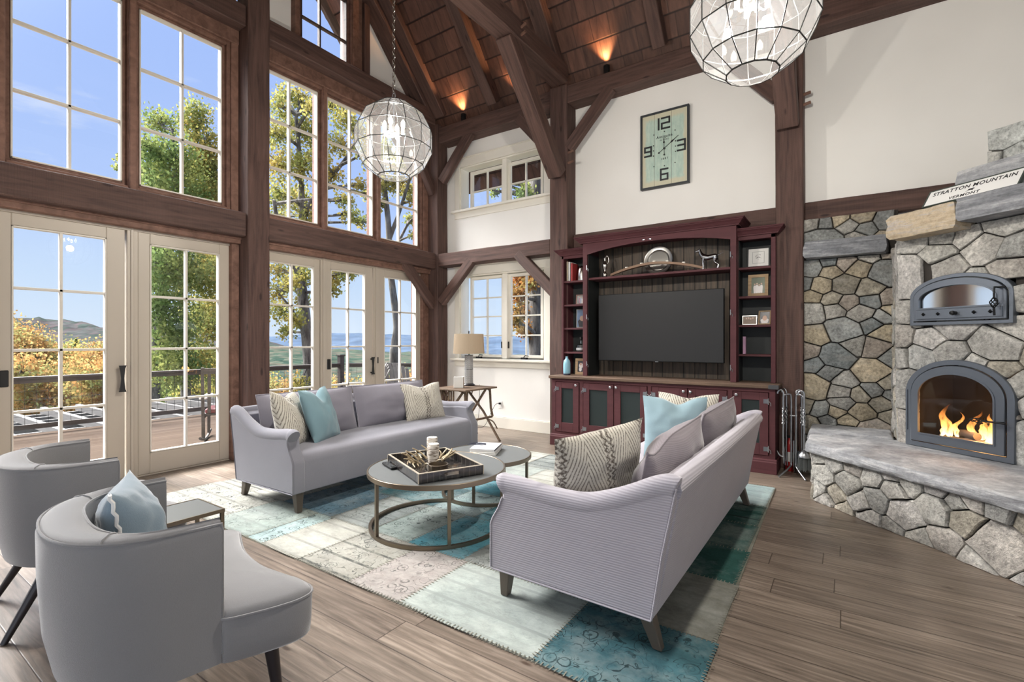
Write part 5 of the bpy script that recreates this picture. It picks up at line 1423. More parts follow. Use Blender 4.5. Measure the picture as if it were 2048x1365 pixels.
bars('numeral_twelve', [(-.072, .385, -.072, .255), (-.032, .385, .062, .385), (.062, .385, .062, .32), (-.032, .32, .062, .32), (-.032, .32, -.032, .255), (-.032, .255, .062, .255)])
bars('numeral_three', [(.165, .062, .252, .062), (.252, .062, .252, -.062), (.170, .0, .252, .0), (.165, -.062, .252, -.062)])
bars('numeral_nine', [(-.248, .056, -.168, .056), (-.168, .056, -.168, -.056), (-.248, .056, -.248, 0), (-.248, 0, -.168, 0), (-.248, -.056, -.168, -.056)])
bars('numeral_six', [(-.045, -.255, .04, -.255), (-.045, -.255, -.045, -.385), (-.045, -.318, .04, -.318), (.04, -.318, .04, -.385), (-.045, -.385, .04, -.385)])
m = MB()
for x, z in ((0, .215), (0, -.215), (-.132, .20), (.132, .20), (-.132, -.20), (.132, -.20), (-.138, .065), (-.138, 0), (-.138, -.065), (.138, .065), (.138, 0), (.138, -.065)):
    m.lathe([(.0075, 0), (.0075, .003), (0, .003)], n=12, M=Matrix.Translation((x, 0, z)) @ Matrix.Rotation(PI / 2, 4, 'X'))
m.build('minute_dots', CB, ck, smooth=0)
def text(s, parent, mat, size, loc, rot=(PI / 2, 0, 0), ext=.0008, nm='lettering', shear=0, sp=1.0, sx=1.0):
    c = bpy.data.curves.new(nm, 'FONT'); c.body = s; c.size = size; c.align_x = 'CENTER'; c.align_y = 'CENTER'; c.extrude = ext; c.shear = shear; c.space_character = sp; c.offset = size * .012
    o = bpy.data.objects.new(nm, c); COL.objects.link(o); o.parent = parent; o.location = loc; o.rotation_euler = rot; o.scale = (sx, 1, 1); c.materials.append(mat)
    bpy.context.view_layer.update()
    me = bpy.data.meshes.new_from_object(o.evaluated_get(bpy.context.evaluated_depsgraph_get()))
    mo = bpy.data.objects.new(nm, me); COL.objects.link(mo); mo.parent = parent; mo.location = loc; mo.rotation_euler = rot; mo.scale = (sx, 1, 1)
    bpy.data.objects.remove(o); mo.name = nm; return mo
text('Antiquité', ck, CB, .046, (0, -.001, .155), sp=1.15)
text('de PARIS', ck, plain('faded ink', (.18, .2, .18), .6), .026, (0, -.001, .115), sp=1.2)
text('1887', ck, CB, .034, (0, -.001, -.125), sp=1.5)
def hand(nm, a, L, tail):
    m = MB(); Rr = Matrix.Rotation(-a, 4, 'Y')
    def pz(pts, y): return [Rr @ Vector((x, y, z)) for x, z in pts]
    for pts in ([(-.003, -tail), (.003, -tail), (.003, L), (-.003, L)], [(0, L * .42), (.012, L * .55), (.004, L * .68), (0, L * .85), (-.004, L * .68), (-.012, L * .55)], ell(0, -tail, .011, .011, 12)):
        p0 = pz(pts, -.016); p1 = pz(pts, -.013); n = len(pts)
        m.add(p0 + p1, [tuple(range(n)), tuple(reversed(range(n, 2 * n)))] + [(i, i + n, (i + 1) % n + n, (i + 1) % n) for i in range(n)])
    m.build(nm, CB, ck, smooth=0)
hand('hour_hand', 0.02, .135, .08); hand('minute_hand', -math.radians(55), .215, .08)
m = MB().lathe([(.012, 0), (.012, .018), (0, .018)], n=16, M=Matrix.Rotation(PI / 2, 4, 'X')); m.build('hub', CB, ck, smooth=0)
T(ck, 'tall rectangular wall clock with mint face and bold black numerals 12 3 6 9', 'clock')
# ------------------------------------------------------------------ fieldstone
def clip(poly, n, c):
    out = []
    for i in range(len(poly)):
        a, b = poly[i], poly[(i + 1) % len(poly)]
        da = a[0] * n[0] + a[1] * n[1] - c; db = b[0] * n[0] + b[1] * n[1] - c
        if da <= 0: out.append(a)
        if (da < 0 < db) or (db < 0 < da):
            t = da / (da - db); out.append((a[0] + (b[0] - a[0]) * t, a[1] + (b[1] - a[1]) * t))
    return out
STC = [(.33, .30, .24), (.42, .36, .26), (.26, .27, .26), (.36, .35, .32), (.30, .31, .30), (.47, .40, .29), (.22, .24, .24), (.38, .33, .28), (.44, .42, .38)]
LTC = [(.50, .49, .45), (.44, .43, .40), (.56, .54, .50), (.50, .46, .38), (.40, .40, .38), (.47, .44, .40), (.58, .56, .53)]
def stones(mb, bounds, size, fn, seed, cols, depth=.035, holes=(), asp=1.25, gap=.0042, region=None):
    x0, x1, z0, z1 = bounds; rnd = random.Random(seed); pts = []
    tries = 0
    while tries < 14000:
        tries += 1
        p = (rnd.uniform(x0, x1), rnd.uniform(z0, z1)); r = size * (rnd.uniform(.42, .9) if rnd.random() < .5 else rnd.uniform(.9, 1.75))
        if all(math.hypot((p[0] - q[0]) / asp, p[1] - q[1]) > (r + q[2]) / 2 for q in pts): pts.append((p[0], p[1], r))
    mt = MB()
    for i, p in enumerate(pts):
        poly = [(x0, z0), (x1, z0), (x1, z1), (x0, z1)]
        if region: poly = list(region)
        for j, q in enumerate(pts):
            if i == j: continue
            dx, dz = (q[0] - p[0]) / asp ** 2, q[1] - p[1]
            w_ = .5 + .12 * (p[2] - q[2]) / size
            mx, mz = p[0] + (q[0] - p[0]) * w_, p[1] + (q[1] - p[1]) * w_
            L = math.hypot(dx, dz); n = (dx / L, dz / L)
            poly = clip(poly, n, n[0] * mx + n[1] * mz - gap)
            if len(poly) < 3: break
        if len(poly) < 3: continue
        skip = False
        for (a, b, c, d) in holes:
            if a < p[0] < b and c < p[1] < d:
                xs_ = [q[0] for q in poly]; zs_ = [q[1] for q in poly]
                e_, n_, c_ = max((a - min(xs_), (1, 0), a), (max(xs_) - b, (-1, 0), -b), (c - min(zs_), (0, 1), c), (max(zs_) - d, (0, -1), -d))
                if e_ < .02: skip = True; break
                poly = clip(poly, n_, c_)
                if len(poly) < 3: skip = True; break
                p = (sum(q[0] for q in poly) / len(poly), sum(q[1] for q in poly) / len(poly))
                continue
            xs_ = [q[0] for q in poly]; zs_ = [q[1] for q in poly]
            if max(xs_) > a and min(xs_) < b and max(zs_) > c and min(zs_) < d:
                opts = []
                if p[0] <= a: opts.append((abs(max(xs_) - a), (1, 0), a))
                if p[0] >= b: opts.append((abs(b - min(xs_)), (-1, 0), -b))
                if p[1] <= c: opts.append((abs(max(zs_) - c), (0, 1), c))
                if p[1] >= d: opts.append((abs(d - min(zs_)), (0, -1), -d))
                if opts: _, n, cc = min(opts); poly = clip(poly, n, cc)
        if skip or len(poly) < 3: continue
        # refine the outline so the edges are not ruler straight
        ref = []
        for k in range(len(poly)):
            a, b = Vector(poly[k]), Vector(poly[(k + 1) % len(poly)]); L = (b - a).length
            if L < .012: ref.append(a); continue
            nn = max(1, int(L / .045))
            for t in range(nn):
                q = a.lerp(b, t / nn); nz = noise.noise(Vector((q.x * 14, q.y * 14, seed))) * .005
                ref.append(q + Vector((nz, -nz)) if t else q)
        if len(ref) < 3: continue
        cen = sum(ref, Vector((0, 0))) / len(ref)
        d = depth * rnd.uniform(.55, 1.25); tx, tz = rnd.uniform(-.12, .12), rnd.uniform(-.12, .12)
        col = cols[rnd.randrange(len(cols))]; k = rnd.uniform(.78, 1.2); mb.c = tuple(min(1, c * k) for c in col)
        n = len(ref); vs = []
        for f, h in ((1.0, -.02), (1.0, .45), (.965, .85), (.86, 1.0), (.55, 1.05)):
            for q in ref:
                w_ = cen + (q - cen) * f
                hh = h * d
                if h > .4: hh += (w_.x - cen.x) * tx + (w_.y - cen.y) * tz + noise.noise(Vector((w_.x * 9, w_.y * 9, seed + 3.3))) * .012
                vs.append(fn(w_.x, w_.y, hh))
        vs.append(fn(cen.x, cen.y, d * 1.05 + noise.noise(Vector((cen.x * 9, cen.y * 9, 1))) * .01))
        fs = []
        for r in range(4):
            for q in range(n): fs.append((r * n + q, r * n + (q + 1) % n, (r + 1) * n + (q + 1) % n, (r + 1) * n + q))
        for q in range(n): fs.append((4 * n + q, 4 * n + (q + 1) % n, 5 * n))
        mb.add(vs, fs)
    mb.c = None
    return mb
# fireplace corner frame: A is the foot of the face at the lower door, d runs along the face
FA = Vector((.433, 5.27, 0)); FD = Vector((.765, -.644, 0)); FN = Vector((-.644, -.765, 0))
def F(m, z, a): return tuple(FA + FD * m + FN * a + Vector((0, 0, z)))
# stone wall beside the post
root = empty('stone_wall', (0, 0, 0))
MB().box(-.385, .40, 6.02, 6.20, 0, 2.62).build('wall_core', M['mortar'], root, smooth=0)
w = stones(MB(), (-.383, .37, .0, 2.62), .185, lambda u, v, a: (u, 6.02 - a, v), 11, STC, .045, holes=((-.39, .38, 2.195, 2.365),))
w.build('stone_facing', M['stone'], root, smooth=35)
struct(root); root['label'] = 'fieldstone wall'
del root['label']
for c_ in root.children: struct(c_)
def rough_slab(name, pts2, z0, z1, mat, label, n_sub=10, amp=.012, fn=None, cat='stone ledge', seed=0, parent=None):
    """horizontal slab with a split rough edge: polygon pts2 in plan"""
    m = MB(); ref = []
    for k in range(len(pts2)):
        a, b = Vector(pts2[k]), Vector(pts2[(k + 1) % len(pts2)]); L = (b - a).length; nn = max(1, int(L / .04))
        for t in range(nn): ref.append(a.lerp(b, t / nn))
    c = sum(ref, Vector((0, 0))) / len(ref); n = len(ref); vs = []
    H = z1 - z0; lay = [(0, -.012), (.12, .0), (.35, .004), (.6, .0), (.85, -.004), (.97, -.01), (1.0, -.022)]
    for h, o in lay:
        for q in ref:
            d = (q - c); d = d / max(.001, d.length)
            nz = noise.noise(Vector((q.x * 8 + seed, q.y * 8, h * 3))) * amp + noise.noise(Vector((q.x * 26, q.y * 26 + seed, h * 9))) * amp * .6
            p = q + d * (o + nz); zz = z0 + H * h + (noise.noise(Vector((q.x * 5, q.y * 5, seed))) * .008 if 0 < h < 1 else 0)
            vs.append((p.x, p.y, zz))
    fs = [tuple(reversed(range(n)))]
    for r in range(len(lay) - 1):
        for q in range(n): fs.append((r * n + q, r * n + (q + 1) % n, (r + 1) * n + (q + 1) % n, (r + 1) * n + q))
    fs.append(tuple(range((len(lay) - 1) * n, len(lay) * n)))
    m.add(vs, fs); o = m.build(name, mat, parent, smooth=35)
    if label: T(o, label, cat)
    return o
def frect(m0, m1, a0, a1): return [F(m0, 0, a1)[:2], F(m1, 0, a1)[:2], F(m1, 0, a0)[:2], F(m0, 0, a0)[:2]]
rough_slab('stone_shelf', [(-.375, 5.83), (.30, 5.83), (.33, 6.05), (-.375, 6.05)], 2.20, 2.365, M['slabdark'], 'long grey stone shelf built into the fieldstone wall beside the dark post', seed=2)
# chimney breast
root = empty('stone_fireplace', tuple(FA))
OFF = Matrix.Translation(-FA)
def fpart(nm, mb, mt, par=None, **k):
    mb.v = [tuple(OFF @ Vector(v)) for v in mb.v]; return mb.build(nm, mt, par or root, **k)
DL = (.03, .695, .50, 1.10)      # firebox opening
OV = (.07, .685, 1.52, 1.78)
b = MB()
def fbox(m0, m1, z0, z1, a0=-.45, a1=-.01):
    P_ = [F(m, z, a) for z in (z0, z1) for a in (a0, a1) for m in (m0, m1)]
    b.add(P_, [(0, 2, 3, 1), (4, 5, 7, 6), (0, 1, 5, 4), (2, 6, 7, 3), (0, 4, 6, 2), (1, 3, 7, 5)])
fbox(-.09, DL[0], 0, 2.28); fbox(DL[1], 2.2, 0, 2.28); fbox(DL[0], DL[1], 0, DL[2]); fbox(DL[0], DL[1], DL[3], 1.52); fbox(DL[0], DL[1], 1.80, 2.28)
b.add([F(-.09, 0, -.45), (.375, 6.15, 0), (.375, 5.37, 0), F(-.09, 0, -.01)] + [F(-.09, 2.28, -.45), (.375, 6.15, 2.28), (.375, 5.37, 2.28), F(-.09, 2.28, -.01)], [(0, 1, 2, 3), (7, 6, 5, 4), (0, 4, 5, 1), (1, 5, 6, 2), (2, 6, 7, 3), (3, 7, 4, 0)])
fpart('chimney_core', b, M['mortar'], smooth=0)
fpart('stone_facing', stones(MB(), (-.10, 2.0, .47, 2.22), .23, F, 23, LTC, .035, holes=((.07, .65, .47, 1.09), (.10, .64, 1.53, 1.79))), M['stone'], smooth=35)
fpart('stone_return', stones(MB(), (5.36, 6.0, .47, 2.22), .20, lambda u, v, a: (.372 - a * .8, u, v), 31, LTC, .03), M['stone'], smooth=35)
# firebox interior
b = MB(); fbox(DL[0], DL[1], DL[2] - .02, DL[3] + .02, -.46, -.43); fpart('firebox_back', b, M['soot'], smooth=0)
b = MB(); fbox(DL[0] - .01, DL[0] + .005, DL[2], DL[3], -.43, -.01); fbox(DL[1] - .005, DL[1] + .01, DL[2], DL[3], -.43, -.01); fbox(DL[0], DL[1], DL[2] - .01, DL[2] + .02, -.43, -.01); fpart('firebox_lining', b, M['soot'], smooth=0)
b = MB(); fbox(OV[0], OV[1], OV[2], OV[3], -.40, -.38); fpart('oven_back', b, M['soot'], smooth=0)
# arched cast iron doors
def arch(m0, m1, z0, zs, zt, n=30, ex=2.0):
    c, r = (m0 + m1) / 2, (m1 - m0) / 2
    o = [(m0, z0), (c, z0), (m1, z0)]
    for i in range(n + 1):
        a = PI * i / n; x = math.cos(a)
        o.append((c + r * x, zs + (zt - zs) * abs(math.sin(a)) ** (2 / ex)))
    return o
def iron_door(name, o0, o1, o2, label, par=None):
    fr = empty(name, F(.36, 1.0, .03)); 
    def fp(nm, mb, mt, p=None, **k):
        mb.v = [(v[0] - fr.location.x, v[1] - fr.location.y, v[2] - fr.location.z) for v in mb.v]; return mb.build(nm, mt, p or fr, **k)
    fp('outer_frame', MB().ring(arch(*o0), arch(*o1), F, .0, .060), M['gun'], smooth=30, bevel=.003)
    fp('door_leaf', MB().ring(arch(*[o1[0] + .006, o1[1] - .006, o1[2] + .006, o1[3], o1[4] - .006]), arch(*o2), F, .045, .072), M['gun'], smooth=30, bevel=.003)
    g_ = arch(*o2); fp('glass_pane', MB().prism(g_, F, .046, .050), M['glass'], smooth=0)
    fp('inner_lip', MB().ring(arch(o2[0] - .004, o2[1] + .004, o2[2] - .004, o2[3], o2[4] + .004), arch(o2[0] + .008, o2[1] - .008, o2[2] + .008, o2[3], o2[4] - .008), F, .066, .078), M['gun'], smooth=30)
    rv = MB(); 
    def along(o, step):
        P_ = o + [o[0]]; acc = 0; out = []
        for a, c in zip(P_[:-1], P_[1:]):
            L = math.hypot(c[0] - a[0], c[1] - a[1])
            while acc < L: out.append((a[0] + (c[0] - a[0]) * acc / L, a[1] + (c[1] - a[1]) * acc / L)); acc += step
            acc -= L
        return out
    mid = [((a[0] + b_[0]) / 2, (a[1] + b_[1]) / 2) for a, b_ in zip(arch(*o0), arch(*o1))]
    for (m_, z_) in along(mid, .085): rv.lathe([(.006, 0), (.005, .004), (0, .006)], n=8, M=Matrix.Translation(F(m_, z_, .055)) @ Matrix(((FD.x, 0, FN.x), (FD.y, 0, FN.y), (0, 1, 0))).to_4x4())
    fp('rivets', rv, M['gun'], smooth=60)
    T(fr, label, 'fireplace door'); return fr, fp
fd, fp1 = iron_door('fireplace_door', (.0, .725, .495, .93, 1.205), (.045, .68, .535, .93, 1.165), (.10, .617, .605, .92, 1.10), 'arched blued iron fireplace door with glass and the fire behind it')
hd = MB(); hd.tube([F(.675, .775, .075), F(.655, .775, .11)], .008, 8); hd.tube([F(.70, .775, .11), F(.62, .775, .11), F(.575, .775, .115)], .007, 8)
for k in range(4):
    hd.tube([F(.575 - .085 * t / 10 - .0, .775 + .016 * math.sin(PI * t / 10) * math.cos(k * PI / 2 + t * .35), .115 + .016 * math.sin(PI * t / 10) * math.sin(k * PI / 2 + t * .35)) for t in range(11)], .0038, 6)
fp1('door_handle', hd, M['black'], smooth=60)
hg = MB(); hg.tube([F(.012, .62, .062), F(.012, .95, .062)], .008, 8); fp1('hinge_rod', hg, M['gun'], smooth=60)
od, fp2 = iron_door('oven_door', (.035, .718, 1.475, 1.70, 1.865), (.062, .692, 1.502, 1.685, 1.835), (.105, .628, 1.605, 1.672, 1.785), 'smaller arched iron oven door with a mirror-like window above the fireplace')
b = MB(); b.add([F(m, z, a) for z in (1.525, 1.598) for a in (.07, .082) for m in (.10, .665)], [(0, 2, 3, 1), (4, 5, 7, 6), (0, 1, 5, 4), (2, 6, 7, 3), (0, 4, 6, 2), (1, 3, 7, 5)])
bar_ = fp2('draught_bar', b, M['gun'], smooth=0, bevel=.002)
b = MB()
Rk = Matrix(((FD.x, 0, FN.x), (FD.y, 0, FN.y), (0, 1, 0))).to_4x4()
for m_ in (.155, .26, .50, .60): b.lathe([(.014, 0), (.012, .01), (.005, .016), (0, .022)], n=4, M=Matrix.Translation(F(m_, 1.562, .082)) @ Rk)
b.lathe([(.014, 0), (.012, .02), (.018, .03), (.014, .045), (0, .05)], n=14, M=Matrix.Translation(F(.38, 1.562, .082)) @ Rk)
fp2('studs', b, M['black'], smooth=20)
hd = MB(); hd.tube([F(.645, 1.73, .075), F(.645, 1.73, .12), F(.645, 1.69, .125)], .006, 8); hd.tube([F(.645, 1.69, .125), F(.645, 1.66, .125)], .006, 8); hd.tube([F(.645, 1.58, .125), F(.645, 1.53, .12)], .007, 8); hd.tube([F(.69, 1.73, .09), F(.645, 1.73, .09)], .006, 8)
for k in range(5): hd.tube([F(.645 + .022 * math.sin(PI * t / 10) * math.cos(k * 1.257 + t * .3), 1.66 - .08 * t / 10, .125 + .022 * math.sin(PI * t / 10) * math.sin(k * 1.257 + t * .3)) for t in range(11)], .0036, 6)
fp2('door_handle', hd, M['black'], smooth=60)
# mirror polished oven glass
gm = G('dark reflective oven glass'); gm.pr((.8, .8, .8), .06, None, 1.0)
for c_ in od.children:
    if c_.name.startswith('glass_pane'): c_.data.materials[0] = gm.m
# logs and flames
lg = [((.10, -.26), (.60, -.20), .545, .035), ((.14, -.14), (.56, -.12), .555, .038), ((.18, -.22), (.40, -.12), .615, .03), ((.44, -.16), (.60, -.22), .62, .032)]
for k, ((m0, a0), (m1, a1), z, r) in enumerate(lg):
    o = MB(); pts = [F(m0 + (m1 - m0) * t / 6, z + .004 * math.sin(t * 2 + k), a0 + (a1 - a0) * t / 6) for t in range(7)]
    o.tube(pts, [r * (1 + .1 * math.sin(i * 2.3 + k)) for i in range(7)], 12)
    T(o.build('firewood_log', M['log'], smooth=60), ('charred log at the back of the fire', 'long charred log at the front of the fire', 'short log lying across the others near the hinge side of the fire', 'short log under the tall flame near the handle')[k], 'log')
def flame_mesh(m_, a_, h, w_, seed):
    vs = []; N, K = 14, 10
    for i in range(N + 1):
        t = i / N; r = w_ * (math.sin(PI * min(1, t * .9 + .1)) ** .8) * (1 - t) ** .55 + .001
        sx = .05 * math.sin(t * 5 + seed) * t + .03 * noise.noise(Vector((t * 4, seed, 0))) ; 
        for k in range(K):
            an = 2 * PI * k / K; rr = r * (1 + .5 * noise.noise(Vector((math.cos(an) * 1.5, math.sin(an) * 1.5 + seed, t * 4))))
            vs.append(F(m_ + sx + rr * math.cos(an), .585 + h * t, a_ + rr * .5 * math.sin(an)))
    fs = [(i * K + k, i * K + (k + 1) % K, (i + 1) * K + (k + 1) % K, (i + 1) * K + k) for i in range(N) for k in range(K)]
    return vs, fs
for nm, lst, lb in (('flame', ((.20, -.12, .27, .045), (.235, -.16, .20, .03), (.17, -.10, .14, .025)), 'tall flame on the hinge side of the fireplace'),
                    ('flame', ((.35, -.17, .24, .035), (.38, -.20, .17, .03)), 'faint middle flame of the fire'),
                    ('flame', ((.49, -.14, .32, .045), (.53, -.11, .22, .05), (.46, -.12, .15, .05), (.57, -.10, .12, .045), (.51, -.10, .10, .06)), 'brightest flame near the door handle of the fireplace')):
    m = MB()
    for k, (a, c, h, w_) in enumerate(lst):
        v_, f_ = flame_mesh(a, c, h, w_, k * 1.7 + a * 9); m.add(v_, f_)
    T(m.build(nm, M['flame'], smooth=60), lb, 'flame')
l = bpy.data.lights.new('fire_light', 'POINT'); l.energy = 9; l.color = (1, .45, .15); l.shadow_soft_size = .08
lo = bpy.data.objects.new('fire_light', l); COL.objects.link(lo); lo.location = F(.45, .70, -.10)
T(root, 'rounded fieldstone chimney breast holding the iron doors', 'fireplace')
# mantel and chimney ledges
rough_slab('mantel_stone', frect(-.05, .455, -.02, .20), 2.19, 2.385, M['slabtan'], 'tan and grey split mantel stone at the corner of the chimney', seed=5, amp=.025)
rough_slab('mantel_stone', frect(.462, 1.9, -.02, .22), 2.225, 2.39, M['slabdark'], 'long dark grey split mantel stone under the white sign', seed=6, amp=.018)
b = MB(); b.prism([F(.32, 0, -.10)[:2], F(2.2, 0, -.10)[:2], (2.4, 6.19), (.40, 6.19)], lambda u, v, a: (u, v, a), 2.26, 2.47)
fpart('mantel_bed', b, M['slab'], smooth=0)
rough_slab('chimney_ledge', [F(.27, 0, -.09)[:2], F(1.9, 0, -.09)[:2], F(1.9, 0, -.5)[:2], F(.42, 0, -.5)[:2]], 2.46, 2.68, M['slab'], 'pale grey rounded ledge stone behind the white sign', seed=8, amp=.012)
b = MB(); fbox(.46, 2.0, 2.66, 2.93, -.55, -.17); fpart('flue_core', b, M['mortar'], smooth=0)
fpart('flue_facing', stones(MB(), (.45, 2.0, 2.68, 2.93), .26, lambda u, v, a: F(u, v, a - .17), 41, [(.6, .6, .57), (.55, .57, .55)], .04), M['stone'], smooth=35)
# sign
sg = empty('mountain_sign', F(.44, 2.428, .06)); 
Rs = Matrix(((FD.x, -FN.x, 0), (FD.y, -FN.y, 0), (0, 0, 1))).to_4x4() @ Matrix.Rotation(-.60, 4, 'X'); Rs.translation = sg.location; sg.matrix_world = Rs
fn = lambda u, v, a: (u, a, v)
sw, shh = .30, .150
MB().box(-sw, sw, 0, .012, 0, shh).build('sign_panel', plain('sign white', (.80, .80, .79), .5), sg, smooth=0)
MB().ring([(-sw - .01, -.008), (sw + .01, -.008), (sw + .01, shh + .008), (-sw - .01, shh + .008)], [(-sw, 0), (sw, 0), (sw, shh), (-sw, shh)], fn, -.004, .02).build('sign_border', plain('dark green edge', (.05, .065, .055), .5), sg, smooth=0)
text('STRATTON', sg, CB, .050, (-.142, -.001, .110), sp=1.12, sx=.92); text('MOUNTAIN', sg, CB, .050, (.137, -.001, .110), sp=1.12, sx=.92)
text('VERMONT', sg, CB, .038, (-.03, -.001, .028), sp=1.2)
m = MB(); 
for pts in (ell(.0, .07, .016, .008, 10), ell(.014, .073, .012, .006, 8), [(-.012, .058), (-.03, .052), (-.008, .068)], [(.004, .063), (.022, .054), (.012, .07)]):
    m.add([(x, -.002, z) for x, z in pts], [tuple(range(len(pts)))])
m.build('sign_emblem', CB, sg, smooth=0, fix=False)
T(sg, 'white sign reading STRATTON MOUNTAIN VERMONT lying back on the mantel', 'sign')
# ------------------------------------------------------------------ raised hearth
HB = [(-.235, 5.95), (-.235, 4.905), (.94, 3.715), (1.9, 3.1), (1.9, 4.1)]
root = empty('stone_hearth', (0, 0, 0))
b = MB(); b.prism([(-.225, 5.96), (-.225, 4.925), (.95, 3.735), (2.0, 3.0), (2.2, 4.0), (.5, 5.15), (.36, 5.4), (.36, 5.96)], xyz, 0, .41); b.build('hearth_core', M['mortar'], root, smooth=0)
d1 = Vector((1.175, -1.19, 0)); L1 = d1.length; d1.normalize(); n1 = Vector((d1.y, -d1.x, 0)); P0 = Vector((-.235, 4.905, 0))
if n1.dot(Vector((0, -1, 0))) < 0: n1 = -n1
stones(MB(), (0, L1 + .6, .0, .415), .20, lambda u, v, a: tuple(P0 + d1 * u + n1 * (a - .01) + Vector((0, 0, v))), 57, LTC, .04, asp=1.15).build('front_facing', M['stone'], root, smooth=35)
stones(MB(), (4.90, 5.94, .0, .415), .20, lambda u, v, a: (-.225 - a, u, v), 58, LTC, .03).build('side_facing', M['stone'], root, smooth=35)
T(root, 'raised stone hearth running diagonally across the corner', 'hearth')
o1 = P0 + n1 * .07
e = P0 + d1 * (L1 + .55) + n1 * .07
rough_slab('hearth_slab', [(-.295, 5.30), (-.300, 4.86), tuple((P0 + d1 * .05 + n1 * .075)[:2]), tuple((P0 + d1 * (L1 + .55) + n1 * .075)[:2]), F(1.75, 0, 0.0)[:2], F(.0, 0, -.02)[:2], (.355, 5.40), (.30, 5.42)], .41, .492, M['slab'], 'long grey split hearth slab in front of the fire', seed=12, amp=.014)
rough_slab('hearth_slab', [(-.31, 5.32), (.33, 5.44), (.34, 5.94), (-.31, 5.94)], .412, .500, M['slab'], 'pale grey hearth slab against the fieldstone wall', seed=14, amp=.010)
# ------------------------------------------------------------------ fireplace tools
ts = empty('fireplace_tool_stand', (-.45, 5.66, 0))
b = MB()
for sx in (-1, 1):
    b.tube(spline([(sx * .115, -.16, .008), (sx * .03, -.03, .09), (sx * .022, 0, .16), (sx * .022, 0, .50), (sx * .022, 0, .78), (sx * .04, -.01, .815), (sx * .075, -.03, .81), (sx * .09, -.04, .775)], 5), .0095, 8)
b.tube(spline([(0, .12, .008), (0, .04, .07), (0, .012, .14), (0, .012, .35)], 5), .0095, 8)
b.tube([(-.03, 0, .60), (.03, 0, .60)], .008, 8)
b.build('stand_frame', M['steel'], ts, smooth=60)
T(ts, 'curved steel stand for fireplace tools beside the hearth', 'tool stand')
def tool(x, y, lb, kind, rz=0):
    b = MB()
    top = spline([(-.05, 0, .80 - .0), (-.045, 0, .825), (-.02, 0, .84), (.0, 0, .815), (.0, 0, .76)], 5)
    b.tube(top, .009, 8); b.tube([(0, 0, .77), (0, 0, .66)], .0105, 8)
    for k in range(2): b.tube([(.007 * math.cos(t * .7 + k * PI), .007 * math.sin(t * .7 + k * PI), .66 - .16 * t / 18) for t in range(19)], .007, 6)
    b.tube([(0, 0, .50), (0, 0, .22)], .009, 8)
    o = None
    if kind == 'poker':
        b.tube([(0, 0, .22), (0, 0, .10)], [.010, .003], 8); b.tube(spline([(0, 0, .17), (-.03, 0, .18), (-.055, 0, .225)], 4), [.009, .009, .008, .008, .008, .007, .006, .004, .002], 8)
        o = b.build('poker', M['steel'], loc=(x, y, .02), smooth=60)
    elif kind == 'brush':
        o = b.build('hearth_brush', M['steel'], loc=(x, y, .02), smooth=60)
        MB().lathe([(.012, .26), (.03, .24), (.052, .215), (.055, .19), (.0, .19)], n=20).build('brush_cap', M['steel'], o, smooth=60)
        br = MB(); rr = random.Random(2)
        for k in range(90):
            a = rr.uniform(0, 2 * PI); r = .05 * math.sqrt(rr.random()); br.tube([(r * math.cos(a), r * math.sin(a), .195), (r * 1.15 * math.cos(a), r * 1.15 * math.sin(a), .05 + rr.uniform(0, .02))], .0022, 4)
        br.build('bristle', plain('grey bristles', (.10, .11, .11), .9), o, smooth=0)
    elif kind == 'shovel':
        o = b.build('hearth_shovel', M['steel'], loc=(x, y, .02), smooth=60)
        MB().add([(-.05, 0, .22), (.05, 0, .22), (.06, .01, .05), (-.06, .01, .05), (-.05, .004, .22), (.05, .004, .22), (.06, .014, .05), (-.06, .014, .05)], [(0, 1, 2, 3), (7, 6, 5, 4), (0, 4, 5, 1), (1, 5, 6, 2), (2, 6, 7, 3), (3, 7, 4, 0)]).build('shovel_blade', M['gun'], o, smooth=0)
    else:
        b.tube([(0, 0, .22), (.012, 0, .06)], .007, 8); b.tube([(0, 0, .3), (-.03, .01, .18), (-.012, 0, .06)], .006, 8)
        o = b.build('log_tongs', M['steel'], loc=(x, y, .02), smooth=60)
    o.rotation_euler = (0, 0, rz); T(o, lb, 'fireplace tool'); return o
tool(-.535, 5.60, 'steel poker with twisted handle and hooked tip, on the cabinet side of the stand', 'poker')
tool(-.355, 5.59, 'steel hearth brush with twisted handle and dark bristles', 'brush')
tool(-.385, 5.72, 'steel shovel hanging behind the hearth brush', 'shovel', .4)
tool(-.52, 5.72, 'steel log tongs hanging behind the poker', 'tongs', -.5)
fx = empty('fire_extinguisher', (-.50, 5.86, 0))
MB().lathe([(.040, 0), (.045, .01), (.045, .26), (.035, .30), (.014, .32), (.014, .34)], n=24).build('tank', plain('extinguisher red', (.35, .02, .02), .35), fx, smooth=50)
MB().lathe([(.0455, .10), (.0458, .20), (.0455, .20)], n=24).build('paper_label', M['white'], fx, smooth=50)
MB().box(-.035, .02, -.01, .01, .34, .365).build('lever', M['black'], fx, smooth=0)
MB().tube(spline([(.0, 0, .345), (-.05, -.01, .33), (-.062, -.01, .22), (-.055, -.01, .10)], 5), .006, 8).build('hose', M['black'], fx, smooth=60)
T(fx, 'small red fire extinguisher in the shadow behind the fireplace tools', 'fire extinguisher')
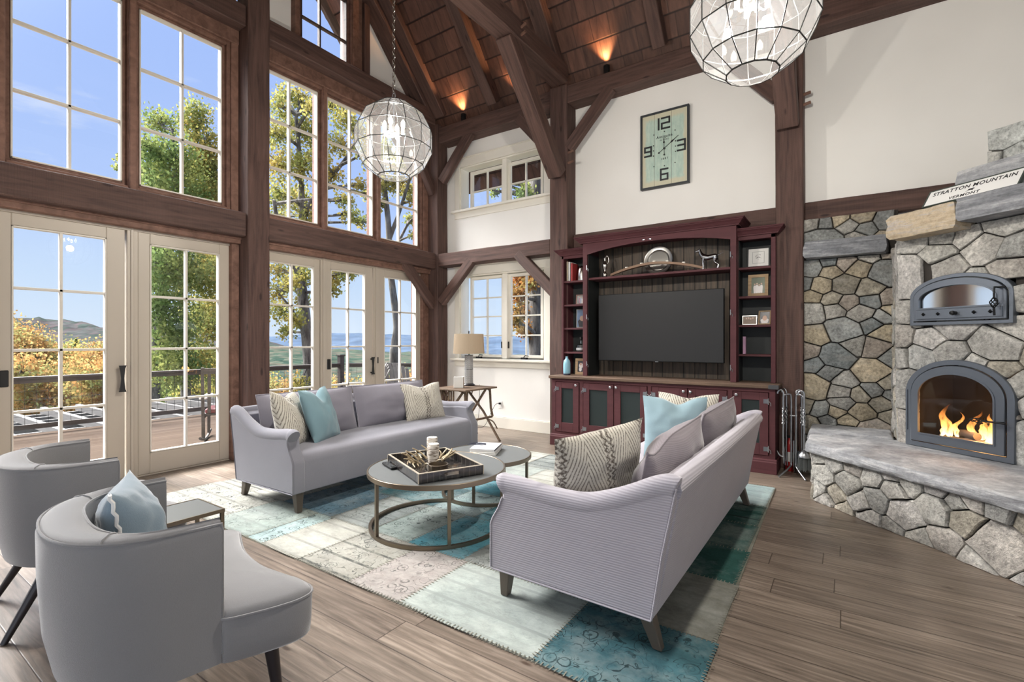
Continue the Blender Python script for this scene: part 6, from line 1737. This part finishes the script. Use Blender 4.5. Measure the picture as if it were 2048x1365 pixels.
# ------------------------------------------------------------------ glass globe lanterns
def make_lantern():
    root = empty('globe_lantern', (0, 0, 0))
    R, N = .31, 14; lats = [math.radians(a) for a in (66.5, 40, 13.3, -13.3, -40, -66.5)]
    def P(la, k): a = 2 * PI * k / N; return Vector((R * math.cos(la) * math.cos(a), R * math.cos(la) * math.sin(a), R * math.sin(la)))
    top = Vector((0, 0, R * .985)); capr = .03
    def C_(k): a = 2 * PI * k / N; return Vector((capr * math.cos(a), capr * math.sin(a), R * .985))
    pan = MB()
    for i in range(5):
        for k in range(N):
            q = [P(lats[i], k), P(lats[i + 1], k), P(lats[i + 1], k + 1), P(lats[i], k + 1)]
            c = sum(q, Vector()) / 4; pan.add([c + (p - c) * .985 for p in q], [(0, 1, 2, 3)])
    for k in range(0, N): pan.add([C_(k), P(lats[0], k), P(lats[0], k + 1), C_(k + 1)], [(0, 1, 2, 3)])
    g_ = pan.build('glass_panel', M['lglass'], root, smooth=0, fix=False); g_['kind'] = 'stuff'
    for i, la in enumerate(lats):
        w = MB(); w.tube([P(la, k) for k in range(N)], .0034 if i < 5 else .0045, 4, closed=True); w.build('ring_bar', M['bronze'], root, smooth=0)
    for k in range(N):
        w = MB(); w.tube([C_(k)] + [P(la, k) for la in lats], .0034, 4); w.build('rib_bar', M['bronze'], root, smooth=0)
    MB().lathe([(0, R * .97), (.034, R * .975), (.036, R), (.018, R + .012), (.008, R + .03), (0, R + .032)], n=20).build('top_cap', M['steel'], root, smooth=40)
    MB().tube([(0, 0, R * .97), (0, 0, .06)], .006, 8).build('stem', M['steel'], root)
    MB().lathe([(0, .045), (.03, .05), (.034, .06), (.03, .07), (0, .075)], n=20).build('hub', M['steel'], root, smooth=50)
    for k in range(4):
        a = 2 * PI * k / 4 + .5; x, y = .075 * math.cos(a), .075 * math.sin(a)
        MB().tube(spline([(.02 * math.cos(a), .02 * math.sin(a), .06), (.055 * math.cos(a), .055 * math.sin(a), .035), (x, y, .05)], 4), .0045, 6).build('bulb_arm', M['steel'], root)
        MB().lathe([(.013, .05), (.013, -.005 + .10)], (x, y, 0), 12).build('candle_sleeve', M['wax'], root)
        MB().lathe([(0, .096), (.012, .10), (.019, .118), (.016, .14), (.006, .16), (0, .168)], (x, y, 0), 12).build('bulb', M['bulb'], root, smooth=60)
    c = MB(); z = R + .03
    c.tube([(.018 * math.cos(t * PI / 6), 0, z + .018 + .022 * math.sin(t * PI / 6)) for t in range(12)], .0028, 6, closed=True)
    c.build('hook_ring', M['steel'], root)
    return root
def link():
    m = MB(); pts = []
    for (cz, s) in ((.014, 1), (-.014, -1)):
        for t in range(5):
            a = PI * t / 4; pts.append((.010 * math.cos(a) * s, 0, cz + s * .010 * math.sin(a)))
    m.tube(pts, .0034, 5, closed=True); return m
lan = make_lantern()
LZ = 2.945
def hang(root, x, y, label, lab2, dz=0):
    root.location = (x, y, LZ + dz); T(root, label, 'pendant light')
    ch_ = MB(); z = LZ + dz + .31 + .07; k = 0; ref = link()
    top = zb(y) + .20
    while z < top:
        Mx = Matrix.Translation((x, y, z)) @ Matrix.Rotation(PI / 2 * (k % 2), 4, 'Z')
        ch_.add([Mx @ Vector(v) for v in ref.v], ref.f); z += .037; k += 1
    T(ch_.build('hanging_chain', M['silver'], smooth=60), lab2, 'chain')
    l = bpy.data.lights.new('lantern_light', 'POINT'); l.energy = LAMP; l.color = (1, .93, .84); l.shadow_soft_size = .05
    o = bpy.data.objects.new('lantern_light', l); COL.objects.link(o); o.location = (x, y, LZ + .03)
LAMP = 190
l2 = copy_tree(lan)
hang(lan, -2.985, 2.70, 'faceted glass globe lantern over the coffee table, seen whole', 'steel chain holding the lantern in front of the high windows')
hang(l2, -.40, 2.74, 'faceted glass globe lantern cut by the upper picture edge, near the clock', 'steel chain above the lantern nearer the fireplace', .045)
# ------------------------------------------------------------------ terrace
struct(MB().prism([(-6.05, -5.5), (-5.0, 11.4), (-10.55, 7.72), (-10.55, -5.5)][::-1], xyz, -.22, -.10).build('deck_floor', M['deck'], smooth=0))
struct(MB().box(-6.20, -5.86, -5.5, 6.3, -.22, -.005).build('door_sill', M['doorpaint'], smooth=0))
def railing(p0, p1, label, posts):
    p0, p1 = Vector((*p0, 0)), Vector((*p1, 0)); d = p1 - p0; L = d.length; d.normalize()
    root = empty('deck_railing', p0, math.atan2(d.y, d.x))
    MB().box(0, L, -.075, .075, .765, .80).build('top_rail', M['railwood'], root, smooth=0, bevel=.004)
    MB().box(0, L, -.02, .02, .70, .765).build('sub_rail', M['railwood'], root, smooth=0)
    MB().box(0, L, -.02, .02, -.01, .065).build('bottom_rail', M['railwood'], root, smooth=0)
    w = MB(); n = int(L / .135)
    for i in range(1, n): w.tube([(L * i / n, 0, .05), (L * i / n, 0, .71)], .0028, 4, cap=False)
    for k in range(1, 5): w.tube([(0, 0, .065 + .635 * k / 5), (L, 0, .065 + .635 * k / 5)], .0028, 4, cap=False)
    w.build('wire_mesh', M['black'], root, smooth=0)
    for x in posts:
        m = MB()
        top = .98 if x > 5 and x > L - .1 else .765
        m.box(x - .06, x + .06, -.06, .06, -.30, top)
        if top > .9: m.box(x - .08, x + .08, -.08, .08, top, top + .03)
        m.build('rail_post', M['railwood'], root, smooth=0, bevel=.004)
    T(root, label, 'railing')
railing((-10.40, -5.3), (-10.40, 7.68), 'weathered deck railing with wire mesh running parallel to the glazed doors', (0, 2.2, 4.4, 6.5, 8.6, 10.7, 12.98))
railing((-10.32, 7.76), (-5.2, 11.26), 'shorter angled stretch of deck railing beyond the corner post', (3.1, 6.15))
# pergola roof below the terrace edge
root = empty('pergola', (-11.9, 2.0, 0))
for i in range(17):
    y = -3.6 + i * .62
    MB().box(-3.3, 1.15, y - 2.0 - .045, y - 2.0 + .045, -.30, -.16).build('rafter', M['adir'], root, smooth=0)
for i in range(8):
    MB().box(-3.1 + i * .58 - .035, -3.1 + i * .58 + .035, -5.8, 4.8, -.37, -.30).build('slat', M['adir'], root, smooth=0)
for y in (-5.0, .2, 4.4): MB().box(-3.2, -3.05, y, y + .15, -4.5, -.42).build('pergola_post', M['adir'], root, smooth=0)
T(root, 'pale grey pergola of crossed beams just below the terrace', 'pergola')
# rocking chair and garden chairs
def rocker():
    r = empty('porch_rocking_chair', (-7.66, 3.66, -.10), math.radians(58))
    for sx in (-.27, .27):
        MB().tube([(sx, -.22, .06), (sx, -.30, 1.07)], [.028, .024], 4).build('back_post', M['grey wood'], r, smooth=0)
        MB().tube([(sx, .26, .06), (sx, .26, .62)], .026, 4).build('front_leg', M['grey wood'], r, smooth=0)
        MB().box(sx - .045, sx + .045, -.28, .36, .62, .645).build('armrest', M['white'], r, smooth=0, bevel=.004)
        MB().tube(spline([(sx, -.48, .10), (sx, -.15, .03), (sx, .15, .03), (sx, .42, .08)], 5), .02, 6).build('rocker_rail', M['grey wood'], r, smooth=40)
        MB().box(sx - .015, sx + .015, -.22, .26, .34, .38).build('side_rail', M['grey wood'], r, smooth=0)
    MB().box(-.26, .26, -.32, -.28, .98, 1.06).build('head_rail', M['grey wood'], r, smooth=0)
    for k in range(5): MB().box(-.19 + k * .095 - .02, -.19 + k * .095 + .02, -.29, -.27, .42, .99).build('back_slat', M['grey wood'], r, smooth=0)
    MB().box(-.27, .27, -.24, .29, .38, .41).build('seat_board', M['grey wood'], r, smooth=0)
    MB().box(-.25, .25, -.23, .27, .41, .47).build('seat_pad', M['leather'], r, smooth=0, bevel=.015, seg=2)
    T(r, 'grey wooden porch rocker with a dark red seat pad seen through the sliding door', 'chair')
rocker()
def adirondack():
    r = empty('garden_chair', (0, 0, 0))
    for k in range(7):
        x = -.24 + k * .08; h = 1.0 - .03 * abs(k - 3) ** 1.3
        m = MB(); m.add([(x - .034 - .0 * k, -.12, .30), (x + .034, -.12, .30), (x * 1.15 + .036, -.42, h), (x * 1.15 - .036, -.42, h), (x - .034, -.14, .30), (x + .034, -.14, .30), (x * 1.15 + .036, -.44, h), (x * 1.15 - .036, -.44, h)],
              [(0, 1, 2, 3), (7, 6, 5, 4), (0, 4, 5, 1), (1, 5, 6, 2), (2, 6, 7, 3), (3, 7, 4, 0)]); m.build('back_slat', M['adir'], r, smooth=0)
    for k in range(6): MB().box(-.27, .27, -.15 + k * .09, -.07 + k * .09, .30 + k * .015, .32 + k * .015).build('seat_slat', M['adir'], r, smooth=0)
    for sx in (-.34, .34):
        MB().box(sx - .07, sx + .07, -.35, .42, .56, .585).build('armrest', M['adir'], r, smooth=0, bevel=.004)
        MB().box(sx - .02, sx + .02, .30, .39, 0, .56).build('leg', M['adir'], r, smooth=0)
        MB().tube([(sx, -.45, .03), (sx, .30, .36)], .035, 4).build('leg', M['adir'], r, smooth=0)
    MB().box(-.34, .34, -.38, -.34, .50, .56).build('back_brace', M['adir'], r, smooth=0)
    return r
a1 = adirondack(); a1.location = (-7.35, 6.85, -.10); a1.rotation_euler = (0, 0, math.radians(-112))
T(a1, 'silvered slatted garden chair outside the last glazed door', 'garden chair', 'garden chairs on the terrace')
a2 = copy_tree(a1); a2.location = (-8.15, 6.62, -.10); a2.rotation_euler = (0, 0, math.radians(150))
T(a2, 'silvered garden chair half hidden by the middle door stile, turned away', 'garden chair')
# ------------------------------------------------------------------ land
def PX(u, D, v=None, z=None):
    t = (u - 1024) / 983.0
    return Vector(((-math.sin(TH) + t * math.cos(TH)) * D, (math.cos(TH) + t * math.sin(TH)) * D, z if z is not None else 1.35 + (682.5 - v) / 983.0 * D))
def land(name, mat, profile, u0, u1, nu, noise_amp, ns, label=None):
    """profile(u) -> list of (distance, height)"""
    m = MB(); vs = []; K = None
    for i in range(nu + 1):
        u = u0 + (u1 - u0) * i / nu; pr = profile(u); K = len(pr)
        for D, z in pr:
            p = PX(u, D, z=z); p.z += noise.fractal(Vector((p.x * ns, p.y * ns, 1.7)), .6, 2.1, 5) * noise_amp * min(1, D / 60)
            vs.append(p)
    fs = [(i * K + k, i * K + k + 1, (i + 1) * K + k + 1, (i + 1) * K + k) for i in range(nu) for k in range(K - 1)]
    m.add(vs, fs); return struct(m.build(name, mat, smooth=180, fix=False))
def steps(pts, n):
    out = []
    for (a, b) in zip(pts[:-1], pts[1:]):
        for k in range(n): out.append((a[0] + (b[0] - a[0]) * k / n, a[1] + (b[1] - a[1]) * k / n))
    return out + [pts[-1]]
def interp(x, tab):
    for (a, b), (c, d) in zip(tab[:-1], tab[1:]):
        if x <= c: t = max(0, min(1, (x - a) / (c - a))); return b + (d - b) * t
    return tab[-1][1]
land('hill_near', M['hillnear'], lambda u: steps([(9, -5), (25, -9), (60, -15), (130, -15), (220, -20)], 6), -1800, 1750, 70, 2.0, .05)
land('hill_valley', M['hillmid'], lambda u: steps([(150, -19), (300, -13 + interp(u, [(0, 0), (540, 3), (600, 1.5), (700, 0), (1000, -2)])), (420, -5 + interp(u, [(0, 0), (540, 3.0), (620, 0), (760, -3), (1100, -6)])), (700, -22)], 8), -1800, 1750, 160, 2.6, .022)
land('hill_russet', M['hillleft'], lambda u: steps([(380, -20), (560, 1.35 + .57 * interp(u, [(-600, 60), (0, 55), (60, 50), (120, 41), (220, 30), (330, 24), (450, 14), (560, -6), (700, -30)])), (760, -30)], 8), -1800, 900, 220, 5, .016)
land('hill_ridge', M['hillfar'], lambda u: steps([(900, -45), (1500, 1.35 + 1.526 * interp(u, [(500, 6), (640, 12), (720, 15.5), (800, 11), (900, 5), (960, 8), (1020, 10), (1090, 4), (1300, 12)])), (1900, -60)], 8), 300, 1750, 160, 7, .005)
# ------------------------------------------------------------------ trees
def leaves(m, c, r, n, size, rnd, squash=1.0):
    for _ in range(n):
        p = Vector((rnd.gauss(0, .52), rnd.gauss(0, .52), rnd.gauss(0, .48)))
        if p.length > 1.5: p *= .5
        p = Vector((p.x * r, p.y * r, p.z * r * squash)) + c
        a = Vector((rnd.gauss(0, 1), rnd.gauss(0, 1), rnd.gauss(0, .6))).normalized(); b = a.orthogonal().normalized()
        b = (Matrix.Rotation(rnd.uniform(0, 6.28), 3, a) @ b); a = b.cross(a); s = size * rnd.uniform(.6, 1.3)
        k = rnd.random(); m.c = (k, k, k)
        m.add([p - a * s * .5, p + b * s * .38, p + a * s * .55, p - b * s * .38], [(0, 1, 2, 3)])
def tree(name, label, trunks, clusters, leafmat, n, size, seed, group=None, squash=1.0, twig=True, barkw=1.0):
    rnd = random.Random(seed); base = Vector(trunks[0][0][0])
    root = empty(name, base)
    def fixm(m): m.v = [(v[0] - base.x, v[1] - base.y, v[2] - base.z) for v in m.v]; return m
    allp = []
    for k, (pts, r0, r1) in enumerate(trunks):
        sp = spline(pts, 6); N_ = len(sp); m = MB(); m.tube(sp, [r0 + (r1 - r0) * i / (N_ - 1) for i in range(N_)], 10)
        fixm(m).build('trunk', M['bark'], root, smooth=60); allp += sp[N_ // 4:]
    if twig:
        m = MB()
        for c, r in clusters:
            q = min(allp, key=lambda p: (p - c).length + max(0, p.z - c.z) * 2)
            mid = q.lerp(c, .5) + Vector((rnd.uniform(-.2, .2), rnd.uniform(-.2, .2), rnd.uniform(-.1, .3))) * r
            m.tube(spline([q, mid, c], 4), [.05 - .004 * i for i in range(9)], 5, cap=False)
            for _ in range(7):
                e = c + Vector((rnd.uniform(-1, 1), rnd.uniform(-1, 1), rnd.uniform(-.6, 1))) * r * .9
                m.tube([c.lerp(q, .35), c.lerp(e, .5) + Vector((0, 0, .1 * r)), e], [.018, .011, .004], 4, cap=False)
        fixm(m).build('branches', M['bark'], root, smooth=60)
    m = MB(); tot = sum(r ** 2 for _, r in clusters)
    for c, r in clusters: leaves(m, c, r, int(n * r * r / tot), size, rnd, squash)
    o = fixm(m).build('foliage', leafmat, root, smooth=0, fix=False); o['kind'] = 'stuff'
    T(root, label, 'tree', group); return root
def cl(lst, D, rs=1.2):   # clusters from picture position, at a real distance, with some spread in depth
    rnd = random.Random(len(lst)); out = []
    for (u, v, rpx) in lst:
        d = D + rnd.uniform(-1.2, 1.2); out.append((PX(u, d, v), rpx * d / 983 * rs))
    return out
tree('maple_tree', 'green maple with dark leaning trunk and full crown outside the second sliding door',
     [([PX(300, 15, z=-6), PX(308, 15, 780), PX(318, 15, 640), PX(335, 15, 520), PX(350, 15, 380), PX(345, 15, 260)], .20, .04), ([PX(316, 15, z=.2), PX(330, 15, 560), PX(310, 14.5, 420)], .10, .04)],
     cl([(300, 300, 26), (318, 245, 24), (305, 350, 34), (350, 320, 40), (330, 390, 45), (290, 420, 34), (370, 380, 36), (350, 440, 45), (310, 480, 38), (390, 440, 34), (330, 530, 44), (300, 560, 34), (370, 540, 34), (325, 610, 40), (300, 660, 34), (350, 670, 38), (320, 730, 38), (365, 740, 34), (300, 780, 28), (245, 318, 10), (238, 335, 8)], 15), M['leaf_green'], 30000, .09, 1)
tree('birch_tree', 'pale trunked tree with yellowing crown behind the green maple',
     [([PX(385, 17, z=-6), PX(372, 17, 800), PX(366, 17, 640), PX(362, 17, 520), PX(385, 17, 380), PX(395, 17, 250)], .19, .05)],
     cl([(395, 225, 22), (380, 250, 24), (410, 290, 30), (425, 330, 30), (400, 340, 34), (430, 380, 28), (410, 400, 36), (420, 520, 34), (410, 570, 34), (435, 540, 26), (400, 640, 30), (430, 660, 26), (420, 620, 30), (400, 720, 34), (435, 740, 28), (395, 790, 30)], 17), M['leaf_yellow'], 22000, .09, 2)
tree('maple_tree', 'tall forked tree with thin yellow green crown outside the first of the three glazed doors',
     [([PX(625, 13, z=-6), PX(622, 13, 800), PX(617, 13, 700), PX(606, 13, 600), PX(600, 13, 520), PX(604, 13, 430), PX(600, 13, 330), PX(592, 13, 230)], .20, .04), ([PX(604, 13, 580), PX(585, 12.6, 520), PX(560, 12.4, 470), PX(548, 12, 400)], .10, .04), ([PX(602, 13, 440), PX(640, 13, 380), PX(690, 13, 320), PX(720, 13, 270)], .08, .03), ([PX(616, 13, 690), PX(590, 12.6, 630), PX(560, 12.3, 590)], .05, .02)],
     cl([(570, 190, 18), (560, 215, 20), (600, 200, 20), (625, 215, 18), (590, 250, 26), (550, 270, 24), (620, 270, 24), (560, 330, 26), (600, 330, 26), (635, 320, 22), (560, 390, 26), (600, 400, 26), (620, 440, 22), (560, 440, 22), (670, 210, 20), (690, 240, 22), (680, 290, 22), (720, 260, 18), (735, 300, 22), (665, 350, 18), (690, 400, 16), (720, 370, 14), (700, 430, 16), (725, 445, 12), (740, 390, 12),
         (560, 540, 20), (580, 570, 18), (560, 620, 22), (590, 640, 18), (575, 665, 14), (605, 600, 14), (612, 550, 18), (555, 585, 16), (672, 555, 18), (690, 545, 14), (668, 580, 12), (705, 550, 8), (600, 770, 16)], 13), M['leaf_yellow'], 15000, .075, 3)
tree('maple_tree', 'bare leaning trunk with sparse top leaves outside the last glazed door',
     [([PX(795, 14, z=-6), PX(788, 14, 760), PX(790, 14, 690), PX(794, 14, 655), PX(788, 14, 600), PX(781, 14, 540), PX(776, 14, 440), PX(766, 14, 340), PX(772, 14, 230)], .135, .06), ([PX(778, 14, 480), PX(800, 14, 420), PX(825, 14, 340)], .07, .03), ([PX(790, 14.4, 500), PX(815, 14.4, 450), PX(835, 14, 430)], .05, .02)],
     cl([(760, 370, 16), (790, 370, 18), (815, 380, 16), (830, 400, 12), (760, 410, 12), (800, 330, 20), (770, 300, 20), (830, 340, 16), (750, 330, 18), (820, 440, 10), (825, 470, 8)], 14), M['leaf_yellow'], 4200, .075, 4)
tree('oak_tree', 'thick grey trunk with rust and green leaves outside the small windows',
     [([PX(1076, 11, z=-6), PX(1074, 11, 720), PX(1073, 11, 600), PX(1078, 11, 480), PX(1070, 11, 330), PX(1060, 11, 250)], .21, .14), ([PX(1076, 11, 520), PX(1045, 10.8, 500), PX(1000, 10.6, 470)], .04, .02)],
     cl([(1042, 560, 16), (1035, 590, 16), (1045, 620, 20), (1030, 640, 12), (1048, 660, 14), (1040, 540, 14), (1060, 570, 12)], 10.8), M['leaf_rust'], 2600, .07, 5)
tree('maple_tree', 'green and yellow leaves close outside the upper small window',
     [([PX(1150, 12, z=-6), PX(1120, 12, 600), PX(1090, 12, 400), PX(1060, 12, 320)], .15, .05)],
     cl([(1062, 365, 20), (1075, 385, 20), (1050, 390, 16), (1070, 345, 18), (965, 350, 8), (985, 365, 10), (990, 385, 8), (1000, 340, 10), (955, 375, 5)], 11.5), M['leaf_green'], 2600, .07, 6)
# autumn trees on the slope below the terrace
au = [(-60, 24, 655, 60, 'o'), (20, 26, 680, 58, 'o'), (75, 27, 700, 55, 'o'), (130, 29, 705, 50, 'y'), (190, 26, 712, 52, 'o'), (245, 27, 700, 52, 'o'), (-10, 21, 735, 80, 'o'), (60, 20, 760, 80, 'o'), (120, 21, 765, 76, 'o'), (180, 20, 765, 76, 'o'), (240, 21, 760, 70, 'o'),
      (320, 24, 740, 60, 'g'), (390, 25, 745, 60, 'y'), (450, 24, 745, 60, 'g'), (500, 26, 770, 60, 'y'), (560, 24, 785, 55, 'o'), (620, 25, 790, 55, 'y'), (680, 24, 790, 55, 'o'), (740, 25, 780, 52, 'y'), (800, 24, 775, 52, 'o'), (850, 26, 770, 50, 'y'), (540, 21, 830, 60, 'y'), (610, 20, 835, 60, 'y'), (690, 20, 835, 60, 'y'), (910, 25, 790, 50, 'y'), (1000, 24, 790, 50, 'y'), (1080, 24, 785, 50, 'g'), (300, 20, 800, 70, 'y'), (380, 20, 805, 70, 'g'), (450, 20, 810, 70, 'y')]
desc = {'o': 'orange autumn tree', 'y': 'yellow green autumn tree', 'g': 'green leafy tree'}
where = ['beyond the rail seen from the kitchen end', 'on the slope, tallest in the first sliding door', 'on the slope in the middle of the first sliding door', 'low behind the conifer', 'near the right stile of the first sliding door'.replace('right ', 'handle '), 'behind the handle stile of the sliding door']
for i, (u, D, v, rp, k) in enumerate(au):
    c = PX(u, D, v + 12); r = rp * D / 983 * .92; rnd = random.Random(i + 50)
    cs = [(c + Vector((rnd.uniform(-.7, .7), rnd.uniform(-.7, .7), rnd.uniform(-.55, .45))) * r, r * rnd.uniform(.45, .7)) for _ in range(7)] + [(c - Vector((0, 0, r * .6)), r)]
    mt = {'o': 'leaf_orange', 'y': 'leaf_yellow', 'g': 'leaf_green'}[k]
    reg = [(-30, 'past the kitchen end of the terrace'), (45, 'at the latch edge of the first sliding door'), (110, 'through the first column of the sliding door'), (160, 'behind the centre bar of the sliding door'), (215, 'through the second column of the sliding door'), (280, 'behind the handle stile'), (350, 'through the second door near the barrel chairs'), (420, 'behind the porch rocker'), (480, 'hidden by the central post'), (552, 'just past the central post'), (605, 'through the first of the three doors'), (650, 'behind the forked maple'), (710, 'through the middle of the three doors'), (760, 'near the railing corner post'), (820, 'behind the leaning bare trunk'), (880, 'past the last glazed door'), (950, 'low in the small window behind the lamp'), (1030, 'low in the middle of the small window'), (9999, 'behind the thick oak trunk')]
    lb = desc[k] + (', close under the rail, ' if D < 22 else ', further down the slope, ') + next(t for x, t in reg if u < x)
    tree('autumn_tree', lb, [([PX(u, D, z=-14), PX(u + 3, D, z=-6), PX(u, D, v)], .16, .05)], cs, M[mt], 5500, .12, i, group={'o': 'orange trees', 'y': 'yellow green trees', 'g': 'green trees'}[k] + ' on the slope below the terrace', twig=(k == 'o'))
for i, (u, D, v) in enumerate(((152, 40, 676), (140, 42, 690), (205, 40, 688), (160, 38, 700))):
    c = PX(u, D, v); m = MB(); rnd = random.Random(i)
    for t in range(900):
        h = rnd.random() ** .7 * 5; r = h * .22 * rnd.uniform(.5, 1); a = rnd.uniform(0, 6.28); p = Vector((r * math.cos(a), r * math.sin(a), -h)); kk = rnd.random(); m.c = (kk, kk, kk)
        q = Vector((math.cos(a), math.sin(a), -.4)); w_ = q.orthogonal().normalized() * .09; m.add([p - w_, p + q * .22, p + w_, p - q * .1], [(0, 1, 2, 3)])
    root = empty('fir_tree', c); f_ = m.build('foliage', M['leaf_green'], root, smooth=0, fix=False); f_['kind'] = 'stuff'
    MB().tube([(0, 0, -12), (0, 0, -.2)], [.15, .02], 6).build('trunk', M['bark'], root)
    T(root, 'small dark fir among the orange trees, ' + ('tallest of the four', 'second tallest, touching the tallest', 'standing alone by the door handle', 'shortest of the four')[i], 'tree', 'firs among the orange trees')
